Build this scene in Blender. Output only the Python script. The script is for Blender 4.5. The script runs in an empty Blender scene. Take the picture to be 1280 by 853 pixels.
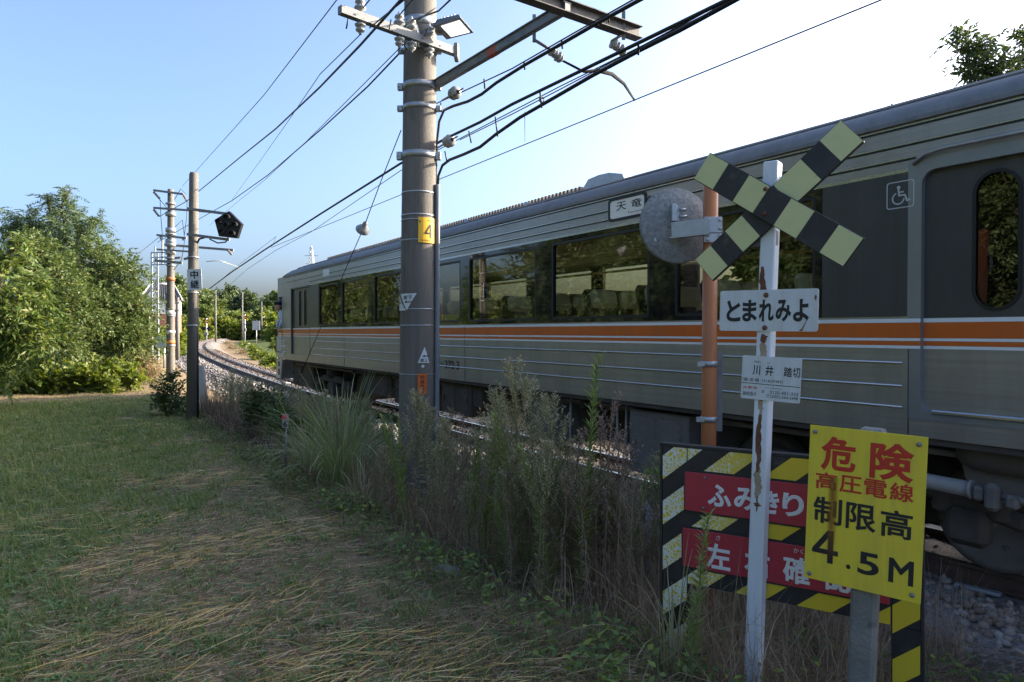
import bpy, bmesh, math, random
import numpy as np
from mathutils import Vector, Matrix, noise as mnoise

SC = bpy.context.scene
COL = SC.collection
R = math.radians
rng = np.random.default_rng(7)
rnd = random.Random(7)

# ------------------------------------------------------------------ camera
CAMZ = 1.93
PITCH = R(0.77)
cam = bpy.data.cameras.new('camera')
cam.lens = 24.0; cam.sensor_width = 36.0; cam.clip_start = 0.05; cam.clip_end = 6000
cam_o = bpy.data.objects.new('camera', cam)
cam_o.location = (0, 0, CAMZ); cam_o.rotation_euler = (R(90) - PITCH, 0, 0)
COL.objects.link(cam_o); SC.camera = cam_o

# ------------------------------------------------------------------ sky and sun
SUN_EL, SUN_AZ = 21.0, 71.0       # azimuth measured from +Y towards +X
world = bpy.data.worlds.new('World'); SC.world = world; world.use_nodes = True
nt = world.node_tree
bg = nt.nodes['Background']
sky = nt.nodes.new('ShaderNodeTexSky'); sky.sky_type = 'NISHITA'; sky.sun_disc = False
sky.sun_elevation = R(SUN_EL); sky.sun_rotation = R(SUN_AZ)
sky.air_density = 0.75; sky.dust_density = 5.6; sky.ozone_density = 3.6
nt.links.new(sky.outputs[0], bg.inputs[0]); bg.inputs[1].default_value = 0.15
sl = bpy.data.lights.new('sun', 'SUN'); sl.energy = 4.2; sl.angle = R(0.5); sl.color = (1.0, 0.86, 0.66)
so = bpy.data.objects.new('sun', sl); COL.objects.link(so)
sd = Vector((math.sin(R(SUN_AZ)) * math.cos(R(SUN_EL)), math.cos(R(SUN_AZ)) * math.cos(R(SUN_EL)), math.sin(R(SUN_EL))))
so.rotation_euler = sd.to_track_quat('Z', 'Y').to_euler(); so.location = (40, 30, 30)
SC.view_settings.view_transform = 'Standard'; SC.view_settings.look = 'None'
SC.view_settings.exposure = 1.82; SC.view_settings.gamma = 1.0
SC.cycles.max_bounces = 8; SC.cycles.transparent_max_bounces = 16
SC.cycles.use_denoising = True

# ------------------------------------------------------------------ coordinates
F = 853.333
DX, DY = -0.549, 0.8358           # along the track, away from the camera
NX, NY = 0.8358, 0.549            # across the track, away from the camera
THETA = math.atan2(-DY, -DX)      # local x of the train runs towards the camera's right


def ray(px, py):
    cx, cy = (px - 640) / F, -(py - 426.5) / F
    c, s = math.cos(PITCH), math.sin(PITCH)
    return Vector((cx, c + cy * s, -s + cy * c))


def U(px, py, depth):
    """the place seen at a photograph pixel, depth metres ahead"""
    d = ray(px, py)
    return Vector((0, 0, CAMZ)) + d * (depth / d.y)


def UP(px, py, p):
    d = ray(px, py)
    return Vector((0, 0, CAMZ)) + d * (p / (d.x * NX + d.y * NY))


def SPZ(s, p, z):
    return Vector((s * DX + p * NX, s * DY + p * NY, z))


# track centre line: straight past the camera, then a long right-hand curve
TC, S0, RC = 6.87, 4.0, 530.0


def track_pc(s):
    s = np.asarray(s, float)
    t = np.clip(s - S0, 0, 400)
    return TC + RC - np.sqrt(np.maximum(RC * RC - t * t, 1))


def track_z(s):
    s = np.asarray(s, float)
    return 0.0065 * np.clip(s - 26, 0, 160)


def ground_z(X, Y):
    X = np.asarray(X, float); Y = np.asarray(Y, float)
    s = X * DX + Y * DY; p = X * NX + Y * NY
    u = p - track_pc(s); zt = track_z(s)
    k = np.clip((s - 1.0) / 4.0, 0, 1)
    lawn = 0.27 - 0.0100 * np.clip(s - 2, 0, 24) + 0.02 * np.sin(X * 1.3 + 1) * np.sin(Y * 0.9) + 0.012 * np.sin(X * 3.1 + Y * 2.3)
    # shoulder and shallow ditch between the rail and the lawn
    us = np.array([-4.75, -4.3, -3.5, -2.7, -2.1, -1.35, 1.35, 2.2, 4.0, 9.0])
    near = np.array([0.27, 0.2, 0.06, -0.06, -0.12, -0.165, -0.165, -0.35, -0.4, -0.2])
    deep = np.array([0.18, 0.03, -0.22, -0.40, -0.40, -0.17, -0.17, -0.55, -0.6, -0.2])
    a = np.interp(u, us, near); b = np.interp(u, us, deep)
    prof = a * (1 - k) + b * k + zt
    prof = prof + 0.012 * np.sin(X * 5.1) * np.sin(Y * 4.3) * (np.abs(u) > 1.4)
    w = np.clip((-4.2 - u) / 0.6, 0, 1)
    z = np.where(u < -4.2, prof * (1 - w) + (lawn + zt) * w, prof)
    dist = np.hypot(X, Y)
    hill = 0.055 * np.clip(dist - 150, 0, 130) + 0.03 * np.clip(dist - 280, 0, 400)
    return z + hill * np.clip((np.abs(u) - 3) / 12, 0, 1)


def gz(x, y):
    return float(ground_z(x, y))


# ------------------------------------------------------------------ materials
MATS = {}


def nd(t, kind, **kw):
    n = t.nodes.new(kind)
    for k, v in kw.items():
        setattr(n, k, v)
    return n


def mat(name, col, col2=None, scale=6.0, rough=0.6, metal=0.0, bump=0.0, bscale=None, spec=0.4, stretch=None, lo=0.35, hi=0.65,
        col3=None, scale3=3.0, lo3=0.6, hi3=0.68, rvar=0.0):
    """procedural surface: two-tone noise, an optional third patchy tone (rust, stain, moss), fine bump"""
    if name in MATS:
        return MATS[name]
    m = bpy.data.materials.new(name); m.use_nodes = True; t = m.node_tree
    b = t.nodes['Principled BSDF']; L = t.links.new
    b.inputs['Roughness'].default_value = rough; b.inputs['Metallic'].default_value = metal
    b.inputs['Specular IOR Level'].default_value = spec
    tc = nd(t, 'ShaderNodeTexCoord'); mp = nd(t, 'ShaderNodeMapping'); L(tc.outputs['Object'], mp.inputs[0])
    if stretch:
        mp.inputs['Scale'].default_value = stretch
    c1 = (*col, 1)
    b.inputs['Base Color'].default_value = c1
    out = None
    if col2:
        n = nd(t, 'ShaderNodeTexNoise'); n.inputs['Scale'].default_value = scale; n.inputs['Detail'].default_value = 8; n.inputs['Roughness'].default_value = 0.65
        L(mp.outputs[0], n.inputs[0])
        r = nd(t, 'ShaderNodeValToRGB'); r.color_ramp.elements[0].color = c1; r.color_ramp.elements[1].color = (*col2, 1)
        r.color_ramp.elements[0].position = lo; r.color_ramp.elements[1].position = hi
        L(n.outputs[0], r.inputs[0]); out = r.outputs[0]
        if rvar:
            mr = nd(t, 'ShaderNodeMapRange'); mr.inputs[3].default_value = rough - rvar; mr.inputs[4].default_value = rough + rvar
            L(n.outputs[0], mr.inputs[0]); L(mr.outputs[0], b.inputs['Roughness'])
    if col3:
        n3 = nd(t, 'ShaderNodeTexNoise'); n3.inputs['Scale'].default_value = scale3; n3.inputs['Detail'].default_value = 9; n3.inputs['Roughness'].default_value = 0.7
        L(mp.outputs[0], n3.inputs[0])
        r3 = nd(t, 'ShaderNodeValToRGB'); r3.color_ramp.elements[0].position = lo3; r3.color_ramp.elements[1].position = hi3
        L(n3.outputs[0], r3.inputs[0])
        mx = nd(t, 'ShaderNodeMix', data_type='RGBA'); L(r3.outputs[0], mx.inputs[0])
        if out:
            L(out, mx.inputs[6])
        else:
            mx.inputs[6].default_value = c1
        mx.inputs[7].default_value = (*col3, 1); out = mx.outputs[2]
    if out:
        L(out, b.inputs['Base Color'])
    if bump:
        nb = nd(t, 'ShaderNodeTexNoise'); nb.inputs['Scale'].default_value = bscale or scale * 4; nb.inputs['Detail'].default_value = 6
        L(mp.outputs[0], nb.inputs[0])
        bp = nd(t, 'ShaderNodeBump'); bp.inputs['Strength'].default_value = bump; bp.inputs['Distance'].default_value = 0.02
        L(nb.outputs[0], bp.inputs['Height']); L(bp.outputs[0], b.inputs['Normal'])
    MATS[name] = m
    return m


def leaf_mat(name, cols, trans=0.35, rough=0.5, spec=0.3):
    """foliage: every leaf its own tone, light shining through"""
    if name in MATS:
        return MATS[name]
    m = bpy.data.materials.new(name); m.use_nodes = True; t = m.node_tree; L = t.links.new
    b = t.nodes['Principled BSDF']; o = t.nodes['Material Output']
    b.inputs['Roughness'].default_value = rough; b.inputs['Specular IOR Level'].default_value = spec
    g = nd(t, 'ShaderNodeNewGeometry')
    r = nd(t, 'ShaderNodeValToRGB'); cr = r.color_ramp
    while len(cr.elements) < len(cols):
        cr.elements.new(0.5)
    for i, c in enumerate(cols):
        cr.elements[i].position = i / max(1, len(cols) - 1); cr.elements[i].color = (*c, 1)
    L(g.outputs['Random Per Island'], r.inputs[0])
    L(r.outputs[0], b.inputs['Base Color'])
    if trans:
        tr = nd(t, 'ShaderNodeBsdfTranslucent'); mx = nd(t, 'ShaderNodeMixShader'); mx.inputs[0].default_value = trans
        hs = nd(t, 'ShaderNodeHueSaturation'); hs.inputs['Hue'].default_value = 0.485; hs.inputs['Saturation'].default_value = 1.15; hs.inputs['Value'].default_value = 1.5
        L(r.outputs[0], hs.inputs['Color']); L(hs.outputs[0], tr.inputs[0])
        L(b.outputs[0], mx.inputs[1]); L(tr.outputs[0], mx.inputs[2]); L(mx.outputs[0], o.inputs[0])
    MATS[name] = m
    return m


def glass_mat(name, tint=(0.35, 0.38, 0.36), refl=1.0, rough=0.0):
    if name in MATS:
        return MATS[name]
    m = bpy.data.materials.new(name); m.use_nodes = True; t = m.node_tree; L = t.links.new
    o = t.nodes['Material Output']; t.nodes.remove(t.nodes['Principled BSDF'])
    tr = nd(t, 'ShaderNodeBsdfTransparent'); tr.inputs[0].default_value = (*tint, 1)
    gl = nd(t, 'ShaderNodeBsdfGlossy'); gl.inputs['Roughness'].default_value = rough; gl.inputs[0].default_value = (refl, refl, refl, 1)
    tc = nd(t, 'ShaderNodeTexCoord'); n = nd(t, 'ShaderNodeTexNoise'); n.inputs['Scale'].default_value = 1.1; n.inputs['Detail'].default_value = 1
    L(tc.outputs['Object'], n.inputs[0])
    bp = nd(t, 'ShaderNodeBump'); bp.inputs['Strength'].default_value = 0.03; bp.inputs['Distance'].default_value = 0.1; L(n.outputs[0], bp.inputs['Height']); L(bp.outputs[0], gl.inputs['Normal'])
    lwt = nd(t, 'ShaderNodeLayerWeight'); lwt.inputs[0].default_value = 0.5; pw = nd(t, 'ShaderNodeMath', operation='POWER'); pw.inputs[1].default_value = 3.0; L(lwt.outputs['Facing'], pw.inputs[0])
    fr = nd(t, 'ShaderNodeMath', operation='MULTIPLY_ADD'); fr.inputs[1].default_value = 0.42; fr.inputs[2].default_value = 0.045; L(pw.outputs[0], fr.inputs[0])
    mx = nd(t, 'ShaderNodeMixShader'); L(fr.outputs[0], mx.inputs[0]); L(tr.outputs[0], mx.inputs[1]); L(gl.outputs[0], mx.inputs[2]); L(mx.outputs[0], o.inputs[0])
    MATS[name] = m
    return m


# ------------------------------------------------------------------ object helpers
def link(name, data, parent=None):
    o = bpy.data.objects.new(name, data); COL.objects.link(o)
    if parent:
        o.parent = parent
    return o


def tag(o, label=None, cat=None, group=None, kind=None):
    if label: o['label'] = label
    if cat: o['category'] = cat
    if group: o['group'] = group
    if kind: o['kind'] = kind
    return o


def thing(name, label, cat, loc=(0, 0, 0), rotz=0.0, group=None):
    o = link(name, None); o.location = loc; o.rotation_euler = (0, 0, rotz)
    return tag(o, label, cat, group)


def copy_tree(o, parent=None):
    c = o.copy(); COL.objects.link(c)
    if parent:
        c.parent = parent
    for ch in list(o.children):
        copy_tree(ch, c)
    return c


class MB:
    """collects simple shapes, then links them as one mesh object"""

    def __init__(self, M=None):
        self.v = []; self.f = []; self.m = []; self.sm = []; self.M = M

    def add(self, vs, fs, mi=0, smooth=False):
        o = len(self.v)
        for v in vs:
            v = Vector(v)
            self.v.append(self.M @ v if self.M else v)
        for f in fs:
            self.f.append([i + o for i in f]); self.m.append(mi); self.sm.append(smooth)
        return self

    def box(self, c, sz, rot=None, mi=0, bev=0.0):
        x, y, z = sz[0] / 2, sz[1] / 2, sz[2] / 2
        if bev > 0:
            b = min(bev, x * .9, y * .9, z * .9)
            vs = []
            for i in (-1, 1):
                for j in (-1, 1):
                    for k in (-1, 1):
                        vs += [(i * x, j * (y - b), k * (z - b)), (i * (x - b), j * y, k * (z - b)), (i * (x - b), j * (y - b), k * z)]
            vs = [Vector(v) for v in vs]
            bm = bmesh.new()
            for v in vs: bm.verts.new(v)
            bmesh.ops.convex_hull(bm, input=bm.verts)
            bm.verts.index_update()
            vv = [v.co.copy() for v in bm.verts]; ff = [[v.index for v in f.verts] for f in bm.faces]; bm.free()
        else:
            vv = [Vector((i * x, j * y, k * z)) for i in (-1, 1) for j in (-1, 1) for k in (-1, 1)]
            ff = [(0, 1, 3, 2), (4, 6, 7, 5), (0, 4, 5, 1), (2, 3, 7, 6), (0, 2, 6, 4), (1, 5, 7, 3)]
        if rot is not None:
            vv = [rot @ v for v in vv]
        c = Vector(c)
        return self.add([v + c for v in vv], ff, mi)

    def box2(self, a, b, mi=0, bev=0.0):
        return self.box([(a[i] + b[i]) / 2 for i in range(3)], [abs(b[i] - a[i]) for i in range(3)], None, mi, bev)

    def bar(self, a, b, w, h, mi=0, up=(0, 0, 1)):
        a = Vector(a); b = Vector(b); d = (b - a); L = d.length; d.normalize(); u = Vector(up)
        s = d.cross(u)
        if s.length < 1e-4: s = d.cross(Vector((1, 0, 0)))
        s.normalize(); u = s.cross(d)
        vs = []
        for q in (a, b):
            for i, j in ((-1, -1), (1, -1), (1, 1), (-1, 1)):
                vs.append(q + s * (i * w / 2) + u * (j * h / 2))
        return self.add(vs, [(3, 2, 1, 0), (4, 5, 6, 7), (0, 1, 5, 4), (1, 2, 6, 5), (2, 3, 7, 6), (3, 0, 4, 7)], mi)

    def tube(self, pts, r, n=8, mi=0, caps=True, smooth=True):
        pts = [Vector(p) for p in pts]
        k = len(pts)
        rs = r if hasattr(r, '__len__') else [r] * k
        vs = []; prev = None
        for i, p in enumerate(pts):
            t = (pts[min(i + 1, k - 1)] - pts[max(i - 1, 0)])
            if t.length < 1e-9: t = Vector((0, 0, 1))
            t.normalize()
            if prev is None:
                a = Vector((0, 0, 1)) if abs(t.z) < .9 else Vector((1, 0, 0))
                s = t.cross(a).normalized()
            else:
                s = (prev - t * prev.dot(t))
                s = s.normalized() if s.length > 1e-6 else t.orthogonal().normalized()
            prev = s; w = t.cross(s)
            for j in range(n):
                an = 2 * math.pi * j / n
                vs.append(p + (s * math.cos(an) + w * math.sin(an)) * rs[i])
        fs = [(i * n + j, i * n + (j + 1) % n, (i + 1) * n + (j + 1) % n, (i + 1) * n + j) for i in range(k - 1) for j in range(n)]
        self.add(vs, fs, mi, smooth)
        if caps:
            o = len(self.v) - k * n
            self.f.append([o + j for j in range(n)][::-1]); self.m.append(mi); self.sm.append(False)
            self.f.append([o + (k - 1) * n + j for j in range(n)]); self.m.append(mi); self.sm.append(False)
        return self

    def lathe(self, prof, c=(0, 0, 0), axis=(0, 0, 1), n=12, mi=0, smooth=True):
        """profile (r, h) turned about an axis"""
        a = Vector(axis).normalized(); s = a.orthogonal().normalized(); w = a.cross(s); c = Vector(c)
        vs = [c + a * h + (s * math.cos(2 * math.pi * j / n) + w * math.sin(2 * math.pi * j / n)) * max(r, 1e-4) for r, h in prof for j in range(n)]
        k = len(prof)
        fs = [(i * n + j, i * n + (j + 1) % n, (i + 1) * n + (j + 1) % n, (i + 1) * n + j) for i in range(k - 1) for j in range(n)]
        return self.add(vs, fs, mi, smooth)

    def prism(self, poly, a, b, mi=0):
        """poly: (x, z) outline pushed from y=a to y=b"""
        n = len(poly)
        vs = [(x, a, z) for x, z in poly] + [(x, b, z) for x, z in poly]
        fs = [list(range(n)), list(range(2 * n - 1, n - 1, -1))] + [(i, n + i, n + (i + 1) % n, (i + 1) % n) for i in range(n)]
        return self.add(vs, fs, mi)

    def build(self, name, m, parent=None, fix=True):
        me = bpy.data.meshes.new(name)
        me.from_pydata([tuple(v) for v in self.v], [], self.f)
        for q in (m if isinstance(m, (list, tuple)) else [m]):
            me.materials.append(q)
        me.polygons.foreach_set('material_index', self.m); me.polygons.foreach_set('use_smooth', self.sm)
        if fix:
            bm = bmesh.new(); bm.from_mesh(me); bmesh.ops.recalc_face_normals(bm, faces=bm.faces); bm.to_mesh(me); bm.free()
        me.update()
        return link(name, me, parent)


def tri_mesh(name, V, Fc, m, parent=None, smooth=False):
    """V (n,3), Fc (k,3|4) numpy arrays"""
    me = bpy.data.meshes.new(name)
    V = np.ascontiguousarray(V, np.float32); Fc = np.ascontiguousarray(Fc, np.int32)
    n, k = Fc.shape
    me.vertices.add(len(V)); me.vertices.foreach_set('co', V.ravel())
    me.loops.add(n * k); me.loops.foreach_set('vertex_index', Fc.ravel())
    me.polygons.add(n); me.polygons.foreach_set('loop_start', np.arange(0, n * k, k, dtype=np.int32))
    if smooth:
        me.polygons.foreach_set('use_smooth', np.ones(n, bool))
    for q in (m if isinstance(m, (list, tuple)) else [m]):
        me.materials.append(q)
    me.update(calc_edges=True)
    return link(name, me, parent) if name else me


def norm(a):
    return a / np.maximum(np.linalg.norm(a, axis=-1, keepdims=True), 1e-9)


def leaf_arrays(B, D, N, L, W, curl=0.12):
    D = norm(D); S = norm(np.cross(D, N)); N = np.cross(S, D)
    L = L[:, None]; W = W[:, None]
    mid = B + D * L * .42 - N * W * .12
    V = np.stack([B, mid + S * W * .5 + N * W * .15, B + D * L - N * L * curl, mid - S * W * .5 + N * W * .15], 1).reshape(-1, 3)
    i = np.arange(len(B))[:, None] * 4
    Fc = np.concatenate([i + np.array([[0, 1, 2]]), i + np.array([[0, 2, 3]])], 0)
    return V, Fc


def ribbon_arrays(P, A, L, W, bend, nseg=2, up0=None, face=None):
    """blades: start P, lean direction A (horizontal unit), length L, width W, bend 0..1 (0 upright, 1 lying along A)"""
    n = len(P)
    Z = np.array([0, 0, 1.0])
    side = np.stack([-A[:, 1], A[:, 0], np.zeros(n)], 1)
    if face is not None:
        side = face
    pts = [P]; cur = P.copy()
    for k in range(nseg):
        an = (np.pi / 2) * np.clip(bend * (k + .6) / nseg * 1.6, 0, 1.35)
        d = A * np.sin(an)[:, None] + Z * np.cos(an)[:, None]
        cur = cur + d * (L / nseg)[:, None]; pts.append(cur)
    V = []
    for k in range(nseg):
        w = (W * (1 - .45 * k / nseg))[:, None] * .5
        V += [pts[k] - side * w, pts[k] + side * w]
    V.append(pts[nseg])
    m = 2 * nseg + 1
    V = np.stack(V, 1).reshape(-1, 3)
    base = np.arange(n)[:, None] * m
    fs = []
    for k in range(nseg - 1):
        a = 2 * k
        fs += [base + np.array([[a, a + 1, a + 3]]), base + np.array([[a, a + 3, a + 2]])]
    a = 2 * (nseg - 1)
    fs.append(base + np.array([[a, a + 1, a + 2]]))
    return V, np.concatenate(fs, 0)


def cat_arrays(lst):
    Vs, Fs, o = [], [], 0
    for V, Fc in lst:
        Vs.append(V); Fs.append(Fc + o); o += len(V)
    return np.concatenate(Vs), np.concatenate(Fs)


TEXTS = {}


def text_obj(s, x0, x1, z0, z1, y, m, parent, bold=0.0, name='lettering', rot=0.0):
    """raised print fitted into a box on a sign's face (sign local x right, z up, reader on the -y side)"""
    key = (s, bold)
    if key not in TEXTS:
        c = bpy.data.curves.new('t', 'FONT'); c.body = s; c.size = 1; c.resolution_u = 4
        c.bevel_depth = bold; c.bevel_resolution = 1 if bold else 0
        o = bpy.data.objects.new('t', c); COL.objects.link(o)
        me = bpy.data.meshes.new_from_object(o.evaluated_get(bpy.context.evaluated_depsgraph_get()))
        bpy.data.objects.remove(o)
        co = np.empty(len(me.vertices) * 3); me.vertices.foreach_get('co', co); co = co.reshape(-1, 3)
        lo, hi = co.min(0), co.max(0)
        co[:, :2] = (co[:, :2] - lo[:2]) / (hi[:2] - lo[:2])
        TEXTS[key] = (me, co)
    me, co = TEXTS[key]
    me = me.copy()
    c2 = co.copy(); c2[:, 0] *= (x1 - x0); c2[:, 1] *= (z1 - z0); c2[:, 2] = np.clip(c2[:, 2] * 20, -1, 1) * 0.0009
    me.vertices.foreach_set('co', c2.astype(np.float32).ravel())
    me.materials.clear(); me.materials.append(m); me.update()
    o = link(name, me, parent); o.location = (x0, y, z0); o.rotation_euler = (R(90), rot, 0)
    return o


def frame(TL, TR, BL):
    """matrix of a sign: origin at its top left corner, x along the top edge, z up the left edge"""
    x = (TR - TL).normalized(); z = (TL - BL); z = (z - x * z.dot(x)).normalized(); y = z.cross(x)
    M = Matrix((x, y, z)).transposed().to_4x4(); M.translation = TL
    return M, (TR - TL).length, (TL - BL).length


def set_matrix(o, M):
    o.matrix_world = M
    return o


def clip_poly(poly, x0, x1, z0, z1):
    def cl(ps, ax, v, keep):
        out = []
        for i in range(len(ps)):
            a, b = ps[i - 1], ps[i]
            ia, ib = keep(a[ax], v), keep(b[ax], v)
            if ia != ib:
                t = (v - a[ax]) / (b[ax] - a[ax]); out.append((a[0] + (b[0] - a[0]) * t, a[1] + (b[1] - a[1]) * t))
            if ib: out.append(b)
        return out
    ge = lambda q, v: q >= v - 1e-9
    le = lambda q, v: q <= v + 1e-9
    for ax, v, kp in ((0, x0, ge), (0, x1, le), (1, z0, ge), (1, z1, le)):
        if not poly: return []
        poly = cl(poly, ax, v, kp)
    return poly

# ------------------------------------------------------------------ shared materials
M_STEEL = mat('stainless', (0.315, 0.306, 0.295), (0.38, 0.366, 0.35), 3.0, 0.38, 0.62, 0.02, 60, 0.5, (0.15, 1, 9), col3=(0.30, 0.29, 0.26), scale3=1.2, lo3=0.58, hi3=0.75)
M_STEEL2 = mat('brushed_rib', (0.46, 0.47, 0.48), None, rough=0.25, metal=0.9)
M_ROOF = mat('roof_grey', (0.165, 0.168, 0.175), (0.215, 0.215, 0.22), 2.0, 0.62, 0.0, 0.02, 40, stretch=(0.2, 1, 1))
M_BAND = mat('charcoal_paint', (0.040, 0.042, 0.047), (0.050, 0.052, 0.056), 1.5, 0.32, 0.0, 0.0, spec=0.5)
M_BLACK = mat('black_rubber', (0.012, 0.012, 0.013), None, rough=0.45)
M_ORANGE = mat('orange_stripe', (0.62, 0.13, 0.02), (0.56, 0.115, 0.018), 2.0, 0.35)
M_WHITE = mat('white_stripe', (0.74, 0.75, 0.74), None, rough=0.4)
M_UNDER = mat('underframe_grime', (0.045, 0.037, 0.031), (0.085, 0.068, 0.055), 3.0, 0.8, 0.0, 0.2, 20)
M_UNDER2 = mat('underframe_grey', (0.12, 0.108, 0.096), (0.18, 0.16, 0.14), 2.5, 0.7, 0.0, 0.1, 20, col3=(0.05, 0.04, 0.035), scale3=5)
M_PIPE = mat('pipe_grey', (0.22, 0.22, 0.21), (0.30, 0.29, 0.27), 4, 0.5)
M_GLASS = glass_mat('tinted_glass', (0.68, 0.68, 0.59))
M_BGLASS = mat('black_glass', (0.010, 0.010, 0.011), None, rough=.04, spec=.5)
M_INT = mat('interior_cream', (0.40, 0.38, 0.33), None, rough=0.6)
M_SEAT = mat('seat_cloth', (0.035, 0.035, 0.042), (0.055, 0.05, 0.055), 20, 0.9)
M_COVER = mat('headrest_cloth', (0.80, 0.79, 0.74), None, rough=0.8)
M_PALE = mat('cab_pale_grey', (0.42, 0.44, 0.42), (0.36, 0.38, 0.36), 3, 0.4)
M_CONC = mat('pole_concrete', (0.140, 0.128, 0.113), (0.19, 0.174, 0.155), 1.6, 0.85, 0.0, 0.15, 50, stretch=(1, 1, 0.35), col3=(0.098, 0.088, 0.076), scale3=2.0, lo3=0.52, hi3=0.72)
M_CONC2 = mat('old_concrete', (0.15, 0.145, 0.13), (0.23, 0.225, 0.205), 7, 0.9, 0.0, 0.4, 60, col3=(0.12, 0.115, 0.10), scale3=9)
M_GALV = mat('galvanised', (0.34, 0.36, 0.38), (0.44, 0.46, 0.47), 12, 0.45, 0.6, 0.03, 60)
M_GALVD = mat('galvanised_dull', (0.16, 0.165, 0.17), (0.23, 0.235, 0.24), 9, 0.6, 0.3, 0.03, 60)
M_WIRE = mat('wire_black', (0.016, 0.016, 0.018), None, rough=0.55)
M_COPPER = mat('wire_dark', (0.05, 0.045, 0.042), None, rough=0.5, metal=0.5)
M_PORC = mat('porcelain_grey', (0.27, 0.28, 0.29), (0.33, 0.33, 0.33), 5, 0.25)
M_SIGNW = mat('sign_white', (0.62, 0.66, 0.68), (0.55, 0.585, 0.60), 4, 0.45, col3=(0.36, 0.30, 0.23), scale3=7, lo3=0.66, hi3=0.78)
M_POSTW = mat('post_white_rusted', (0.68, 0.73, 0.78), (0.60, 0.64, 0.68), 4, 0.5, 0.0, 0.05, 40, stretch=(1, 1, 0.28), col3=(0.13, 0.055, 0.03), scale3=5.0, lo3=0.60, hi3=0.66)
M_RUST = mat('rust', (0.10, 0.035, 0.02), (0.20, 0.09, 0.05), 14, 0.85, 0.0, 0.2, 60)
M_RUSTL = mat('rust_run', (0.30, 0.20, 0.13), (0.42, 0.34, 0.25), 9, 0.7)
M_SYEL = mat('reflective_yellow', (0.60, 0.60, 0.30), (0.54, 0.55, 0.28), 5, 0.35, col3=(0.36, 0.37, 0.17), scale3=8, lo3=0.64, hi3=0.75)
M_SBLK = mat('board_black', (0.022, 0.021, 0.023), (0.035, 0.034, 0.036), 7, 0.5, 0.0, 0.05, 60, col3=(0.085, 0.075, 0.06), scale3=9, lo3=0.58, hi3=0.75)
M_TEXTK = mat('print_black', (0.018, 0.019, 0.022), None, rough=0.5)
M_TEXTR = mat('print_red', (0.48, 0.035, 0.02), None, rough=0.5)
M_TEXTW = mat('print_white', (0.70, 0.70, 0.70), None, rough=0.5)
M_RED = mat('plate_red', (0.43, 0.035, 0.060), (0.38, 0.035, 0.055), 5, 0.4, col3=(0.30, 0.05, 0.05), scale3=12, lo3=0.6, hi3=0.8)
M_YSIGN = mat('plate_yellow', (0.74, 0.60, 0.045), (0.68, 0.54, 0.045), 4, 0.45, col3=(0.5, 0.37, 0.06), scale3=8, lo3=0.64, hi3=0.82)
M_YPLATE = mat('number_yellow', (0.80, 0.47, 0.03), None, rough=0.4)
M_OPOST = mat('orange_post', (0.44, 0.155, 0.050), (0.38, 0.135, 0.048), 3, 0.5, col3=(0.42, 0.13, 0.05), scale3=6)
M_MIRB = mat('mirror_back', (0.20, 0.21, 0.21), (0.27, 0.28, 0.275), 26, 0.75, 0.1, 0.1, 80, lo=0.42, hi=0.6, col3=(0.12, 0.125, 0.12), scale3=45, lo3=0.50, hi3=0.66)
M_ROCK = mat('ballast_stone', (0.30, 0.29, 0.28), (0.44, 0.43, 0.42), 2.5, 0.9, 0.0, 0.3, 40, col3=(0.20, 0.155, 0.125), scale3=1.3, lo3=0.5, hi3=0.62)
M_ROCKB = mat('ballast_rusty', (0.21, 0.155, 0.12), (0.30, 0.235, 0.19), 3, 0.95, 0.0, 0.3, 40)
M_RAIL = mat('rail_side', (0.060, 0.036, 0.026), (0.10, 0.058, 0.04), 6, 0.8)
M_RAILT = mat('rail_top', (0.55, 0.53, 0.50), None, rough=0.22, metal=0.95)
M_SLEEP = mat('sleeper_concrete', (0.24, 0.21, 0.18), (0.34, 0.30, 0.26), 6, 0.9, 0.0, 0.2, 50)

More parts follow.
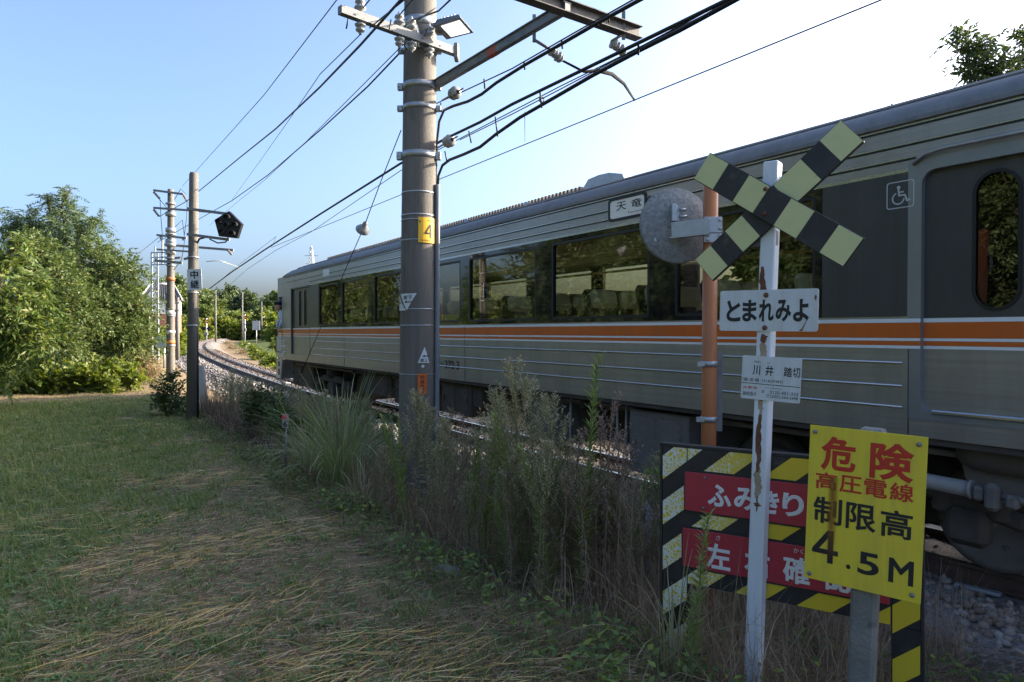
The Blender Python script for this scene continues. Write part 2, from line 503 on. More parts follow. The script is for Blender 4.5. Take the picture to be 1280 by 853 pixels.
# reflective cracked yellow of the fence board
def cracked(name):
    m = bpy.data.materials.new(name); m.use_nodes = True; t = m.node_tree; L = t.links.new; b = t.nodes['Principled BSDF']
    tc = nd(t, 'ShaderNodeTexCoord')
    nz = nd(t, 'ShaderNodeTexNoise'); nz.inputs['Scale'].default_value = 9; L(tc.outputs['Object'], nz.inputs[0])
    mxv = nd(t, 'ShaderNodeMix', data_type='VECTOR'); mxv.inputs[0].default_value = 0.11; L(tc.outputs['Object'], mxv.inputs[4]); L(nz.outputs['Color'], mxv.inputs[5])
    vo = nd(t, 'ShaderNodeTexVoronoi', feature='DISTANCE_TO_EDGE'); vo.inputs['Scale'].default_value = 52; L(mxv.outputs[1], vo.inputs['Vector'])
    # the cracks open most at the weathered left side and fade out along the board
    sp = nd(t, 'ShaderNodeSeparateXYZ'); L(tc.outputs['Object'], sp.inputs[0])
    mr = nd(t, 'ShaderNodeMapRange'); mr.inputs[1].default_value = 0.0; mr.inputs[2].default_value = 0.55; mr.inputs[3].default_value = 0.36; mr.inputs[4].default_value = -0.04; L(sp.outputs[0], mr.inputs[0])
    n2 = nd(t, 'ShaderNodeTexNoise'); n2.inputs['Scale'].default_value = 6; L(tc.outputs['Object'], n2.inputs[0])
    mu = nd(t, 'ShaderNodeMath', operation='MULTIPLY'); L(mr.outputs[0], mu.inputs[0]); L(n2.outputs[0], mu.inputs[1])
    lt = nd(t, 'ShaderNodeMath', operation='LESS_THAN'); L(vo.outputs['Distance'], lt.inputs[0]); L(mu.outputs[0], lt.inputs[1])
    mx = nd(t, 'ShaderNodeMix', data_type='RGBA'); mx.inputs[6].default_value = (0.66, 0.50, 0.035, 1); mx.inputs[7].default_value = (0.66, 0.68, 0.62, 1); L(lt.outputs[0], mx.inputs[0])
    L(mx.outputs[2], b.inputs['Base Color']); b.inputs['Roughness'].default_value = 0.4
    return m
M_CRACK = cracked('cracked_yellow')

# ------------------------------------------------------------------ the ground
def ground_material():
    m = bpy.data.materials.new('ground'); m.use_nodes = True; t = m.node_tree; L = t.links.new; b = t.nodes['Principled BSDF']
    b.inputs['Roughness'].default_value = 1.0; b.inputs['Specular IOR Level'].default_value = 0.1
    tc = nd(t, 'ShaderNodeTexCoord'); at = nd(t, 'ShaderNodeAttribute', attribute_name='zone')
    sp = nd(t, 'ShaderNodeSeparateColor'); L(at.outputs['Color'], sp.inputs[0])
    def nz(sc, det=8, r=0.65):
        n = nd(t, 'ShaderNodeTexNoise'); n.inputs['Scale'].default_value = sc; n.inputs['Detail'].default_value = det; n.inputs['Roughness'].default_value = r
        L(tc.outputs['Object'], n.inputs[0]); return n
    def ramp(src, a, ca, bb, cb):
        r = nd(t, 'ShaderNodeValToRGB'); r.color_ramp.elements[0].position = a; r.color_ramp.elements[0].color = (*ca, 1); r.color_ramp.elements[1].position = bb; r.color_ramp.elements[1].color = (*cb, 1)
        L(src, r.inputs[0]); return r.outputs[0]
    def mix(f, A, B):
        x = nd(t, 'ShaderNodeMix', data_type='RGBA'); L(f, x.inputs[0]); L(A, x.inputs[6]); L(B, x.inputs[7]); return x.outputs[2]
    n1, n2, n3 = nz(1.2), nz(9), nz(40)
    soil = ramp(n2.outputs[0], .35, (0.155, 0.108, 0.068), .7, (0.30, 0.215, 0.135))
    turf = ramp(n3.outputs[0], .3, (0.085, 0.11, 0.045), .7, (0.16, 0.18, 0.08))
    stone = ramp(n3.outputs[0], .35, (0.13, 0.11, 0.095), .65, (0.30, 0.28, 0.26))
    far = ramp(n1.outputs[0], .35, (0.05, 0.075, 0.022), .65, (0.10, 0.115, 0.038))
    c = mix(sp.outputs[0], soil, turf); c = mix(sp.outputs[1], c, stone); c = mix(sp.outputs[2], c, far)
    L(c, b.inputs['Base Color'])
    bp = nd(t, 'ShaderNodeBump'); bp.inputs['Strength'].default_value = 0.6; bp.inputs['Distance'].default_value = 0.03; L(n3.outputs[0], bp.inputs['Height']); L(bp.outputs[0], b.inputs['Normal'])
    return m


def green_cover(X, Y):
    """0 bare straw .. 1 green turf, over the mown lawn"""
    X = np.asarray(X, float); Y = np.asarray(Y, float)
    s = X * DX + Y * DY; p = X * NX + Y * NY
    n = np.sin(X * 1.7 + 0.6 * np.sin(Y * 1.3)) * np.sin(Y * 1.1 + 0.8 * np.sin(X * .9)) + 0.6 * np.sin(X * 4.1 + Y * 2.2) * np.sin(Y * 3.3 - X * 1.4)
    edge = np.interp(s, [0, 3, 6, 9, 14, 20], [-0.05, 0.1, 0.5, 1.0, 1.6, 1.2])
    g = np.clip(0.5 - (p - edge) / 0.9 + 0.55 * n, 0.05, 1)
    g = np.maximum(g, np.clip((s - 7.5) / 6, 0, .75) * np.clip(.8 + .6 * n, 0, 1))
    fine = np.sin(X * 7.3 + 2.1 * np.sin(Y * 3.1)) * np.sin(Y * 6.7 + 1.7 * np.sin(X * 4.3)) + .7 * np.sin(X * 13.1 - Y * 5.3) * np.sin(Y * 11.7 + X * 3.9)
    g = np.clip(g + .38 * fine, .02, 1)
    g = g * np.clip((22.4 - s) / 1.5, 0.10, 1)
    return np.maximum(g, .26 * (s < 21))


ss = np.concatenate([-np.geomspace(1400, 14, 14), np.arange(-12, -3, .6), np.arange(-3, 22, .16), np.arange(22, 60, .45), np.arange(60, 170, 1.6), np.geomspace(172, 2500, 20)])
pp = np.concatenate([-np.geomspace(1500, 30, 14), np.arange(-28, -5, .9), np.arange(-5, 9, .14), np.arange(9, 32, .55), np.arange(32, 80, 2.5), np.geomspace(82, 1500, 14)])
Sg, Pg = np.meshgrid(ss, pp, indexing='ij')
Xg, Yg = Sg * DX + Pg * NX, Sg * DY + Pg * NY
Zg = ground_z(Xg, Yg) + 0.012 * rng.standard_normal(Xg.shape) * (np.hypot(Xg, Yg) < 40)
a, b2 = Sg.shape
idx = np.arange(a * b2).reshape(a, b2)
Fq = np.stack([idx[:-1, :-1], idx[:-1, 1:], idx[1:, 1:], idx[1:, :-1]], -1).reshape(-1, 4)
gm = ground_material()
ground = tri_mesh('ground', np.stack([Xg, Yg, Zg], -1).reshape(-1, 3), Fq, gm, smooth=True)
tag(ground, kind='structure')
ug = (Pg - track_pc(Sg)).ravel(); sg = Sg.ravel()
ca = ground.data.color_attributes.new('zone', 'FLOAT_COLOR', 'POINT')
zone = np.zeros((a * b2, 4), np.float32); zone[:, 3] = 1
zone[:, 0] = np.where(ug < -4.3, green_cover(Xg.ravel(), Yg.ravel()) * .8, .1)
zone[:, 1] = np.clip((2.5 - np.abs(ug)) / .5, 0, 1)
zone[:, 2] = np.clip((np.abs(ug) - 3.2) / 2, 0, 1) * np.clip((sg - 26) / 3, 0, 1)
zone[:, 2] = np.maximum(zone[:, 2], np.clip((ug - 4) / 2, 0, 1))
ca.data.foreach_set('color', zone.ravel())

# ------------------------------------------------------------------ the railway
def rail_sweep(off, dz, s0=-30, s1=175, h=0.153, head=0.065):
    prof = [(-.0635, 0), (.0635, 0), (.0635, .012), (.010, .03), (.010, h - .04), (head / 2, h - .032), (head / 2, h - .004), (head / 2 - .008, h), (-head / 2 + .008, h), (-head / 2, h - .004), (-head / 2, h - .032), (-.010, h - .04), (-.010, .03), (-.0635, .012)]
    st = np.concatenate([np.arange(s0, 22, 4.0), np.arange(22, s1, 2.0)])
    mb = MB(); n = len(prof)
    vs = []
    for s in st:
        pc = float(track_pc(s)); ph = math.asin(max(-1, min(1, max(0, s - S0) / RC)))
        for q, z in prof:
            o = off + q
            vs.append(SPZ(s - math.sin(ph) * o * 0 - o * math.sin(ph), pc + o * math.cos(ph), float(track_z(s)) + dz + z))
    fs = []; mi = []
    for i in range(len(st) - 1):
        for j in range(n):
            mb.f.append([i * n + j, i * n + (j + 1) % n, (i + 1) * n + (j + 1) % n, (i + 1) * n + j]); mb.m.append(1 if j in (6, 7, 8) else 0); mb.sm.append(False)
    mb.v = vs
    return mb

track = thing('railway_track', 'single railway track curving away behind the train on grey ballast', 'railway track')
rail_sweep(-.565, -.153).build('rail', [M_RAIL, M_RAILT], track)
rail_sweep(.565, -.233).build('rail', [M_RAIL, M_RAILT], track)
tag(rail_sweep(.565 - .16, -.243, 14, 110).build('guard_rail', [M_RAIL, M_RAIL], track))
proto = None
for i, s in enumerate(np.arange(-8, 142, .62)):
    s = float(s)
    if proto is None:
        proto = MB().box((0, 0, 0), (.23, 2.05, .17), bev=.015).build('sleeper', M_SLEEP, track); o = proto
    else:
        o = proto.copy(); COL.objects.link(o)
    ph = math.asin(max(0, s - S0) / RC)
    o.location = SPZ(s, float(track_pc(s)), float(track_z(s)) - .153 - .085 - .04 - .004)
    o.rotation_euler = (R(4) * 0, 0, math.atan2(-DY, -DX) - ph)

# ballast stones
def stones(name, S, P, size, m, lift=0.02):
    ico = bmesh.new(); bmesh.ops.create_icosphere(ico, subdivisions=1, radius=1)
    bv = np.array([v.co[:] for v in ico.verts]); bf = np.array([[v.index for v in f.verts] for f in ico.faces]); ico.free()
    n = len(S); k = len(bv)
    X, Y = S * DX + P * NX, S * DY + P * NY
    Z = ground_z(X, Y) + size * rng.uniform(-.2, .5, n) + lift
    d = bv[None] * rng.uniform(.55, 1.2, (n, k, 1)) * size[:, None, None] * rng.uniform(.6, 1.25, (n, 1, 3))
    an = rng.uniform(0, 6.28, n); c, s_ = np.cos(an)[:, None], np.sin(an)[:, None]
    d = np.stack([d[..., 0] * c - d[..., 1] * s_, d[..., 0] * s_ + d[..., 1] * c, d[..., 2]], -1)
    V = (d + np.stack([X, Y, Z], -1)[:, None]).reshape(-1, 3)
    Fc = (bf[None] + (np.arange(n) * k)[:, None, None]).reshape(-1, 3)
    return tri_mesh(name, V, Fc, m)

def stone_mat(name, cols):
    m = leaf_mat(name, cols, trans=0, rough=.95, spec=.2)
    return m
M_STONES = stone_mat('stones', [(0.16, 0.125, 0.10), (0.27, 0.25, 0.235), (0.33, 0.32, 0.31), (0.42, 0.41, 0.40), (0.50, 0.49, 0.47)])
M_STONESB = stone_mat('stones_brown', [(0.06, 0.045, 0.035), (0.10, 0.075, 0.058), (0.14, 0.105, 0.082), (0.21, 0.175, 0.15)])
n = 9000
S_ = rng.uniform(3.2, 22, n); u_ = -rng.triangular(.55, 1.4, 2.5, n)
o = stones('ballast_shoulder_gravel', S_, track_pc(S_) + u_, rng.uniform(.022, .05, n), M_STONES); tag(o, 'grey crushed stone ballast beside the near rail', 'ballast', kind='stuff')
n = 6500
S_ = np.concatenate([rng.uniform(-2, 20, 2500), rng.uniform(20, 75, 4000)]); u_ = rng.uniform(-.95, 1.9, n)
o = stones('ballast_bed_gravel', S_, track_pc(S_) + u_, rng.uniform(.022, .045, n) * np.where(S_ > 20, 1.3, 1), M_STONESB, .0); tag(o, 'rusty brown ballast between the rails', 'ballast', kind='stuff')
n = 4000
S_ = rng.uniform(21, 60, n); u_ = -rng.uniform(1.0, 2.6, n)
o = stones('ballast_far_gravel', S_, track_pc(S_) + u_, rng.uniform(.04, .075, n), stone_mat('stones_far', [(0.12, 0.095, 0.078), (0.19, 0.165, 0.145), (0.25, 0.23, 0.215), (0.32, 0.305, 0.29)])); tag(o, 'pale sunlit ballast slope beside the curve', 'ballast', kind='stuff')

# ------------------------------------------------------------------ the train
PT = 5.45                                                  # distance of its near side
def sx(x, p=PT):
    z = p * F / (NX * (x - 640) / F + NY) / F
    X = (x - 640) / F * z
    return X * DX + z * DY
A_END = sx(345)
def ax(x): return A_END - sx(x)                            # metres from the cab end
def zh(H): return CAMZ + H
TW = 2.85; TLEN = 21.5
train = thing('train_car', 'stainless steel electric train car with orange stripe and charcoal window band', 'train', SPZ(A_END, PT, 0), THETA)

ZB, ZS, ZT, ZG = zh(-.803), zh(.12), zh(1.235), zh(1.62)
win = [(4.25, 5.66), (5.96, 7.6), (7.95, 9.5), (9.85, 11.64), (11.96, 13.78), (14.18, 15.96), (16.38, 17.97)]
WZ0, WZ1 = zh(.18), zh(1.16)
D1a, D1b = ax(364), ax(387.5)                              # cab end door opening
D2a, D2b = 18.86, 20.36                                    # rear door opening
DZ0, DZ1 = zh(-.62), zh(1.22)

def side(y0, y1, near):
    lo = MB()
    for a0, a1 in ((.22, D1a), (D1b, D2a - .1), (D2b + .1, TLEN)):
        lo.box2((a0, y0, ZB), (a1, y1, ZS))
    lo.box2((D1a, y0, ZB), (D1b, y1, DZ0)); lo.box2((D2a - .1, y0, ZB), (D2b + .1, y1, DZ0 - .05))
    lo.box2((.22, y0, ZS), (.30, y1, zh(1.30))); lo.box2((.78, y0, ZS), (D1a, y1, zh(1.30))); lo.box2((.30, y0, zh(1.08)), (.78, y1, zh(1.30)))
    lo.build('side_wall', M_STEEL, train)
    up = MB()
    up.box2((.22, y0 + .002, zh(1.30)), (D1a, y1 - .002, ZG)); up.box2((D1a, y0, DZ1 + .01), (D1b, y1, ZG)); up.box2((D1b, y0, ZT), (D2a - .1, y1, ZG)); up.box2((D2a - .1, y0, DZ1 + .1), (D2b + .1, y1, ZG)); up.box2((D2b + .1, y0, ZT), (TLEN, y1, ZG))
    up.build('upper_wall', M_STEEL, train)
    bd = MB()
    ya, yb = (y0 - .002, y1 - .004) if near else (y0 + .004, y1 + .002)
    bd.box2((D1b, ya, ZS), (D2a - .1, yb, WZ0)); bd.box2((D1b, ya, WZ1), (D2a - .1, yb, ZT))
    xs = [D1b] + [q for w in win for q in w] + [D2a - .1]
    for i in range(0, len(xs), 2):
        bd.box2((xs[i], ya, WZ0), (xs[i + 1], yb, WZ1))
    bd.box2((D2b + .1, ya, ZS), (TLEN - .1, yb, ZT))
    bd.build('window_band', M_BGLASS, train)
    MB().box2((18.05, ya - .0015 if near else yb - .003, ZS), (D2a - .1, ya + .003 if near else yb + .0015, ZT)).build('charcoal_panel', M_BAND, train)
    MB().box2((D1b, ya - .0015 if near else yb - .003, ZS), (4.2, ya + .003 if near else yb + .0015, ZT)).build('charcoal_panel', M_BAND, train)
side(0, .06, True); side(TW - .06, TW, False)

# windows: a dark gasket round each pane
def rr(x0, x1, z0, z1, r, k=4):
    pts = []
    for cx, cz, a0 in ((x1 - r, z1 - r, 0), (x0 + r, z1 - r, 90), (x0 + r, z0 + r, 180), (x1 - r, z0 + r, 270)):
        for i in range(k + 1):
            an = R(a0 + 90 * i / k); pts.append((cx + r * math.cos(an), cz + r * math.sin(an)))
    return pts
def ring(mb, outer, inner, a, b, mi=0):
    n = len(outer)
    vs = [(x, y, z) for y in (a, b) for pl in (outer, inner) for x, z in pl]
    fs = []
    for i in range(n):
        j = (i + 1) % n
        fs += [(i, j, n + j, n + i), (2 * n + i, 3 * n + i, 3 * n + j, 2 * n + j), (i, 2 * n + i, 2 * n + j, j), (n + i, n + j, 3 * n + j, 3 * n + i)]
    mb.add(vs, fs, mi)
for k, (w0, w1) in enumerate(win):
    for ya, yb, yg in ((-.006, .05, .028), (TW - .05, TW + .006, TW - .028)):
        g = MB(); ring(g, rr(w0 - .015, w1 + .015, WZ0 - .015, WZ1 + .015, .04), rr(w0 + .012, w1 - .012, WZ0 + .012, WZ1 - .012, .035), ya + (.003 if ya < 1 else 0), yb - (0 if ya < 1 else .003))
        f = g.build('window', M_BLACK, train)
        MB().box2((w0 - .005, yg - .003, WZ0 - .005), (w1 + .005, yg + .003, WZ1 + .005)).build('pane', M_GLASS, f)

# white and orange lines
def stripes(a0, a1, y, parent=train):
    for z0, z1, m in ((.072, .102, M_WHITE), (-.047, .070, M_ORANGE), (-.070, -.049, M_WHITE), (-.105, -.072, M_ORANGE), (-.130, -.107, M_WHITE)):
        MB().box2((a0, y - .0035, zh(z0)), (a1, y + .004, zh(z1))).build('stripe', m, parent)
stripes(.22, D1a - .03, 0); stripes(D1b + .02, D2a - .1, 0); stripes(D2b + .1, TLEN, 0)
MB().box2((D1b, -.006, ZT - .004), (D2a - .1, .02, ZT + .022)).build('band_trim', M_STEEL2, train)
# raised ribs of the lower wall, dark grooved lines of the upper wall
for H in (-.24, -.42, -.585):
    for a0, a1 in ((.45, D1a - .25), (D1b + .15, ax(1129)), (D2b + .35, TLEN - .3)):
        if a1 > a0:
            MB().tube([(a0, -.002, zh(H)), (a1, -.002, zh(H))], .011, 6).build('rib', M_STEEL2, train)
for H, segs in ((1.335, ((3.4, ax(765)), (ax(905), ax(1143)))), (1.445, ((1.2, ax(762)), (ax(830), TLEN))), (1.585, ((.9, TLEN),))):
    for a0, a1 in segs:
        g = MB(); g.box2((a0, -.009, zh(H)), (a1, .01, zh(H) + .010)); g.box2((a0, -.004, zh(H) - .014), (a1, .01, zh(H)), 1)
        g.build('rib', [M_STEEL2, M_BLACK], train)

for q in (6.1, 11.8, ax(1136)):
    MB().box2((q - .004, -.004, ZB + .01), (q + .004, .01, ZS - .02)).build('panel_seam', M_UNDER, train)
def add_streaks(m, col, amt, sc=(7, 7, .4)):
    t = m.node_tree; L = t.links.new; b = t.nodes['Principled BSDF']; src = b.inputs['Base Color'].links[0].from_socket
    tc = nd(t, 'ShaderNodeTexCoord'); mp = nd(t, 'ShaderNodeMapping'); mp.inputs['Scale'].default_value = sc; L(tc.outputs['Object'], mp.inputs[0]); nz = nd(t, 'ShaderNodeTexNoise'); nz.inputs['Scale'].default_value = 1; nz.inputs['Detail'].default_value = 7; nz.inputs['Roughness'].default_value = .7; L(mp.outputs[0], nz.inputs[0])
    r = nd(t, 'ShaderNodeMapRange'); r.inputs[1].default_value = .45; r.inputs[2].default_value = .75; r.inputs[3].default_value = 0; r.inputs[4].default_value = amt; L(nz.outputs[0], r.inputs[0])
    mx = nd(t, 'ShaderNodeMix', data_type='RGBA'); mx.inputs[7].default_value = (*col, 1); L(r.outputs[0], mx.inputs[0]); L(src, mx.inputs[6]); L(mx.outputs[2], b.inputs['Base Color'])
add_streaks(M_STEEL, (.19, .175, .155), .42, (4, 4, .5)); add_streaks(M_BAND, (.10, .095, .085), .45); add_streaks(M_ORANGE, (.30, .12, .05), .4); add_streaks(M_CONC, (.07, .062, .055), .6, (14, 14, .5)); add_streaks(M_SIGNW, (.42, .38, .32), .5, (18, 18, 1.5)); add_streaks(M_YSIGN, (.46, .36, .08), .55, (22, 22, 1.2)); add_streaks(M_RED, (.24, .05, .05), .5, (20, 20, 1.5)); add_streaks(M_OPOST, (.30, .12, .06), .6, (22, 22, .8)); add_streaks(M_ROOF, (.10, .10, .10), .6)

# roof shell, lower and narrower at the cab end
prof = [(0, 1.62), (.015, 1.68), (.05, 1.735), (.11, 1.785), (.2, 1.825), (.34, 1.87), (.55, 1.915), (.9, 1.965), (1.425, 1.985)]
prof = prof + [(TW - y, h) for y, h in prof[-2::-1]]
st = [(0.0, .05, .20), (.08, .45, .12), (.3, .68, .06), (.7, .86, .02), (1.3, .97, .0), (2.0, 1.0, 0), (TLEN, 1.0, 0)]
g = MB(); vs = []
for a_, kk, ins in st:
    for y, h in prof:
        vs.append((a_, ins + y * (TW - 2 * ins) / TW, zh(1.40 + (h - 1.40) * kk) if h > 1.62 or kk < 1 else zh(h)))
n = len(prof); g.v = [Vector(v) for v in vs]
for i in range(len(st) - 1):
    for j in range(n - 1):
        g.f.append([i * n + j, i * n + j + 1, (i + 1) * n + j + 1, (i + 1) * n + j]); g.m.append(0); g.sm.append(True)
g.build('roof', M_ROOF, train)
g = MB(); g.box2((.9, -.03, ZG - .012), (TLEN, .03, ZG + .02)); g.build('gutter', M_ROOF, train)
for yy, hh in ((.16, 1.815), (.30, 1.868), (.46, 1.906)):
    MB().tube([(1.8, yy, zh(hh)), (TLEN - .3, yy, zh(hh))], .012, 5).build('rib', M_ROOF, train)
# cab front: face, windscreen, mask, snow skirt
g = MB(); y0, y1 = .16, TW - .16
poly = [(.22, 0), (.06, .12), (0, .35), (0, TW - .35), (.06, TW - .12), (.22, TW)]
def frontloft(z0, z1, in0, in1):
    m_ = MB(); vs = [(x + in0, y, z0) for x, y in poly] + [(x + in1, y, z1) for x, y in poly]
    k = len(poly); m_.add(vs, [(i, i + 1, k + i + 1, k + i) for i in range(k - 1)]); return m_
frontloft(ZB, zh(.10), -.04, 0).build('front_mask', M_PALE, train)
f_ = frontloft(zh(.10), zh(1.42), 0, .08); f_.build('front_face', M_BAND, train)
g = MB(); g.box2((-.05, .03, zh(-1.45)), (.55, TW - .03, ZB - .01)); 
g = MB()
g.prism([(-.02, zh(-1.50)), (.36, zh(-1.50)), (.62, ZB - .012), (-.05, ZB - .012)], .02, .06)
g.box2((-.06, .02, zh(-1.45)), (-.02, TW - .02, ZB - .012))
sk = g.build('snow_skirt', M_PALE, train)
for z0, z1 in ((-1.30, -1.12), (-1.04, -.90)):
    MB().box2((.16, .012, zh(z0)), (.36, .03, zh(z1))).build('opening', M_BLACK, sk)
g = MB(); ring(g, rr(.04, .74, zh(-.62), zh(.03), .08), rr(.07, .71, zh(-.59), zh(.0), .07), -.012, .01); g.build('cab_door_line', M_BLACK, train)
MB().box2((.02, -.006, zh(-.75)), (.95, .012, zh(-.14))).build('mask_panel', M_PALE, train)
g = MB(); ring(g, rr(.29, .79, zh(.07), zh(1.09), .06), rr(.33, .75, zh(.11), zh(1.05), .05), -.012, .05); cw = g.build('cab_window', M_PALE, train)
MB().box2((.30, .03, zh(.6)), (.52, .036, zh(1.08))).build('pane', M_GLASS, cw)
g = MB(); g.box2((.05, .06, zh(-.8)), (1.5, TW - .06, zh(-.75))); g.box2((1.40, .07, zh(-.75)), (1.46, TW - .07, zh(1.5))); g.build('cab_bulkhead', M_BAND, train)

# doors
def door_leaf(a0, a1, w0, w1, first):
    d = MB()
    zm0, zm1 = zh(-.13), zh(.105)
    y0, y1 = .045, .075
    # charcoal above the lines, steel below, an opening for the window
    d.box2((a0, y0, DZ0), (a1, y1, zm1), 1)
    W0, W1 = zh(.16), zh(1.135)
    d.box2((a0, y0, zm1), (w0, y1, DZ1), 0); d.box2((w1, y0, zm1), (a1, y1, DZ1), 0); d.box2((w0, y0, zm1), (w1, y1, W0), 0); d.box2((w0, y0, W1), (w1, y1, DZ1), 0)
    # rounded window ends
    r = (w1 - w0) / 2; 
    for zc, sg in ((W1 - r, 1), (W0 + r, -1)):
        for sx_ in (-1, 1):
            pts = [((w0 + w1) / 2 + sx_ * r, zc + sg * r)] + [((w0 + w1) / 2 + sx_ * r * math.cos(R(t)), zc + sg * r * math.sin(R(t))) for t in (0, 18, 36, 54, 72, 90)]
            d.prism(pts, y0, y1, 0)
    o = d.build('door', [M_BAND, M_STEEL], train)
    g = MB(); ring(g, rr(w0 - .012, w1 + .012, W0 - .012, W1 + .012, r + .012, 7), rr(w0 + .012, w1 - .012, W0 + .012, W1 - .012, r - .012, 7), y0 - .007, y0 + .002); g.build('window_gasket', M_BLACK, o)
    MB().box2((w0 - .005, y0 + .012, W0 - .005), (w1 + .005, y0 + .017, W1 + .005)).build('window_pane', M_GLASS, o)
    stripes(a0, a1, y0, o)
    return o
s1 = ax(375.3)
door_leaf(D1a + .02, s1 - .005, ax(372.2), ax(374.4), True); door_leaf(s1 + .005, D1b - .02, ax(378.6), ax(381.2), False)
door_leaf(D2a, 19.605, 19.20, 19.485, True); door_leaf(19.615, D2b, 19.74, 20.03, False)
# frame of the rear door, rounded at its feet, with a sill
for (da, db) in ((D2a, D2b),):
    g = MB(); ring(g, rr(da - .10, db + .10, DZ0 - .05, DZ1 + .10, .012, 6), rr(da, db, DZ0, DZ1, .10, 6), -.004, .06)
    g.build('door_frame', mat('door_frame_grey', (0.24, 0.25, 0.27), (0.28, 0.29, 0.31), 2, 0.35, 0.5), train)
    for z0, z1, m in ((.072, .102, M_WHITE), (-.047, .070, M_ORANGE), (-.070, -.049, M_WHITE), (-.105, -.072, M_ORANGE), (-.130, -.107, M_WHITE)):
        MB().box2((da - .1, -.008, zh(z0)), (da - .002, .002, zh(z1))).build('stripe', m, train)
    MB().box2((da + .08, -.02, DZ0 + .0), (db - .05, .04, DZ0 + .035), bev=.01).build('door_sill', M_STEEL2, train)
    MB().tube([(da - .06, -.012, DZ1 + .06), (da + .03, -.03, DZ1 + .115), (da + .15, -.038, DZ1 + .13), (db, -.038, DZ1 + .13)], .015, 6).build('drip_rail', M_STEEL, train)
g = MB(); g.box2((D1a - .03, -.015, DZ1 - .01), (D1b + .02, .03, DZ1 + .02)); g.box2((D1a - .03, -.004, DZ0 - .02), (D1a + .02, .045, DZ1)); g.box2((D1b - .02, -.004, DZ0 - .02), (D1b + .02, .045, DZ1)); g.build('door_frame', M_BAND, train)
g = MB(); g.box2((D1a, .1, DZ0 - .1), (D1b, .105, DZ0)); g.build('step', M_UNDER, train)

# markings
def sxz(px, py, p=PT):
    q = UP(px, py, p); return A_END - (q.x * DX + q.y * DY), q.z
a0, z0 = sxz(763, 275); a1, _ = sxz(806, 268); z1 = zh(1.545)
g = MB(); ring(g, rr(a0 - .03, a1 + .03, z0 - .03, z1 + .03, .05), rr(a0, a1, z0, z1, .035), -.012, .004); ds = g.build('destination_display', M_BLACK, train)
MB().box2((a0, -.005, z0), (a1, .004, z1)).build('display_face', mat('display_face', (0.74, 0.75, 0.72), None, rough=.3), ds)
hh = z1 - z0
text_obj('天', a0 + .11, a0 + .11 + .17, z0 + hh * .40, z0 + hh * .86, -.007, M_TEXTK, ds, .01); text_obj('竜', a0 + .36, a0 + .36 + .17, z0 + hh * .40, z0 + hh * .86, -.007, M_TEXTK, ds, .01); text_obj('峡', a0 + .62, a0 + .79, z0 + hh * .40, z0 + hh * .86, -.007, M_TEXTK, ds, .01)
text_obj('Tenryukyo', a0 + .30, a0 + .62, z0 + hh * .10, z0 + hh * .25, -.007, M_TEXTK, ds)
an0, zn0 = sxz(546, 460); an1, _ = sxz(572, 460)
text_obj('クハ', an0, an0 + .28, zn0 + .02, zn0 + .125, -.004, M_TEXTK, train, .02, 'number_lettering'); text_obj('372-3', an0 + .31, an1 + .06, zn0, zn0 + .145, -.004, M_TEXTK, train, .025, 'number_lettering')
al0, zl0 = sxz(404, 346); al1, _ = sxz(412, 346)
MB().box2((al0, -.008, zl0), (al1, .004, zl0 + .17), bev=.003).build('side_lamp', M_WHITE, train)
# wheelchair mark
w0, wz0 = sxz(1108.5, 263); w1, _ = sxz(1143, 258); wz1 = wz0 + (w1 - w0) * 1.0
M_MARK = mat('mark_silver', (0.50, 0.52, 0.53), None, rough=.45)
g = MB(); ring(g, rr(w0, w1, wz0, wz1, .022), rr(w0 + .007, w1 - .007, wz0 + .007, wz1 - .007, .018), -.006, -.001)
cx, cz, ww = (w0 + w1) / 2, (wz0 + wz1) / 2, (w1 - w0)
def flat(pts, w):
    for q, r_ in zip(pts[:-1], pts[1:]):
        d = Vector((r_[0] - q[0], r_[1] - q[1])); L_ = d.length; d /= L_; n_ = Vector((-d.y, d.x)) * w / 2; d *= w * .25
        g.prism([(q[0] - d.x - n_.x, q[1] - d.y - n_.y), (r_[0] + d.x - n_.x, r_[1] + d.y - n_.y), (r_[0] + d.x + n_.x, r_[1] + d.y + n_.y), (q[0] - d.x + n_.x, q[1] - d.y + n_.y)], -.006, -.001)
hx, hz = cx - ww * .06, cz + ww * .27
g.prism([(hx + ww * .065 * math.cos(t), hz + ww * .065 * math.sin(t)) for t in np.arange(0, 6.28, .63)], -.006, -.001)
flat([(hx, hz - ww * .08), (hx + ww * .02, cz - ww * .03), (cx + ww * .17, cz - ww * .03), (cx + ww * .25, cz - ww * .26), (cx + ww * .35, cz - ww * .22)], ww * .06)
flat([(hx + ww * .01, cz + ww * .09), (cx + ww * .12, cz + ww * .09)], ww * .05)
flat([(cx - ww * .07 + ww * .21 * math.cos(R(t)), cz - ww * .13 + ww * .21 * math.sin(R(t))) for t in range(115, 361, 18)], ww * .05)
g.build('wheelchair_mark', M_MARK, train)
# small hinges and labels on the band
g = MB(); g.box2((TLEN - .02, .03, ZB), (TLEN, TW - .03, zh(1.6))); g.build('end_wall', M_STEEL, train)

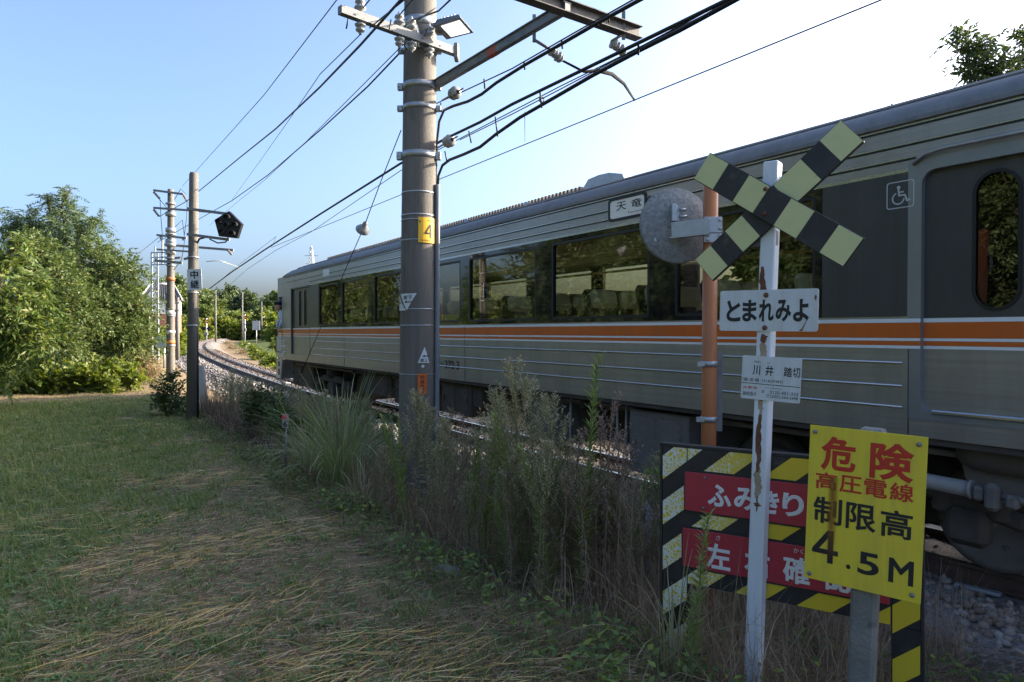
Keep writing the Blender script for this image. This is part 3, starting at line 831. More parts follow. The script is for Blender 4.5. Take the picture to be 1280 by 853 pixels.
# inside
g = MB(); g.box2((1.5, .07, zh(-.80)), (TLEN - .1, TW - .07, zh(-.72)), 0); g.box2((1.5, .07, zh(1.28)), (TLEN - .1, TW - .07, zh(1.31)), 1)
g.build('saloon_floor', [M_SEAT, M_INT], train)
g = MB(); g.box2((3.6, .07, zh(-.7)), (3.66, 1.0, zh(1.28))); g.box2((3.6, 1.85, zh(-.7)), (3.66, TW - .07, zh(1.28))); g.box2((18.35, .07, zh(-.7)), (18.41, 1.0, zh(1.28))); g.box2((18.35, 1.85, zh(-.7)), (18.41, TW - .07, zh(1.28))); g.build('bulkhead', M_INT, train)
MB().box2((18.45, .55, zh(-.7)), (TLEN - .2, .60, zh(1.28))).build('vestibule_dark_sheet', M_SEAT, train)  # dark sheet added behind the door glass to darken the vestibule
MB().box2((1.55, .55, zh(-.7)), (3.55, .60, zh(1.28))).build('vestibule_dark_sheet', M_SEAT, train)  # same added darkening sheet behind the cab end door
for yy in (.5, TW - .5):
    MB().tube([(3.8, yy, zh(1.02)), (18.2, yy, zh(1.02))], .022, 6).build('luggage_rack', mat('rack_cream', (0.62, 0.55, 0.30), None, rough=.4), train)
first = None
for yc in (.60, TW - .60):
    for k in range(14):
        a_ = 4.75 + .97 * k
        if first is None:
            g = MB()
            g.box((0, 0, zh(-.30)), (.46, .98, .14), bev=.05)
            rot = Matrix.Rotation(R(-14), 3, 'Y')
            for sy in (-.245, .245):
                g.box((.30, sy, zh(.13)), (.12, .46, .86), rot, bev=.05)
            for sy in (-.5, 0, .5):
                g.box((.06, sy, zh(-.08)), (.42, .05, .06), bev=.015)
            g.box((.05, 0, zh(-.55)), (.3, .7, .32))
            first = g.build('seat', M_SEAT, train); o = first
            c_ = MB()
            for sy in (-.245, .245):
                c_.box((.355, sy, zh(.42)), (.15, .40, .24), rot, bev=.05)
            cv = c_.build('headrest_cover', M_COVER, first)
            first.location = (a_, yc, 0)
        else:
            o = first.copy(); COL.objects.link(o); o.location = (a_, yc, 0)
            c2 = cv.copy(); COL.objects.link(c2); c2.parent = o

# on the roof: a long cooling unit with a rounded end
u0, u1 = A_END - sx(562, 6.5), A_END - sx(733, 6.5)
g = MB(); g.box2((-.0 + 1.8, 1.02, zh(1.9)), (u1, 1.9, zh(2.14)), bev=.03)
k = 1.9
while k < u1 - .1:
    g.box2((k, .985, zh(2.0)), (k + .05, 1.93, zh(2.165)), bev=.006); k += .095
ac = g.build('roof_louvre_housing', M_UNDER2, train)
g = MB()
u2 = A_END - sx(790, 6.5)
pr = [(u1 + .02, zh(1.93)), (u1 + .02, zh(2.14)), (u1 + .12, zh(2.23)), (u1 + .35, zh(2.25)), (u2 - .4, zh(2.24)), (u2 - .12, zh(2.17)), (u2, zh(1.93))]
g.prism(pr, .98, 1.95); g.build('air_conditioner', M_GALV, train)
for q in (4.5, 7.5, 10.2, 12.2):
    MB().box((q, .93, zh(2.03)), (.10, .05, .22), bev=.02).build('roof_bracket', M_GALV, train)

# underneath
def under(a0, a1, z0, z1, y0, y1, m, name='equipment_box', bev=.02):
    g = MB(); g.box2((a0, y0, z0), (a1, y1, z1), bev=bev)
    if a1 - a0 > .5:
        g.box2((a0 + .08, y0 - .012, z0 + .1), ((a0 + a1) / 2 - .03, y0 + .01, z1 - .08), bev=.01); g.box2(((a0 + a1) / 2 + .03, y0 - .012, z0 + .1), (a1 - .08, y0 + .01, z1 - .08), bev=.01)
        for q in (a0 + .12, a1 - .12):
            g.box((q, y0 - .02, (z0 + z1) / 2), (.03, .03, .08))
    return g.build(name, m, train)
MB().box2((.8, .35, ZB - .16), (TLEN - .1, TW - .35, ZB - .02)).build('underframe', M_UNDER, train)
g = MB(); g.box2((.9, .02, ZB - .05), (TLEN - .1, .08, ZB - .004)); g.build('sill_beam', M_UNDER, train)
under(6.6, 8.2, .55, ZB - .06, .25, 1.1, M_UNDER); under(8.5, 10.4, .48, ZB - .06, .2, 1.1, M_UNDER); under(10.75, ax(581), .52, ZB - .06, .12, 1.2, M_UNDER); under(ax(581.2), ax(592), .70, ZB - .06, .14, 1.15, M_UNDER)
under(ax(655), ax(684), .38, ZB - .06, .14, 1.2, M_UNDER2); under(ax(640), ax(654), .55, ZB - .06, .2, 1.1, M_UNDER); under(ax(687), ax(716), .62, ZB - .06, .5, 1.4, M_UNDER); under(ax(778), ax(852), .30, ZB - .10, .10, 1.3, M_UNDER2)
under(.75, 2.75, .36, ZB - .04, .30, 2.5, M_UNDER); under(12.62, 13.55, .50, ZB - .06, .6, 1.7, M_UNDER); under(14.45, 15.35, .45, ZB - .06, .7, 1.7, M_UNDER)
for q in (3.1, 17.0):  # dark boxes added to shut out the sunlit ground behind the bogies
    MB().box2((q, .95, .22), (q + 2.1, 1.9, .95), bev=.04).build('bogie_dark_box', M_UNDER, train)
g = MB(); g.tube([(ax(601), .15, ZB - .05), (ax(600), .13, ZB - .22), (ax(605), .12, ZB - .33), (ax(612), .13, ZB - .22), (ax(612), .15, ZB - .04)], .022, 6); g.build('hose', M_BLACK, train)
for xx in (699, 757, 768):
    MB().tube([(ax(xx), .2, ZB), (ax(xx), .18, .5), (ax(xx) + .08, .3, .42)], .016, 6).build('pipe', M_PIPE, train)
g = MB(); g.tube([(1.2, .3, ZB - .14), (TLEN - .6, .3, ZB - .14)], .03, 6); g.build('pipe', M_UNDER2, train)

def bogie(ac_):
    g = MB()
    for y in (.42, TW - .42):
        g.box((ac_, y, .70), (1.5, .12, .17), bev=.03); g.box((ac_ - 1.05, y, .60), (.75, .11, .14), Matrix.Rotation(R(-12), 3, 'Y'), bev=.03); g.box((ac_ + 1.05, y, .60), (.75, .11, .14), Matrix.Rotation(R(12), 3, 'Y'), bev=.03)
        for s_ in (-1.05, 1.05):
            g.box((ac_ + s_, y - (.06 if y < 1 else -.06), .43), (.30, .16, .28), bev=.05)
            g.lathe([(.09, .52), (.10, .56), (.08, .60), (.10, .64), (.08, .68), (.09, .72)], (ac_ + s_ - .2, y, 0), n=10); g.lathe([(.09, .52), (.10, .56), (.08, .60), (.10, .64), (.08, .68), (.09, .72)], (ac_ + s_ + .2, y, 0), n=10)
        g.box((ac_, y - .05, .45), (.5, .08, .34), bev=.04)
        g.lathe([(.16, .74), (.2, .8), (.2, .92), (.16, .98)], (ac_, y + .02, 0), n=14)
    g.box((ac_, TW / 2, .62), (.4, 2.0, .2), bev=.03)
    b = g.build('bogie', M_UNDER, train)
    for s_ in (-1.05, 1.05):
        w = MB()
        for y in (PT * 0 + .86, PT * 0 + .86 + 1.13):
            sg = 1 if y < 1.4 else -1
            w.lathe([(.02, -.06 * sg), (.12, -.05 * sg), (.34, -.03 * sg), (.36, -.065 * sg), (.43, -.065 * sg), (.435, .0), (.46, .03 * sg), (.46, .065 * sg), (.36, .065 * sg), (.34, .0), (.02, .02 * sg)], (ac_ + s_, y, .43), (0, 1, 0), 28)
        w.tube([(ac_ + s_, .45, .43), (ac_ + s_, TW - .45, .43)], .07, 10)
        w.build('wheelset', M_UNDER2, b)
bogie(4.1); bogie(18.0)
# pipes, cylinder and brackets below the rear door
g = MB(); g.tube([(ax(1090), .10, .79), (ax(1206), .10, .775)], .058, 14); g.tube([(ax(1206), .10, .775), (ax(1210), .10, .775)], .068, 14); g.build('air_cylinder', M_PIPE, train)
g = MB(); g.box((ax(1218), .10, .76), (.07, .10, .11), bev=.02); g.box((ax(1236), .09, .75), (.10, .10, .20), bev=.03); g.tube([(ax(1240), .10, .77), (ax(1300), .10, .74)], .028, 8); g.box((ax(1262), .09, .74), (.08, .1, .1), bev=.02); g.build('valve', M_UNDER2, train)
g = MB(); g.prism([(ax(1172), 1.02), (ax(1190), 1.09), (20.6, 1.06), (20.6, .72), (ax(1190), .66)], .33, .40); g.build('bracket_plate', M_UNDER2, train)
g = MB(); g.tube([(ax(1168), .6, zh(-.92)), (21.2, .6, zh(-.90))], [.02, .02], 6); g.lathe([(.01, 0), (.13, .06), (.17, .2), (.17, 1.7), (.13, 1.84), (.01, 1.9)], (ax(1170), .32, 1.05), (1, 0, 0), 16); g.build('air_tank', M_UNDER2, train)
for q in (6.2, 7.0, 9.0, 13.0, 14.6, 16.2): MB().box((q, .2, ZB - .1), (.05, .1, .16)).build('hanger', M_UNDER, train)

# the second car of the set carries on past the photograph's edge
car2 = thing('train_car', 'following train car of the same set, coupled behind the stainless car', 'train', SPZ(A_END - TLEN - .5, PT, 0), THETA)
for ch in list(train.children):
    if ch.name.split('.')[0] in ('side_wall', 'upper_wall', 'roof', 'window_band', 'charcoal_panel', 'end_wall', 'underframe', 'saloon_floor', 'door', 'window', 'stripe'):
        copy_tree(ch, car2)
train['label'] = 'stainless steel electric train car with orange stripe, charcoal window band and a guard leaning out'

# the guard leaning from the cab window
M_SKIN = mat('skin', (0.55, 0.34, 0.24), None, rough=.5); M_SHIRT = mat('shirt_white', (0.60, 0.63, 0.68), None, rough=.8); M_CAP = mat('cap_navy', (0.02, 0.022, 0.035), None, rough=.7)
per = thing('person', 'train guard in dark peaked cap and pale shirt leaning from the cab window', 'person', SPZ(A_END, PT, 0), THETA)
g = MB()
sp_ = [(.52, .45, zh(-.35)), (.52, .38, zh(-.05)), (.51, .26, zh(.25)), (.50, .12, zh(.48)), (.49, .03, zh(.58)), (.48, -.01, zh(.63))]
g.tube(sp_, [.15, .16, .17, .18, .12, .055], 12)
g.tube([(.36, .12, zh(.46)), (.30, -.02, zh(.30)), (.36, -.06, zh(.13))], [.06, .05, .04], 8); g.tube([(.66, .12, zh(.46)), (.72, -.02, zh(.30)), (.66, -.06, zh(.13))], [.06, .05, .04], 8)
body = g.build('body', M_SHIRT, per)
g = MB(); hc = Vector((.47, -.07, zh(.77)))
g.lathe([(.01, -.125), (.05, -.12), (.075, -.08), (.092, -.02), (.098, .04), (.085, .09), (.05, .12), (.01, .13)], hc, n=14); g.tube([(.47, -.02, zh(.60)), (.47, -.05, zh(.69))], .05, 8); g.box((.38, -.07, zh(.765)), (.03, .025, .04), bev=.01)
for sy in (-1, 1): g.box((.49, -.07 + sy * .097, zh(.77)), (.035, .015, .055), bev=.006)
g.build('head', M_SKIN, per)
g = MB(); g.lathe([(.102, .035), (.104, .06), (.13, .10), (.125, .12), (.05, .145), (.005, .15)], hc, n=16); g.box(hc + Vector((-.12, 0, .05)), (.10, .15, .012), Matrix.Rotation(R(-15), 3, 'Y'), bev=.004); g.build('cap', M_CAP, per)
g = MB()
for sx_ in (.36, .66):
    g.box((sx_, -.07, zh(.105)), (.07, .07, .035), bev=.012)
    for i in range(4): g.tube([(sx_ - .027 + .018 * i, -.10, zh(.105)), (sx_ - .027 + .018 * i, -.125 - .004 * (i % 2), zh(.095)), (sx_ - .027 + .018 * i, -.13, zh(.07))], .008, 6)
    g.tube([(sx_ + .035, -.07, zh(.10)), (sx_ + .05, -.10, zh(.09))], .009, 6)
g.build('hand', M_SKIN, per)

# ------------------------------------------------------------------ the concrete pole by the lawn
def up_pole(base, top, r0, r1, mb, n=24, k=12):
    mb.tube([base.lerp(top, i / k) for i in range(k + 1)], [r0 + (r1 - r0) * i / k for i in range(k + 1)], n)

PZ = 7.5
pb = U(520, 600, PZ); pb.z = gz(pb.x, pb.y) - .15
pt_ = U(525.5, 0, PZ)
ptop = pb + (pt_ - pb) * 1.45
def pole_at(py):
    """centre and radius of the pole where the photo's row py crosses it"""
    q = U(522, py, PZ); t = (q.z - pb.z) / (ptop.z - pb.z)
    return pb.lerp(ptop, t), .205 + (.160 - .205) * t
pole = thing('utility_pole', 'thick grey concrete pole with yellow number 4 plate standing before the train', 'utility pole', pb)
I = lambda o: Matrix.Translation(-Vector(o.location))
def P_(root): return MB(Matrix.Translation(-Vector(root.location)))
g = P_(pole); up_pole(pb, ptop, .205, .160, g, 32, 14); g.build('shaft', M_CONC, pole)
def band(py, h=.025, t=.006, m=M_GALV, lug=True, nm='band'):
    c, r = pole_at(py); g = P_(pole)
    g.lathe([(r + .001, -h / 2), (r + t, -h / 2), (r + t, h / 2), (r + .001, h / 2)], c, n=32)
    if lug:
        for sg in (-1, 1):
            g.box(c + Vector((sg * (r + .03), -.02, 0)), (.06, .05, h * 1.3), bev=.008)
            g.tube([c + Vector((sg * (r + .045), -.07, 0)), c + Vector((sg * (r + .045), .05, 0))], .009, 6)
    return g.build(nm, m, pole)
for py, h, lug in ((32, .09, False), (65, .05, True), (110, .06, True), (137, .05, True), (196, .07, True), (243, .018, False), (271, .016, False), (277, .012, False), (302, .012, False), (387, .012, False), (407, .010, False), (467, .008, False)):
    band(py, h, .008 if h > .03 else .004, M_GALV, lug)
# conduit down the pole's right side
def side_pt(py, ang_deg=-12, off=.03):
    c, r = pole_at(py); a = R(ang_deg); return c + Vector((math.cos(a), math.sin(a), 0)) * (r + off)
g = P_(pole); g.tube([side_pt(py) for py in (232, 300, 400, 500, 600, 640)], .027, 10); g.build('conduit', mat('conduit_grey', (0.16, 0.18, 0.20), (0.2, 0.22, 0.24), 4, .5), pole)
# plates bent round the pole
def pole_plate(py0, py1, a0, a1, m, name, off=.008, shape=None):
    c0, r0 = pole_at(py0); c1, r1 = pole_at(py1); g = P_(pole); k = 8
    vs = []
    for i in range(k + 1):
        a = R(a0 + (a1 - a0) * i / k); d = Vector((math.cos(a), math.sin(a), 0))
        for c, r in ((c1, r1), (c0, r0)):
            vs += [c + d * (r + off), c + d * (r + off + .003)]
    fs = []
    for i in range(k):
        o = i * 4; n_ = o + 4
        fs += [(o + 1, n_ + 1, n_ + 3, o + 3), (o, o + 2, n_ + 2, n_), (o + 2, o + 3, n_ + 3, n_ + 2), (o, n_, n_ + 1, o + 1)]
    fs += [(0, 1, 3, 2), (4 * k, 4 * k + 2, 4 * k + 3, 4 * k + 1)]
    g.add(vs, fs); return g.build(name, m, pole)
def bend_text(s, py0, py1, a0, a1, m, name='lettering', off=.0135, bold=0.0):
    """print wrapped round the pole between two angles"""
    o = text_obj(s, 0, 1, 0, 1, 0, m, None, bold, name); c0, r0 = pole_at(py0); c1, r1 = pole_at(py1); me = o.data
    bmx = bmesh.new(); bmx.from_mesh(me)
    for q in np.arange(.06, 1, .06):
        bmesh.ops.bisect_plane(bmx, geom=bmx.verts[:] + bmx.edges[:] + bmx.faces[:], plane_co=(q, 0, 0), plane_no=(1, 0, 0))
    bmx.to_mesh(me); bmx.free()
    co = np.empty(len(me.vertices) * 3, np.float32); me.vertices.foreach_get('co', co); co = co.reshape(-1, 3)
    an = np.radians(a0 + (a1 - a0) * co[:, 0]); t = co[:, 1:2]
    cc = np.array(c1)[None] * (1 - t) + np.array(c0)[None] * t; rr_ = (r1 * (1 - t[:, 0]) + r0 * t[:, 0]) + off + co[:, 2] * .8
    V = cc + np.stack([np.cos(an) * rr_, np.sin(an) * rr_, 0 * an], 1) - np.array(pb)[None]
    me.vertices.foreach_set('co', V.astype(np.float32).ravel()); me.update()
    o.location = (0, 0, 0); o.rotation_euler = (0, 0, 0); o.parent = pole; return o
pole_plate(275, 306, -83, -20, M_YPLATE, 'number_plate'); bend_text('４', 283, 300, -62, -34, M_TEXTK, bold=.01); bend_text('飯田線', 277.5, 280, -52, -38, M_TEXTK); bend_text('・', 279, 282, -80, -76, M_TEXTK); bend_text('川井踏切', 302, 304.5, -78, -40, M_TEXTK)
# small arrow labels
def pole_poly(pts, m, name, off=.008):
    """pts: (angle, photo row) outline lying on the pole"""
    bmx = bmesh.new(); zs = [(pole_at(py)[0].z, math.radians(a)) for a, py in pts]
    bmx.faces.new([bmx.verts.new((a, z, 0)) for z, a in zs])
    lo_, hi_ = min(a for z, a in zs), max(a for z, a in zs)
    for q in np.arange(lo_ + .05, hi_, .05):
        bmesh.ops.bisect_plane(bmx, geom=bmx.verts[:] + bmx.edges[:] + bmx.faces[:], plane_co=(q, 0, 0), plane_no=(1, 0, 0))
    for v in bmx.verts:
        t = (v.co.y - pb.z) / (ptop.z - pb.z); c = pb.lerp(ptop, t); r = .205 + (.160 - .205) * t + off
        v.co = c + Vector((math.cos(v.co.x), math.sin(v.co.x), 0)) * r - pb
    me = bpy.data.meshes.new(name); bmx.to_mesh(me); bmx.free(); me.materials.append(m); return link(name, me, pole)
def ang(px, py):
    c, r = pole_at(py); q = U(px, py, PZ); return -90 + math.degrees(math.asin(max(-1, min(1, (q.x - c.x) / r))))
def ppoly(pts, m, name, off=.008): return pole_poly([(ang(x, y), y) for x, y in pts], m, name, off)
def arrow(x0, x1, y, w=1.6, off=.0115):
    s = 1 if x1 > x0 else -1
    ppoly([(x0, y - w * .35), (x1 - s * 3, y - w * .35), (x1 - s * 3, y - w), (x1, y), (x1 - s * 3, y + w), (x1 - s * 3, y + w * .35), (x0, y + w * .35)], M_TEXTK, 'arrow', off)
ppoly([(503.5, 368.5), (524, 368), (512, 389)], M_SIGNW, 'arrow_label'); arrow(518, 509, 378.5); bend_text('架下', 370.5, 375.5, ang(508, 373), ang(519, 373), M_TEXTK, bold=.01)
ppoly([(502, 371), (511, 389), (499.5, 389), (499.5, 374)], M_SIGNW, 'arrow_label'); arrow(500.2, 505, 379.5, 1.3)
ppoly([(533, 433), (538, 453.5), (525, 453)], M_SIGNW, 'arrow_label'); arrow(537, 530, 444.5, 1.3); bend_text('架上', 447.5, 452, ang(528, 450), ang(536, 450), M_TEXTK, bold=.01)
pole_plate(466, 491, ang(525, 480), ang(535, 480), M_ORANGE, 'orange_label'); 
for i, ch in enumerate('防護無線'): bend_text(ch, 468 + i * 5.6, 472.5 + i * 5.6, ang(528, 480), ang(532.5, 480), M_TEXTK)
ppoly([(531 + 1.8 * math.cos(t), 457 + 1.8 * math.sin(t)) for t in np.arange(0, 6.28, .6)], M_SIGNW, 'round_label')

# crossarm across the track direction
def bell(mb, a, b, r=.055, n=12):
    """a small porcelain insulator from a to b"""
    a = Vector(a); b = Vector(b); L_ = (b - a).length
    mb.lathe([(.012, 0), (.02, L_ * .1), (r, L_ * .22), (r * .9, L_ * .36), (r * .42, L_ * .42), (r * .42, L_ * .52), (r * .85, L_ * .6), (r * .75, L_ * .74), (r * .35, L_ * .82), (.012, L_)], a, b - a, n)
def seg(px0, py0, z0, px1, py1, z1): return U(px0, py0, z0), U(px1, py1, z1)
a_, b_ = seg(413, 20, 6.68, 558, 67, 7.68)
b_.z = a_.z; fwd = (b_ - a_).normalized(); off = Vector((fwd.y, -fwd.x, 0)) * .0
g = P_(pole); sh = Vector((fwd.y, -fwd.x, 0)) * .20   # bolted on the camera's side of the shaft
c0, r0 = pole_at(57)
tpar = (c0 - a_).dot(fwd); cl = a_ + fwd * tpar; sh = (cl - c0); sh.z = 0
want = Vector((fwd.y, -fwd.x, 0)) * (r0 + .06); a_ = a_ - sh + want; b_ = b_ - sh + want
g.bar(a_, b_, .075, .078); 
g.box(b_ + Vector((0, 0, .0)), (.05, .14, .17), bev=.01)
for t in (.12, .38, .66, .84): 
    g.tube([a_.lerp(b_, t) - want.normalized() * -.052, a_.lerp(b_, t) + want.normalized() * .056], .012, 6)
arm1 = g.build('crossarm', M_GALVD, pole)
arm_pts = {}
for nm, t in (('a', .155), ('b', .475), ('c', .58), ('d', .74)):
    q = a_.lerp(b_, t); g = P_(pole)
    bell(g, q + Vector((0, 0, .045)), q + Vector((0, 0, .20)), .06); g.build('insulator', M_PORC, pole); g = P_(pole); bell(g, q - Vector((0, 0, .045)), q - Vector((0, 0, .17)), .055)
    g.build('insulator', M_PORC, pole); arm_pts[nm] = q
# bracket arm along the track carrying the beam
c0, r0 = pole_at(108)
h2 = c0.z
s_, p_ = (c0.x * DX + c0.y * DY), (c0.x * NX + c0.y * NY)
A0 = SPZ(s_ - .05, p_ + r0 * .75, h2); A1 = SPZ(4.50, p_ + r0 * .75 + .1, h2)
g = P_(pole); g.bar(A0, A1, .055, .075); g.bar(A0 + Vector((0, 0, .043)), A1 + Vector((0, 0, .043)), .085, .010)
g.build('bracket_arm', M_GALVD, pole)
ft = A0.lerp(A1, .52)
g = P_(pole); g.bar(ft - (A1 - A0).normalized() * .07, ft + (A1 - A0).normalized() * .07, .059, .079); g.build('red_mark', mat('mark_red', (0.42, 0.10, 0.06), None), pole)
# lamp
lc = U(566, 33, 7.15)
M_LAMPH = mat('lamp_housing', (0.13, 0.135, 0.14), (0.17, 0.175, 0.18), 8, .5, .4)
M_LENS = bpy.data.materials.new('lamp_lens'); M_LENS.use_nodes = True
bb = M_LENS.node_tree.nodes['Principled BSDF']; bb.inputs['Base Color'].default_value = (.85, .87, .88, 1); bb.inputs['Roughness'].default_value = .25; bb.inputs['Emission Color'].default_value = (.95, .98, 1, 1); bb.inputs['Emission Strength'].default_value = .42
rotl = Matrix.Rotation(R(-24), 3, 'Z') @ Matrix.Rotation(R(-7), 3, 'X') @ Matrix.Rotation(R(-4), 3, 'Y')
g = P_(pole); 
def lv(x, y, z): return lc + rotl @ Vector((x * .8, y * .82, z * .85))
top = [(-.16, -.14, .05), (.17, -.15, .03), (.17, .15, .03), (-.16, .14, .05)]; bot = [(-.19, -.17, -.04), (.21, -.18, -.04), (.21, .18, -.04), (-.19, .17, -.04)]
g.add([lv(*q) for q in top + bot], [(3, 2, 1, 0), (4, 5, 6, 7), (0, 1, 5, 4), (1, 2, 6, 5), (2, 3, 7, 6), (3, 0, 4, 7)])
for i in range(5):
    x = -.12 + i * .05; g.add([lv(x, -.12, .05), lv(x + .012, -.12, .05), lv(x + .012, .12, .05), lv(x, .12, .05), lv(x, -.12, .075), lv(x + .012, -.12, .075), lv(x + .012, .12, .075), lv(x, .12, .075)], [(0, 1, 2, 3), (4, 7, 6, 5), (0, 4, 5, 1), (1, 5, 6, 2), (2, 6, 7, 3), (3, 7, 4, 0)])
cp, rp = pole_at(33)
g.tube([lv(-.18, 0, 0), cp + Vector((rp + .02, -.05, .0))], .032, 8); g.box(lv(-.2, 0, .0), (.09, .1, .09), bev=.02)
fl = g.build('floodlight', M_LAMPH, pole)
g = P_(pole); q = [(-.10, -.13, -.0425), (.175, -.14, -.0425), (.175, .14, -.0425), (-.10, .13, -.0425)]; q2 = [(x, y, z - .006) for x, y, z in q]
g.add([lv(*v) for v in q + q2], [(0, 1, 2, 3), (7, 6, 5, 4), (0, 4, 5, 1), (1, 5, 6, 2), (2, 6, 7, 3), (3, 7, 4, 0)]); g.build('lamp_panel', M_LENS, fl)

# beam over the track with its two insulator strings and the pull-off rod
B0 = SPZ(4.47, 1.6, h2 + .06); B1 = SPZ(4.56, 4.37, h2 + .06)
beam = thing('feeder_beam', 'dark steel beam overhead crossing the bracket arm, cut off by the top edge', 'steel beam', B0)
g = P_(beam); dv = (B1 - B0).normalized()
g.bar(B0, B1, .10, .008); g.bar(B0 - Vector((0, 0, .10)), B1 - Vector((0, 0, .10)), .10, .008); g.bar(B0 - Vector((0, 0, .05)), B1 - Vector((0, 0, .05)), .008, .092)
g.build('girder', mat('beam_dark', (0.055, 0.05, 0.05), (0.09, 0.08, 0.075), 6, .6), beam)
ins = thing('insulator_string', 'pale two-bell insulator on the bracket arm, holding the curved pull-off rod', 'insulator', U(678, 45, 5.95), group='insulators under the steel arms')
g = P_(ins); q0 = A0.lerp(A1, .80) - Vector((0, 0, .05)); q1 = U(688, 62, q0.y - .02); q2 = U(703, 76, q0.y + .08)
g.bar(q0 + Vector((0, 0, .16)), q0 - Vector((0, 0, .08)), .02, .03); g.tube([q0 - Vector((0, 0, .06)), q1], .014, 6); g.build('hanger', M_GALVD, ins)
g = P_(ins); d_ = (q2 - q1); bell(g, q1, q1 + d_ * .6, .05); bell(g, q1 + d_ * .5, q2, .05); g.build('porcelain', M_PORC, ins)
# contact wire height
CW = lambda px: UP(px, 225 + (px - 545) * (-225 / 560), 6.45)
rod = P_(ins); e = CW(793)
rod.tube([q2, U(730, 90, q0.y + .25), U(748, 88.5, 6.35), U(765, 93, 6.9), U(780, 105, 7.7), e], [.010, .012, .02, .02, .018, .014], 8); rod.build('pull_off_rod', mat('rod_matt', (0.02, 0.02, 0.02), None, rough=.9, spec=.1), ins)
ins2 = thing('insulator_string', 'pale insulator hanging below the end of the dark beam', 'insulator', U(764, 48, 6.1), group='insulators under the steel arms')
g = P_(ins2); q0 = B0.lerp(B1, .93) - Vector((0, 0, .1)); q1 = U(764, 52, q0.y); q2 = U(782, 68, q0.y + .12); g.bar(q0 + Vector((0, 0, .2)), q0 - Vector((0, 0, .05)), .02, .03); g.tube([q0, q1], .013, 6); g.build('hanger', M_GALVD, ins2)
g = P_(ins2); bell(g, q1, q1.lerp(q2, .6), .052); bell(g, q1.lerp(q2, .5), q2, .052); g.build('porcelain', M_PORC, ins2)

# ------------------------------------------------------------------ wires
def wire(label, pts, r, m=M_WIRE, group='overhead wires along the track', n=6, name='overhead_wire'):
    pts = [Vector(p) for p in pts]; g = MB(Matrix.Translation(-pts[0])); g.tube(pts, r, n)
    o = g.build(name, m); o.location = pts[0]; return tag(o, label, 'wire', group)
def sag(a, b, k=.02, n=16):
    a = Vector(a); b = Vector(b); L_ = (b - a).length
    return [a.lerp(b, i / n) - Vector((0, 0, 4 * k * L_ * (i / n) * (1 - i / n))) for i in range(n + 1)]
def along(p, H, s0, s1, n=24, follow=True, dip=0):
    out = []
    for i in range(n + 1):
        s = s0 + (s1 - s0) * i / n
        out.append(SPZ(s, p + (float(track_pc(s)) - TC if follow else 0), CAMZ + H + float(track_z(s)) - dip * math.sin(math.pi * i / n)))
    return out
P2Z = 27.0
p2 = U(213, 465, P2Z); p2.z = gz(p2.x, p2.y)
# contact and messenger wire
cwp = CW(793); Hc = cwp.z - CAMZ
wire('thin straight contact wire running above the train roof', along(6.45, Hc, -40, 26, 30, False) + [U(345, 296, 27), U(300, 330, 36), U(262, 362, 58)], .008, M_COPPER, name='contact_wire')
wire('upper catenary wire with small clips, left of the pole', [UP(x, 415 - .494 * (x - 79), 6.45) for x in (1400, 1100, 900, 700)] + [UP(545, 189, 6.45), UP(500, 214, 6.45)] + [U(389, 290, 25), U(345, 313, 29), U(310, 336, 36), U(256, 384, 62)], .009, M_COPPER)
for px, py in ((325, 322), (318, 329), (310, 336), (300, 346)):
    pass
# two heavy cables beside the pole
pA = 3.50
Hl = lambda px, py, p: UP(px, py, p)
def lineVP(px0, slope, p, s_list):
    return None
c1 = [Hl(x, 53 + (x - 800) * (-.485), pA) for x in (1090, 1000, 900, 800, 700, 640)] + [Hl(x, y, pA) for x, y in ((600, 153), (560, 172), (530, 188), (500, 205), (400, 268), (330, 313), (290, 340), (262, 361))]
wire('heavy black cable passing the pole at number band height, the upper of a pair', c1, .014)
c2 = [Hl(x, y, pA + .10) for x, y in ((1090, -90), (1000, -44), (905, 8), (850, 38), (800, 63), (740, 95), (690, 124), (650, 147), (620, 168), (600, 184), (580, 193), (562, 200), (553, 207), (548, 220), (547, 236))]
wire('heavy black cable drooping into the conduit on the pole, lower of a pair', c2, .016)
c3 = [Hl(x, y, pA) for x, y in ((1000, -108), (900, -52), (800, 0), (740, 33), (690, 62), (655, 82), (620, 104), (602, 118), (585, 127), (566, 133), (555, 138), (549, 152), (546, 180), (545, 215), (544, 240))]
wire('topmost heavy cable bending down the right side of the pole', c3, .015)
c4 = [Hl(x, y, pA - .04) for x, y in ((1000, -128), (860, -42), (800, -5), (720, 40), (640, 86), (580, 114), (540, 132))]
wire('thin steel strand above the topmost heavy cable', c4, .006)
c5 = [Hl(x, y, pA + .06) for x, y in ((1090, -96), (905, 3), (800, 59), (700, 112), (640, 143), (575, 175))]
wire('thin steel strand between the pair of heavy cables', c5, .005)
g = MB()
strap = thing('cable_strap', 'row of short straps tying the heavy cables to their strand', 'cable straps')
strap['label'] = 'short black straps tying the heavy cables to their steel strands'
for (x0, y0, x1, y1, p) in ((605, 100, 606, 110, pA), (702, 52, 703, 60, pA), (655, 79, 656, 86, pA), (760, 20, 761, 27, pA), (586, 165, 589, 178, pA), (675, 116, 677, 134, pA), (619, 147, 622, 170, pA), (798, 54, 798, 68, pA), (556, 190, 559, 203, pA), (551, 130, 552, 139, pA)):
    MB().tube([Hl(x0, y0 - 1, p), Hl(x1, y1 + 1, p + .05)], .008, 6).build('strap', M_WIRE, strap)
g = MB(); g.tube([Hl(677 + 3 * math.cos(t), 125 + 3.4 * math.sin(t), pA + .1) for t in np.arange(0, 6.6, .6)], .005, 5); g.build('ring', M_GALVD, strap)
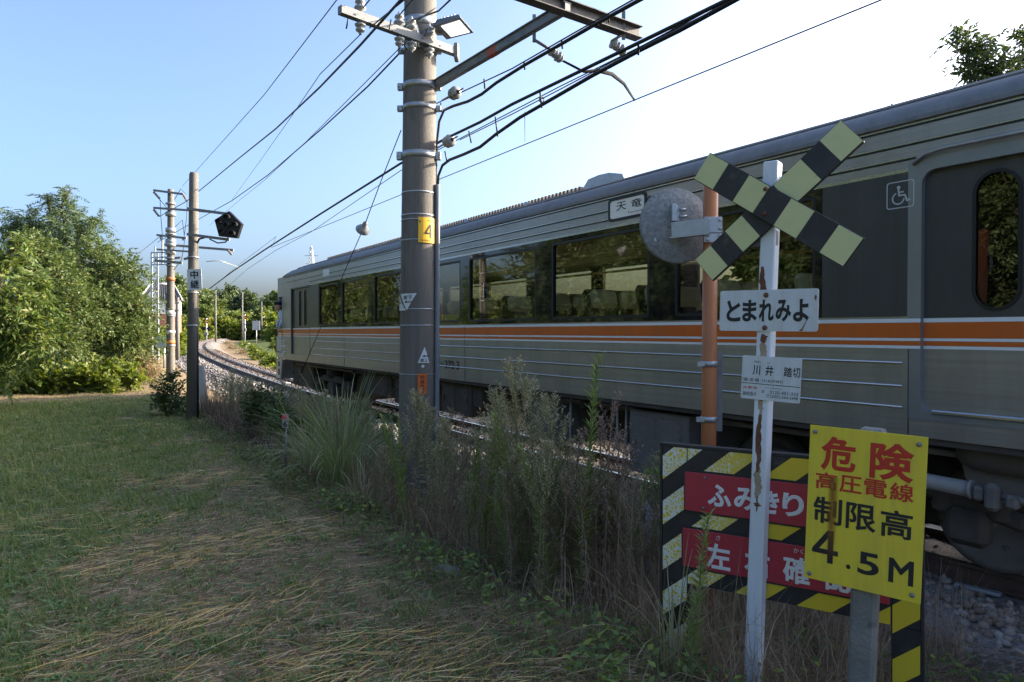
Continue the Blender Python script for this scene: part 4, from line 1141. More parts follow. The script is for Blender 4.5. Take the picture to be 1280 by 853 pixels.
# strain insulators where the cables leave the pole
for px, py, lb in ((568, 117, 'round grey strain insulator at the end of the topmost cable'), (561, 177, 'round grey strain insulator at the end of the lower cable pair')):
    q = Hl(px, py, pA); t = thing('strain_insulator', lb, 'insulator', q, group='strain insulators on the pole'); g = MB()
    d_ = (Hl(px + 14, py - 8, pA) - q).normalized()
    g.lathe([(.01, -.075), (.045, -.07), (.065, -.03), (.04, -.01), (.04, .01), (.07, .03), (.055, .065), (.02, .075)], (0, 0, 0), d_, 14); g.build('bell', M_PORC, t)
    g = MB(); g.tube([d_ * -.07, d_ * -.28], .01, 6); g.tube([d_ * .07, d_ * .20], .008, 6); g.build('shackle', M_GALVD, t)
# hanger wire with a drop below the cables
wire('thin vertical dropper between heavy cable and contact wire', [Hl(656, 140, 3.6), UP(656, 178, 6.45)], .003, name='dropper_wire')
# guy wire
gq = [pole_at(163)[0] + Vector((-.2, 0, 0)), UP(478, 222, 3.24), UP(456, 281, 3.24)]
g2 = [UP(452, 291, 3.24), UP(437, 325, 3.24), UP(387, 442, 3.24), UP(352, 527, 3.24)]
g2[-1] = g2[-2] + (g2[-2] - g2[0]) * ((g2[-2].z - gz(g2[-1].x, g2[-1].y)) / max(.1, (g2[0].z - g2[-2].z)))
guy = thing('guy_wire', 'stay wire slanting from the pole down to the grass, with one insulator', 'guy wire', gq[0])
g = P_(guy); g.tube(gq, .006, 6); g.tube(g2, .006, 6); g.build('strand', M_WIRE, guy)
q = UP(454, 286, 3.24); d_ = (gq[2] - g2[0]).normalized(); g = P_(guy); g.lathe([(.012, .12), (.03, .1), (.035, .05), (.06, .03), (.095, -.02), (.09, -.035), (.03, -.03), (.012, -.06)], q, d_, 16); g.build('insulator', M_PORC, guy)

# ------------------------------------------------------------------ second pole with its crossarms
pole2 = thing('utility_pole', 'slim grey pole with stacked crossarms, left of the relay signal', 'utility pole', p2)
t2 = U(213.5, 237, P2Z)
g = P_(pole2); up_pole(p2 - Vector((0, 0, .2)), t2, .165, .115, g, 16, 8); g.build('shaft', M_CONC, pole2)
def at2(px, py, dz=0): return U(px, py, P2Z + dz)
for (x0, y0, x1, y1, w) in ((192, 238, 229, 243, .07), (192, 260, 262, 265, .07), (196, 294, 233, 298, .07), (206, 306, 292, 313, .08), (196, 312, 240, 315, .06), (194, 326, 228, 329, .09)):
    g = P_(pole2); g.bar(at2(x0, y0, -.16 if y0 not in (306,) else .12), at2(x1, y1, -.16 if y0 not in (306,) else .12), w, w * 1.1); g.build('crossarm', M_GALVD, pole2)
for (x0, y0, x1, y1) in ((192, 240, 200, 249), (228, 242, 234, 252), (192, 262, 199, 271), (285, 313, 290, 319), (201, 294, 201, 300), (229, 297, 229, 301), (218, 323, 226, 322), (230, 324, 236, 323)):
    g = P_(pole2); a0_, b0_ = at2(x0, y0, -.16), at2(x1, y1, -.16)
    k = 4
    for i in range(k): bell(g, a0_.lerp(b0_, i / k), a0_.lerp(b0_, (i + 1) / k), .055, 8)
    g.build('insulator', mat('insulator_brown', (0.12, 0.09, 0.075), (0.2, 0.18, 0.17), 6, .4), pole2)
for py in (255, 268, 288, 293, 302, 306, 316, 323, 332, 395, 432):
    q = U(213.3, py, P2Z); g = P_(pole2); h = .16 if py < 330 and py % 2 == 0 else .06; g.lathe([(.125, -h / 2), (.19 if py < 330 else .17, -h / 2), (.19 if py < 330 else .17, h / 2), (.125, h / 2)], q, n=14); g.build('band', M_GALV, pole2)
for py, h, m in ((349, .14, M_OPOST), (428, .16, M_OPOST), (391, .16, M_SIGNW), (415, .10, M_SIGNW)):
    q = U(213, py, P2Z); g = P_(pole2); g.lathe([(.15, -h / 2), (.172, -h / 2), (.172, h / 2), (.15, h / 2)], q, n=14); g.build('label_wrap', m, pole2)
for pts in ([(200, 249), (201, 270), (203, 295), (203, 330)], [(234, 252), (233, 275), (230, 297)], [(232, 243), (226, 236), (218, 250)], [(199, 249), (207, 258), (209, 262)], [(219, 284), (228, 275), (231, 300), (227, 325), (217, 338)]):
    g = P_(pole2); g.tube([at2(x, y, -.1) for x, y in pts], .012, 5); g.build('jumper_wire', M_WIRE, pole2)
# spans between the two poles
def A(n_, dz=.16): return arm_pts[n_] + Vector((0, 0, dz))
wire('thin wire at the top, from the slim pole past the crossarm tip', [U(228, 233, P2Z), U(280, 175, 17.5), U(330, 119, 12.2), U(421, 0, 8), U(470, -70, 6.4)], .007)
wire('heavy dark wire from the slim pole crossing the crossarm', [at2(199, 271), U(233, 252, 24), U(300, 197, 16.5), U(345, 161, 12.8), U(400, 109, 9.4), U(450, 57, 7.2), U(501, 0, 5.9), U(545, -52, 5)], .013)
wire('thin wire from the crossarm outer insulator sloping away', [A('a', -.17), U(400, 93, 8), U(360, 152, 11.5), U(324, 203, 17), U(290, 250, 26)], .005)
wire('thin wire from the crossarm inner insulator sloping away', [A('b', -.17), U(440, 120, 8.4), U(380, 180, 11.5), U(330, 226, 16), U(300, 250, 22), U(262, 282, 36)], .005)
wire('dark wire from the pole to the relay signal arm', [pole_at(66)[0] + Vector((-.19, -.05, 0)), U(460, 108, 8.6), U(400, 163, 11), U(335, 219, 15), U(290, 251, 19), U(247, 275, 24), U(197, 303, P2Z)], .010)
wire('thin wire from the slim pole reaching left into the tree', [at2(202, 294), U(180, 312, 26), U(168, 320, 25)], .010)
wire('thin overhead wire crossing behind the pole above the lamp', [U(462, 35, 6.9), U(530, -20, 5.4), U(560, -55, 4.9)], .007)
wire('twin overhead wire beside the crossarm passing the lamp', [A('c'), U(548, 14, 6.3), U(580, -16, 5.6)], .008)
wire('thin wire leaving the outer insulator towards the top edge', [A('a'), U(454, 10, 6.0), U(490, -35, 5.2)], .006)
wire('thin wire leaving the inner insulator towards the top edge', [A('b'), U(500, 18, 6.4), U(550, -40, 5.3)], .006)
for (x0, y0, x1, y1, lb) in ((437, 14, 433, 36, 'a'), (452, 12, 446, 0, 'b'), (489, 25, 486, 40, 'c')):
    g = P_(pole); g.tube([U(x0, y0, 6.8), U(x1, y1, 6.75)], .008, 5); g.build('jumper_wire', M_WIRE, pole)
for pts in ([(508, 24), (516, 30), (530, 20), (545, 10)], [(535, 35), (531, 45), (520, 52), (512, 50)], [(505, 35), (500, 45), (508, 62), (516, 60)]):
    g = P_(pole); g.tube([U(x, y, PZ - .3) for x, y in pts], .007, 5); g.build('jumper_wire', M_WIRE, pole)
g = P_(pole)
for i in range(6):
    an = i * 1.05; c_, r_ = pole_at(58); c_ = c_ + Vector((-.03, -r_ - .12, 0)); g.tube([c_ + Vector((.05 * math.cos(an), .03 * math.sin(an), -.13)), c_ + Vector((.06 * math.cos(an + .4), .03 * math.sin(an), .0)), c_ + Vector((.03 * math.cos(an), .03 * math.sin(an), .10))], .012, 6)
g.build('cable_clamp', M_GALV, pole)
# curved dropper bracket in the distance
wire('pale curved pull-off rod hanging in the distance left of the train', [U(258, 327, 30), U(275, 326, 30), U(289, 331, 31), U(300, 335, 33)], .018, M_GALV, name='pull_off_rod')

# ------------------------------------------------------------------ relay signal on its post
RZ = 13.5
rb = U(240, 528, RZ); rb.z = gz(rb.x, rb.y)
sig = thing('relay_signal', 'square grey post with a black five-lamp signal head and white plate', 'railway signal', rb)
rt = U(242.3, 216, RZ)
g = P_(sig); g.tube([rb - Vector((0, 0, .2)), rt - Vector((0, 0, .04)), rt], [.112, .085, .07], 10, smooth=True); g.build('post', M_CONC, sig)
for (x0, y0, x1, y1) in ((234, 261, 287, 268), (234, 293, 287, 300)):
    g = P_(sig); g.bar(U(x0, y0, RZ - .13), U(x1, y1, RZ - .13), .05, .05); g.build('arm', M_GALVD, sig)
M_SIG = mat('signal_black', (0.012, 0.012, 0.014), (0.02, 0.02, 0.022), 8, .42)
pent = [(268, 275), (286, 264), (302, 280), (296, 298), (273.5, 295.5)]
pv = [U(x, y, RZ - .25) for x, y in pent]; ctr = sum(pv, Vector()) / 5
g = P_(sig); bk = Vector((.015, .07, 0)); g.add(pv + [v + bk for v in pv], [(0, 1, 2, 3, 4), (9, 8, 7, 6, 5)] + [(i, 5 + i, 5 + (i + 1) % 5, (i + 1) % 5) for i in range(5)]); head = g.build('signal_head', M_SIG, sig)
for x, y in ((285, 271.5), (275, 277), (294.5, 281), (278.5, 290), (291.5, 292), (285, 282)):
    c_ = U(x, y, RZ - .26); g = P_(sig)
    k = 10; outer = []
    for r_, dd in ((.052, 0), (.056, -.09)):
        for i in range(k + 1):
            an = math.pi * (i / k) * 1.25 - .125 * math.pi; outer.append(c_ + Vector((r_ * math.cos(an), dd, r_ * math.sin(an) - (.02 if dd else 0))))
    g.add(outer, [(i, i + 1, k + 2 + i, k + 1 + i) for i in range(k)], smooth=True); g.build('hood', M_SIG, head, fix=False)
    g = P_(sig); g.lathe([(.044, 0), (.038, -.012), (.018, -.018), (.001, -.02)], c_ + Vector((0, -.004, 0)), (0, 1, 0), 14); g.build('lens', mat('lens_dark', (0.05, 0.05, 0.055), None, rough=.15), head)
g = P_(sig); g.tube([U(246, 360, RZ), U(246.5, 305, RZ), U(249, 299, RZ - .06), U(256, 297, RZ - .12)], .018, 8); g.tube([U(247, 525, RZ), U(246, 360, RZ)], .03, 8)
g.tube([U(262, 299, RZ - .14), U(272, 304, RZ - .14), U(282, 303, RZ - .14), U(286, 296, RZ - .14)], .014, 6); g.build('cable', M_WIRE, sig)
M4, w_, h_ = frame(U(233.5, 337, RZ - .13), U(251.5, 336.3, RZ - .13), U(234, 363, RZ - .13))
pl = link('name_plate', None, sig); pl.matrix_basis = Matrix.Translation(-rb) @ M4
pl_mesh = MB().box2((0, 0, -h_), (w_, .008, 0)).build('plate', M_SIGNW, pl)
text_obj('中', w_ * .22, w_ * .78, -h_ * .46, -h_ * .07, -.002, M_TEXTK, pl, .03); text_obj('継', w_ * .2, w_ * .8, -h_ * .93, -h_ * .52, -.002, M_TEXTK, pl, .02)
for py in (322, 407, 366):
    g = P_(sig); g.lathe([(.09, -.012), (.112, -.012), (.112, .012), (.09, .012)], U(240.8 if py > 330 else 241.4, py, RZ), n=16); g.build('band', M_GALV, sig)

# small white marker post and level marker in the grass
q = U(256.5, 492, 16.5); q.z = gz(q.x, q.y); mk = thing('marker_post', 'short white concrete marker post leaning beside the relay signal', 'marker post', q)
g = P_(mk); q2_ = U(250, 457, 16.5); g.bar(q - Vector((0, 0, .1)), q2_, .15, .12, up=(0, 1, 0)); g.build('post', mat('marker_white', (0.55, 0.54, 0.50), (0.42, 0.40, 0.36), 6, .8), mk)
q = U(356.5, 535, 8.4); mk2 = thing('kilometre_marker', 'tiny white marker with a red top and the figure 6 in the grass', 'track marker', (q.x, q.y, gz(q.x, q.y)))
g = P_(mk2); zt_ = U(356, 518, 8.4).z; g.tube([(q.x, q.y + .03, gz(q.x, q.y) - .05), (q.x, q.y + .03, zt_ - .03)], .012, 6); g.build('stake', M_GALVD, mk2); g = P_(mk2); g.box2((q.x - .038, q.y, zt_ - .17), (q.x + .038, q.y + .012, zt_), bev=.003); g.build('plate', M_PIPE, mk2)
g = P_(mk2); g.box2((q.x - .039, q.y - .003, zt_ - .06), (q.x + .02, q.y + .0, zt_ - .005)); g.build('red_mark', mat('marker_red', (.65, .08, .1), None), mk2)
o = text_obj('6', -.025, .025, zt_ - .16 - mk2.location.z, zt_ - .08 - mk2.location.z, -.003, M_TEXTK, mk2, .03)

# ------------------------------------------------------------------ level-crossing signs
def mroot(name, label, cat, M):
    o = link(name, None); o.matrix_world = M; return tag(o, label, cat)

# crossbuck post
WZ_ = 3.36
wb = U(942, 842, WZ_); wt = U(966, 203, WZ_ + .02)
wb.z = gz(wb.x, wb.y) - .05
wb2 = wt + (U(942, 838, WZ_) - wt) * 1.03
x_ = Vector((.766, -.643, 0)); z_ = (wt - wb2).normalized(); x_ = (x_ - z_ * x_.dot(z_)).normalized(); y_ = z_.cross(x_)
MX = Matrix((x_, y_, z_)).transposed().to_4x4(); MX.translation = wb2
HP = (wt - wb2).length
cross = mroot('crossbuck_post', 'white rust-streaked post with yellow and black crossbuck and Japanese stop sign', 'railway sign', MX)
PW = .072
g = MB(); g.box((0, 0, HP / 2), (PW, PW, HP), bev=.006)
post = g.build('post', M_POSTW, cross)
rng2 = random.Random(3)
def blotch(x0, x1, z0, z1, m, name, th):
    """a ragged-edged patch of rust on the post's face"""
    k = 14; L_, R_ = [], []
    for i in range(k + 1):
        t = i / k; w = math.sin(math.pi * min(1, max(0, .06 + .88 * t))) ** .5; c = (x0 + x1) / 2 + (x1 - x0) * .10 * math.sin(t * 9 + z0 * 5); h = (x1 - x0) / 2 * w
        L_.append((max(-PW / 2 + .001, c - h * rng2.uniform(.55, 1.1)), z0 + (z1 - z0) * t)); R_.append((min(PW / 2 - .001, c + h * rng2.uniform(.55, 1.1)), z0 + (z1 - z0) * t))
    g = MB()
    for i in range(k):
        g.prism([L_[i], R_[i], R_[i + 1], L_[i + 1]], -PW / 2 - th, -PW / 2 + .0005)
    g.build(name, m, cross)
for z0, z1, x0, x1, m, nm, th in ((.41, .52, -.020, .012, M_RUST, 'rust_patch', .0012), (.55, .60, -.012, .010, M_RUST, 'rust_patch', .0012), (.655, .672, -.018, .020, M_RUST, 'rust_patch', .0012), (.70, .80, -.034, .004, M_RUST, 'rust_patch', .0012), (.345, .352, -.02, .02, M_RUST, 'rust_patch', .0012), (.335, .365, -.006, .004, M_RUST, 'rust_patch', .0014), (.60, .655, -.024, .024, M_RUSTL, 'rust_run', .0007), (.36, .42, -.022, .018, M_RUSTL, 'rust_run', .0007), (.52, .56, -.016, .014, M_RUSTL, 'rust_run', .0007)):
    blotch(x0, x1, z0 * HP, z1 * HP, m, nm, th)
MXI = MX.inverted()
def onM(Mi, px, py, depth=None, y=0.0):
    """where a photo pixel meets the sign's own plane, y behind its face"""
    o_ = Mi @ Vector((0, 0, CAMZ)); d = Mi.to_3x3() @ ray(px, py); return o_ + d * ((y - o_.y) / d.y)
# two crossed boards, each cut into yellow and black fields
def board(p0, p1, d0, d1, ends, yoff, w):
    a = onM(MXI, *p0, y=yoff); b = onM(MXI, *p1, y=yoff)
    L_ = (b - a).length; xx = (b - a).normalized(); zz = Vector((-xx.z, 0, xx.x)); 
    if zz.z < 0: zz = -zz
    yy = zz.cross(xx); Mb = Matrix((xx, yy, zz)).transposed().to_4x4(); Mb.translation = a
    o = link('board', None, cross); o.matrix_local = Mb
    g = MB(); g.box2((0, 0, -w / 2), (L_, .022, w / 2), bev=.003); g.build('panel', M_SBLK, o)
    for t0, t1 in ends:
        MB().box2((t0 * L_ + .003, -.0022, -w / 2 + .004), (t1 * L_ - .003, .001, w / 2 - .004)).build('stripe', M_SYEL, o)
    return o, L_
BW = .152
board((877, 207.5), (1067, 316), WZ_ + .09, WZ_ - .09, ((.0, .145), (.285, .43), (.565, .715), (.855, 1.0)), -PW / 2 - .048, BW)
board((879.5, 338), (1065.5, 163), WZ_ + .09, WZ_ - .09, ((.0, .12), (.225, .35), (.565, .75), (.865, 1.0)), -PW / 2 - .0235, BW)
def bolts(root, pts, y, m=M_GALVD, r=.012):
    for x, z in pts:
        g = MB(); g.lathe([(r, 0), (r, -.004), (r * .7, -.008), (.001, -.009)], (x, y, z), (0, 1, 0), 10); g.build('bolt', m, root)
bolts(cross, [(.0, (onM(MXI, 962, 241, WZ_)).z), (.0, (onM(MXI, 962, 271, WZ_)).z)], -PW / 2 - .049, M_RUST, .011)
g = MB(); q = onM(MXI, 944, 300, WZ_); g.box2((q.x - .05, -.02, q.z - .035), (q.x + .11, .01, q.z + .035)); g.build('brace', M_GALVD, cross)
# the stop plate
y0 = -PW / 2 - .014
def plate(root, Mi, TL, TR, BL, yface, m, depth, th=.006):
    a = onM(Mi, *TL, depth); b = onM(Mi, *TR, depth); c = onM(Mi, *BL, depth)
    return a, b, c
# plate frames follow the four corners seen in the photograph
def plate_root(name, TL, TR, BL, dTL, dTR, dBL, parent):
    yp = -PW / 2 - .010; Mp, w, h = frame(onM(MXI, *TL, y=yp), onM(MXI, *TR, y=yp), onM(MXI, *BL, y=yp)); o = link(name, None, parent); o.matrix_basis = Mp; return o, w, h
dw = WZ_ - .055
sp, w_, h_ = plate_root('stop_plate', (900.5, 364), (1023.5, 360.5), (898.5, 413.5), dw + .02, dw - .02, dw + .02, cross)
g = MB(); g.prism(rr(0, w_, -h_, 0, .012), 0, .006); g.build('plate', M_SIGNW, sp)
for i, ch in enumerate('とまれみよ'):
    x0_ = w_ * (.075 + .172 * i); text_obj(ch, x0_, x0_ + w_ * .152, -h_ * .77, -h_ * .24, -.0015, M_TEXTK, sp, .035)
g = MB(); g.prism([(w_ * .84, -h_ * .99), (w_ * .855, -h_ * .99), (w_ * .895, -h_ * .74), (w_ * .89, -h_ * .74)], -.0012, .0); g.prism([(w_ * .82, -h_ + .004), (w_ * .85, -h_ + .004), (w_ * .84, -h_ + .012)], -.0014, .0); g.prism([(w_ * .96, -h_ * .2), (w_ * .975, -h_ * .14), (w_ * .985, -h_ * .2), (w_ * .975, -h_ * .3)], -.0012, 0); g.build('chip', M_RUST, sp)
bolts(sp, [(w_ * .49, -h_ * .13), (w_ * .485, -h_ * .92)], -.001, M_RUST, .0125)
np_, w_, h_ = plate_root('name_plate', (928.5, 444), (1002.5, 448.5), (926, 497.5), dw + .02, dw - .01, dw + .02, cross)
g = MB(); g.prism(rr(0, w_, -h_, 0, .008), 0, .004); g.build('plate', M_SIGNW, np_)
W, H = w_, h_
def tx(s, x0, x1, z0, z1, m=M_TEXTK, b=0.0): return text_obj(s, W * x0, W * x1, -H * z1, -H * z0, -.0012, m, np_, b)
tx('川', .19, .32, .21, .44, b=.015); tx('井', .41, .545, .21, .44, b=.015); tx('踏', .72, .855, .21, .43, b=.01); tx('切', .865, .985, .21, .43, b=.01)
tx('かわ', .21, .32, .105, .165); tx('い', .44, .485, .12, .165); tx('（飯 田 線', .02, .31, .51, .60); tx('151K074M）', .36, .71, .51, .595)
tx('JR東海', .035, .28, .70, .78, M_TEXTR); tx('施設指令', .035, .28, .83, .925); tx('フリーダイヤル', .41, .70, .69, .74); tx('☎', .355, .415, .765, .83); tx('0120-401-333', .50, .97, .765, .84); tx('又は052-564-2490', .44, .97, .855, .935)
g = MB(); g.box2((0.0, -.001, -H * .645), (W, 0, -H * .632)); g.build('line', M_TEXTK, np_)

# mirror on an orange post, seen from behind
MZ = 4.5
mb_ = U(884, 700, MZ); mb_.z = gz(mb_.x, mb_.y)
mir = thing('traffic_mirror', 'round traffic mirror seen from its dull grey back on an orange post', 'traffic mirror', mb_)
mt_ = U(888.5, 232, MZ)
g = P_(mir); g.tube([mb_ - Vector((0, 0, .2)), mt_], .048, 20); g.lathe([(.049, 0), (.045, .02), (.02, .03), (.001, .032)], mt_, n=20); g.build('post', M_OPOST, mir)
dc = U(846, 282, MZ + .12); dr = .255
fx = Vector((-.18, 1, -.06)).normalized()
g = P_(mir); g.lathe([(.001, -.05), (.08, -.045), (.17, -.030), (dr - .03, -.012), (dr - .012, 0), (dr, .0), (dr + .004, .02), (dr - .004, .035), (dr - .02, .03), (.15, .055), (.001, .07)], dc, fx, 48); g.build('mirror', M_MIRB, mir)
rx = fx.cross(Vector((0, 0, 1))).normalized() ; rx = -rx if rx.x < 0 else rx
def dcp(x, y, z): return dc + rx * x + fx * y + Vector((0, 0, z))
pc_ = lambda py: mb_.lerp(mt_, (U(886, py, MZ).z - mb_.z) / (mt_.z - mb_.z))
e0 = pc_(287) + Vector((.0, -.052, 0))
g = P_(mir); g.bar(dcp(-.075, -.09, -.055), e0 + Vector((-.03, -.03, .01)), .014, .105); g.bar(dcp(-.075, -.07, -.10), e0 + Vector((-.03, -.03, -.04)), .05, .012); g.build('bracket', M_GALV, mir)
g = P_(mir); g.box(dcp(-.055, -.07, .065), (.035, .06, .115), bev=.004); g.box(dcp(-.03, -.07, .065), (.03, .012, .10)); g.tube([dcp(-.02, -.09, .04), dcp(.03, -.09, .04)], .011, 8); g.tube([dcp(-.02, -.09, .085), dcp(.02, -.09, .085)], .011, 8); g.build('clamp_plate', M_GALV, mir)
for py in (283, 299):
    q = pc_(py); g = P_(mir); g.box(q + Vector((0, -.055, 0)), (.12, .016, .105 if py == 283 else .06), bev=.004)
    for xx in (-.035, .045):
        for zz in (-.025, .03): g.box(q + Vector((xx, -.068, zz * (1 if py == 283 else .5))), (.024, .012, .014), bev=.003)
    g.build('post_clamp', M_GALV, mir)
g = P_(mir); g.prism([(0, 0), (.07, .004), (.07, .09), (0, .088)], -.002, 0); o = g.build('sticker', M_GALV, mir)
o.data.transform(Matrix.Translation(Vector(mir.location)))
Mst = Matrix((rx, fx, rx.cross(fx))).transposed().to_4x4(); Mst.translation = dcp(-.17, -.028, -.115) - mb_; o.data.transform(Mst)
for py in (455, 524):
    q = pc_(py); g = P_(mir); g.lathe([(.049, -.018), (.053, -.018), (.053, .018), (.049, .018)], q, n=20); g.box(q + Vector((-.06, -.02, 0)), (.05, .03, .03)); g.build('band', M_GALV, mir)
g = P_(mir); q = pc_(440); q2_ = pc_(540); off_ = Vector((.06, .03, 0)); g.bar(q + off_, q2_ + off_, .075, .004, up=(0, 1, 0)); g.build('backing_strip', M_GALVD, mir)

# warning fence: black board with legs, cracked reflective fields and two red plates
zl, zr = 3.70, 3.02
MF, FW, FH = frame(U(828, 557, zl), U(1151, 586, zr), U(824, 722, zl))
fz = (MF.to_3x3() @ Vector((0, 0, 1)))
fence = mroot('warning_fence', 'black and yellow striped crossing barrier board with two red plates', 'barrier', MF)
def lx(px, py=None):
    """board coordinates of a photo pixel"""
    d = ray(px, py); o_ = Vector((0, 0, CAMZ)); n_ = MF.to_3x3() @ Vector((0, 1, 0)); t = (MF.translation - o_).dot(n_) / d.dot(n_); q = MF.inverted() @ (o_ + d * t); return q.x, q.z
LEGW = lx(860, 640)[0]; PB = lx(861, 730)[1]
RX0 = lx(1114, 790)[0]
LEG = -1.12
g = MB(); g.box2((0, 0, PB), (FW, .03, 0), bev=.003); g.box2((0, 0, LEG), (LEGW, .03, PB - .0005)); g.box2((RX0, 0, LEG), (FW, .03, PB - .0005)); g.box2((-.012, -.004, LEG), (-.0005, .05, .012)); g.box2((-.012, -.004, .0005), (FW + .012, .05, .014)); g.box2((FW + .0005, -.004, LEG), (FW + .012, .05, .0))
g.build('board', M_SBLK, fence)
pl1 = (lx(857, 589), lx(857, 637)); pl2 = (lx(854, 659), lx(852, 706))
x_in = pl1[0][0]; slope = .82
stripe_regions = ((0, LEGW - .004, LEG, 0), (LEGW - .004, RX0, pl1[0][1] + .008, 0), (LEGW - .004, RX0, pl2[0][1] + .008, pl1[1][1] - .008), (LEGW - .004, RX0, PB, pl2[1][1] - .008), (RX0 + .002, FW, LEG, 0))
per_, yw = .245, .128
for (x0, x1, z0, z1) in stripe_regions:
    for k in range(-8, 22):
        zc = -1.9 + k * per_
        poly = [(0 - .2, zc - .2 * slope), (FW + .2, zc + (FW + .2) * slope), (FW + .2, zc + (FW + .2) * slope + yw), (-.2, zc - .2 * slope + yw)]
        pg = clip_poly(poly, x0 + .003, x1 - .003, z0 + .003, z1 - .003)
        if len(pg) >= 3:
            ar = abs(sum(pg[i - 1][0] * pg[i][1] - pg[i][0] * pg[i - 1][1] for i in range(len(pg)))) / 2
            if ar > .0004:
                MB().prism(pg, -.0025, .001).build('reflective_stripe', M_CRACK, fence)
for (tl, bl), chars, ruby in ((pl1, 'ふみきり注意', ''), (pl2, '左右確認', 'さゆうかくにん')):
    o = link('red_plate', None, fence); o.location = (tl[0], -.012, tl[1]); w_ = RX0 - tl[0] - .005; h_ = tl[1] - bl[1]
    MB().box2((0, 0, -h_), (w_, .010, 0), bev=.002).build('plate', M_RED, o)
    g = MB(); ring(g, [(0 - .006, -h_ - .006), (w_ + .006, -h_ - .006), (w_ + .006, .006), (-.006, .006)], [(0.001, -h_ + .001), (w_ - .001, -h_ + .001), (w_ - .001, -.001), (.001, -.001)], .003, .012); g.build('edge', M_SBLK, o)
    if len(chars) == 6:
        xs_ = [lx(x, 615)[0] - tl[0] for x in (884, 917, 951, 977, 1008, 1042, 1076)]
        for i, ch in enumerate(chars):
            text_obj(ch, xs_[i] + .006, xs_[i + 1] - .008, -h_ * .80, -h_ * .24, -.0012, M_TEXTW, o, .035)
    else:
        xs_ = [lx(x, 690)[0] - tl[0] for x in (883, 930, 978, 1030)]
        for i, ch in enumerate(chars):
            text_obj(ch, xs_[i] + .004, xs_[i] + .128, -h_ * .92, -h_ * .27, -.0012, M_TEXTW, o, .03)
        for i, ch in enumerate(('さ', 'ゆう', 'かく', 'にん')):
            text_obj(ch, xs_[i] + .055, xs_[i] + .055 + .022 * len(ch), -h_ * .18, -h_ * .06, -.0012, M_TEXTW, o)
    bolts(o, [(.11, -.022), (.10, -h_ + .022)], -.001, M_GALVD, .008)

# yellow height-limit sign on a concrete post
yl = 2.95
MY, YW, YH = frame(U(1013, 531, yl), U(1160.5, 547, yl / 1.10), U(1008, 722, yl))
ys = mroot('height_limit_sign', 'yellow height limit sign reading 4.5M on a short concrete post', 'road sign', MY)
g = MB(); g.box2((0, 0, -YH), (YW, .004, 0), bev=.001); g.build('plate', M_YSIGN, ys)
Y = lambda s, x0, x1, z0, z1, m, b: text_obj(s, YW * x0, YW * x1, -YH * z1, -YH * z0, -.0014, m, ys, b)
Y('危', .11, .42, .06, .28, M_TEXTR, .03); Y('険', .54, .90, .06, .29, M_TEXTR, .03)
for i, ch in enumerate('高圧電線'): Y(ch, .07 + .215 * i, .07 + .215 * i + .195, .295, .405, M_TEXTR, .018)
for i, ch in enumerate('制限高'): Y(ch, .06 + .295 * i, .06 + .295 * i + .26, .455 + .004 * i, .625 + .004 * i, M_TEXTK, .02)
Y('４', .065, .30, .665, .875, M_TEXTK, .022); Y('.', .375, .415, .855, .885, M_TEXTK, .02); Y('5', .475, .655, .755, .895, M_TEXTK, .02); Y('M', .735, .935, .755, .905, M_TEXTK, .02)
def rust_streak():
    m = bpy.data.materials.new('rust_streak'); m.use_nodes = True; t = m.node_tree; L = t.links.new; b = t.nodes['Principled BSDF']; o = t.nodes['Material Output']
    b.inputs['Base Color'].default_value = (.34, .15, .02, 1); b.inputs['Roughness'].default_value = .7
    tc = nd(t, 'ShaderNodeTexCoord'); mp = nd(t, 'ShaderNodeMapping'); mp.inputs['Scale'].default_value = (60, 1, 5); L(tc.outputs['Object'], mp.inputs[0]); nz = nd(t, 'ShaderNodeTexNoise'); nz.inputs['Scale'].default_value = 1; nz.inputs['Detail'].default_value = 4; L(mp.outputs[0], nz.inputs[0])
    sp_ = nd(t, 'ShaderNodeSeparateXYZ'); L(tc.outputs['Object'], sp_.inputs[0])
    mr = nd(t, 'ShaderNodeMapRange'); mr.inputs[1].default_value = -.022; mr.inputs[2].default_value = .022; mr.inputs[3].default_value = -1; mr.inputs[4].default_value = 1; L(sp_.outputs[0], mr.inputs[0])
    ab = nd(t, 'ShaderNodeMath', operation='ABSOLUTE'); L(mr.outputs[0], ab.inputs[0]); iv = nd(t, 'ShaderNodeMath', operation='SUBTRACT'); iv.inputs[0].default_value = 1.0; L(ab.outputs[0], iv.inputs[1])
    mu = nd(t, 'ShaderNodeMath', operation='MULTIPLY'); L(iv.outputs[0], mu.inputs[0]); L(nz.outputs[0], mu.inputs[1]); m2 = nd(t, 'ShaderNodeMath', operation='MULTIPLY'); m2.use_clamp = True; m2.inputs[1].default_value = 0.95; fd = nd(t, 'ShaderNodeMapRange'); fd.inputs[1].default_value = -.36; fd.inputs[2].default_value = -.18; fd.inputs[3].default_value = 0; fd.inputs[4].default_value = 1; L(sp_.outputs[2], fd.inputs[0]); m3 = nd(t, 'ShaderNodeMath', operation='MULTIPLY'); L(mu.outputs[0], m3.inputs[0]); L(fd.outputs[0], m3.inputs[1]); L(m3.outputs[0], m2.inputs[0])
    tr = nd(t, 'ShaderNodeBsdfTransparent'); mx = nd(t, 'ShaderNodeMixShader'); L(m2.outputs[0], mx.inputs[0]); L(tr.outputs[0], mx.inputs[1]); L(b.outputs[0], mx.inputs[2]); L(mx.outputs[0], o.inputs[0]); return m
g = MB(); g.prism([(-.022, -YH * .58), (.022, -YH * .58), (.026, 0), (-.02, 0)], -.0005, 0); o = g.build('rust_streak', rust_streak(), ys); o.location = (YW * .235, -.0028, -YH * .32)
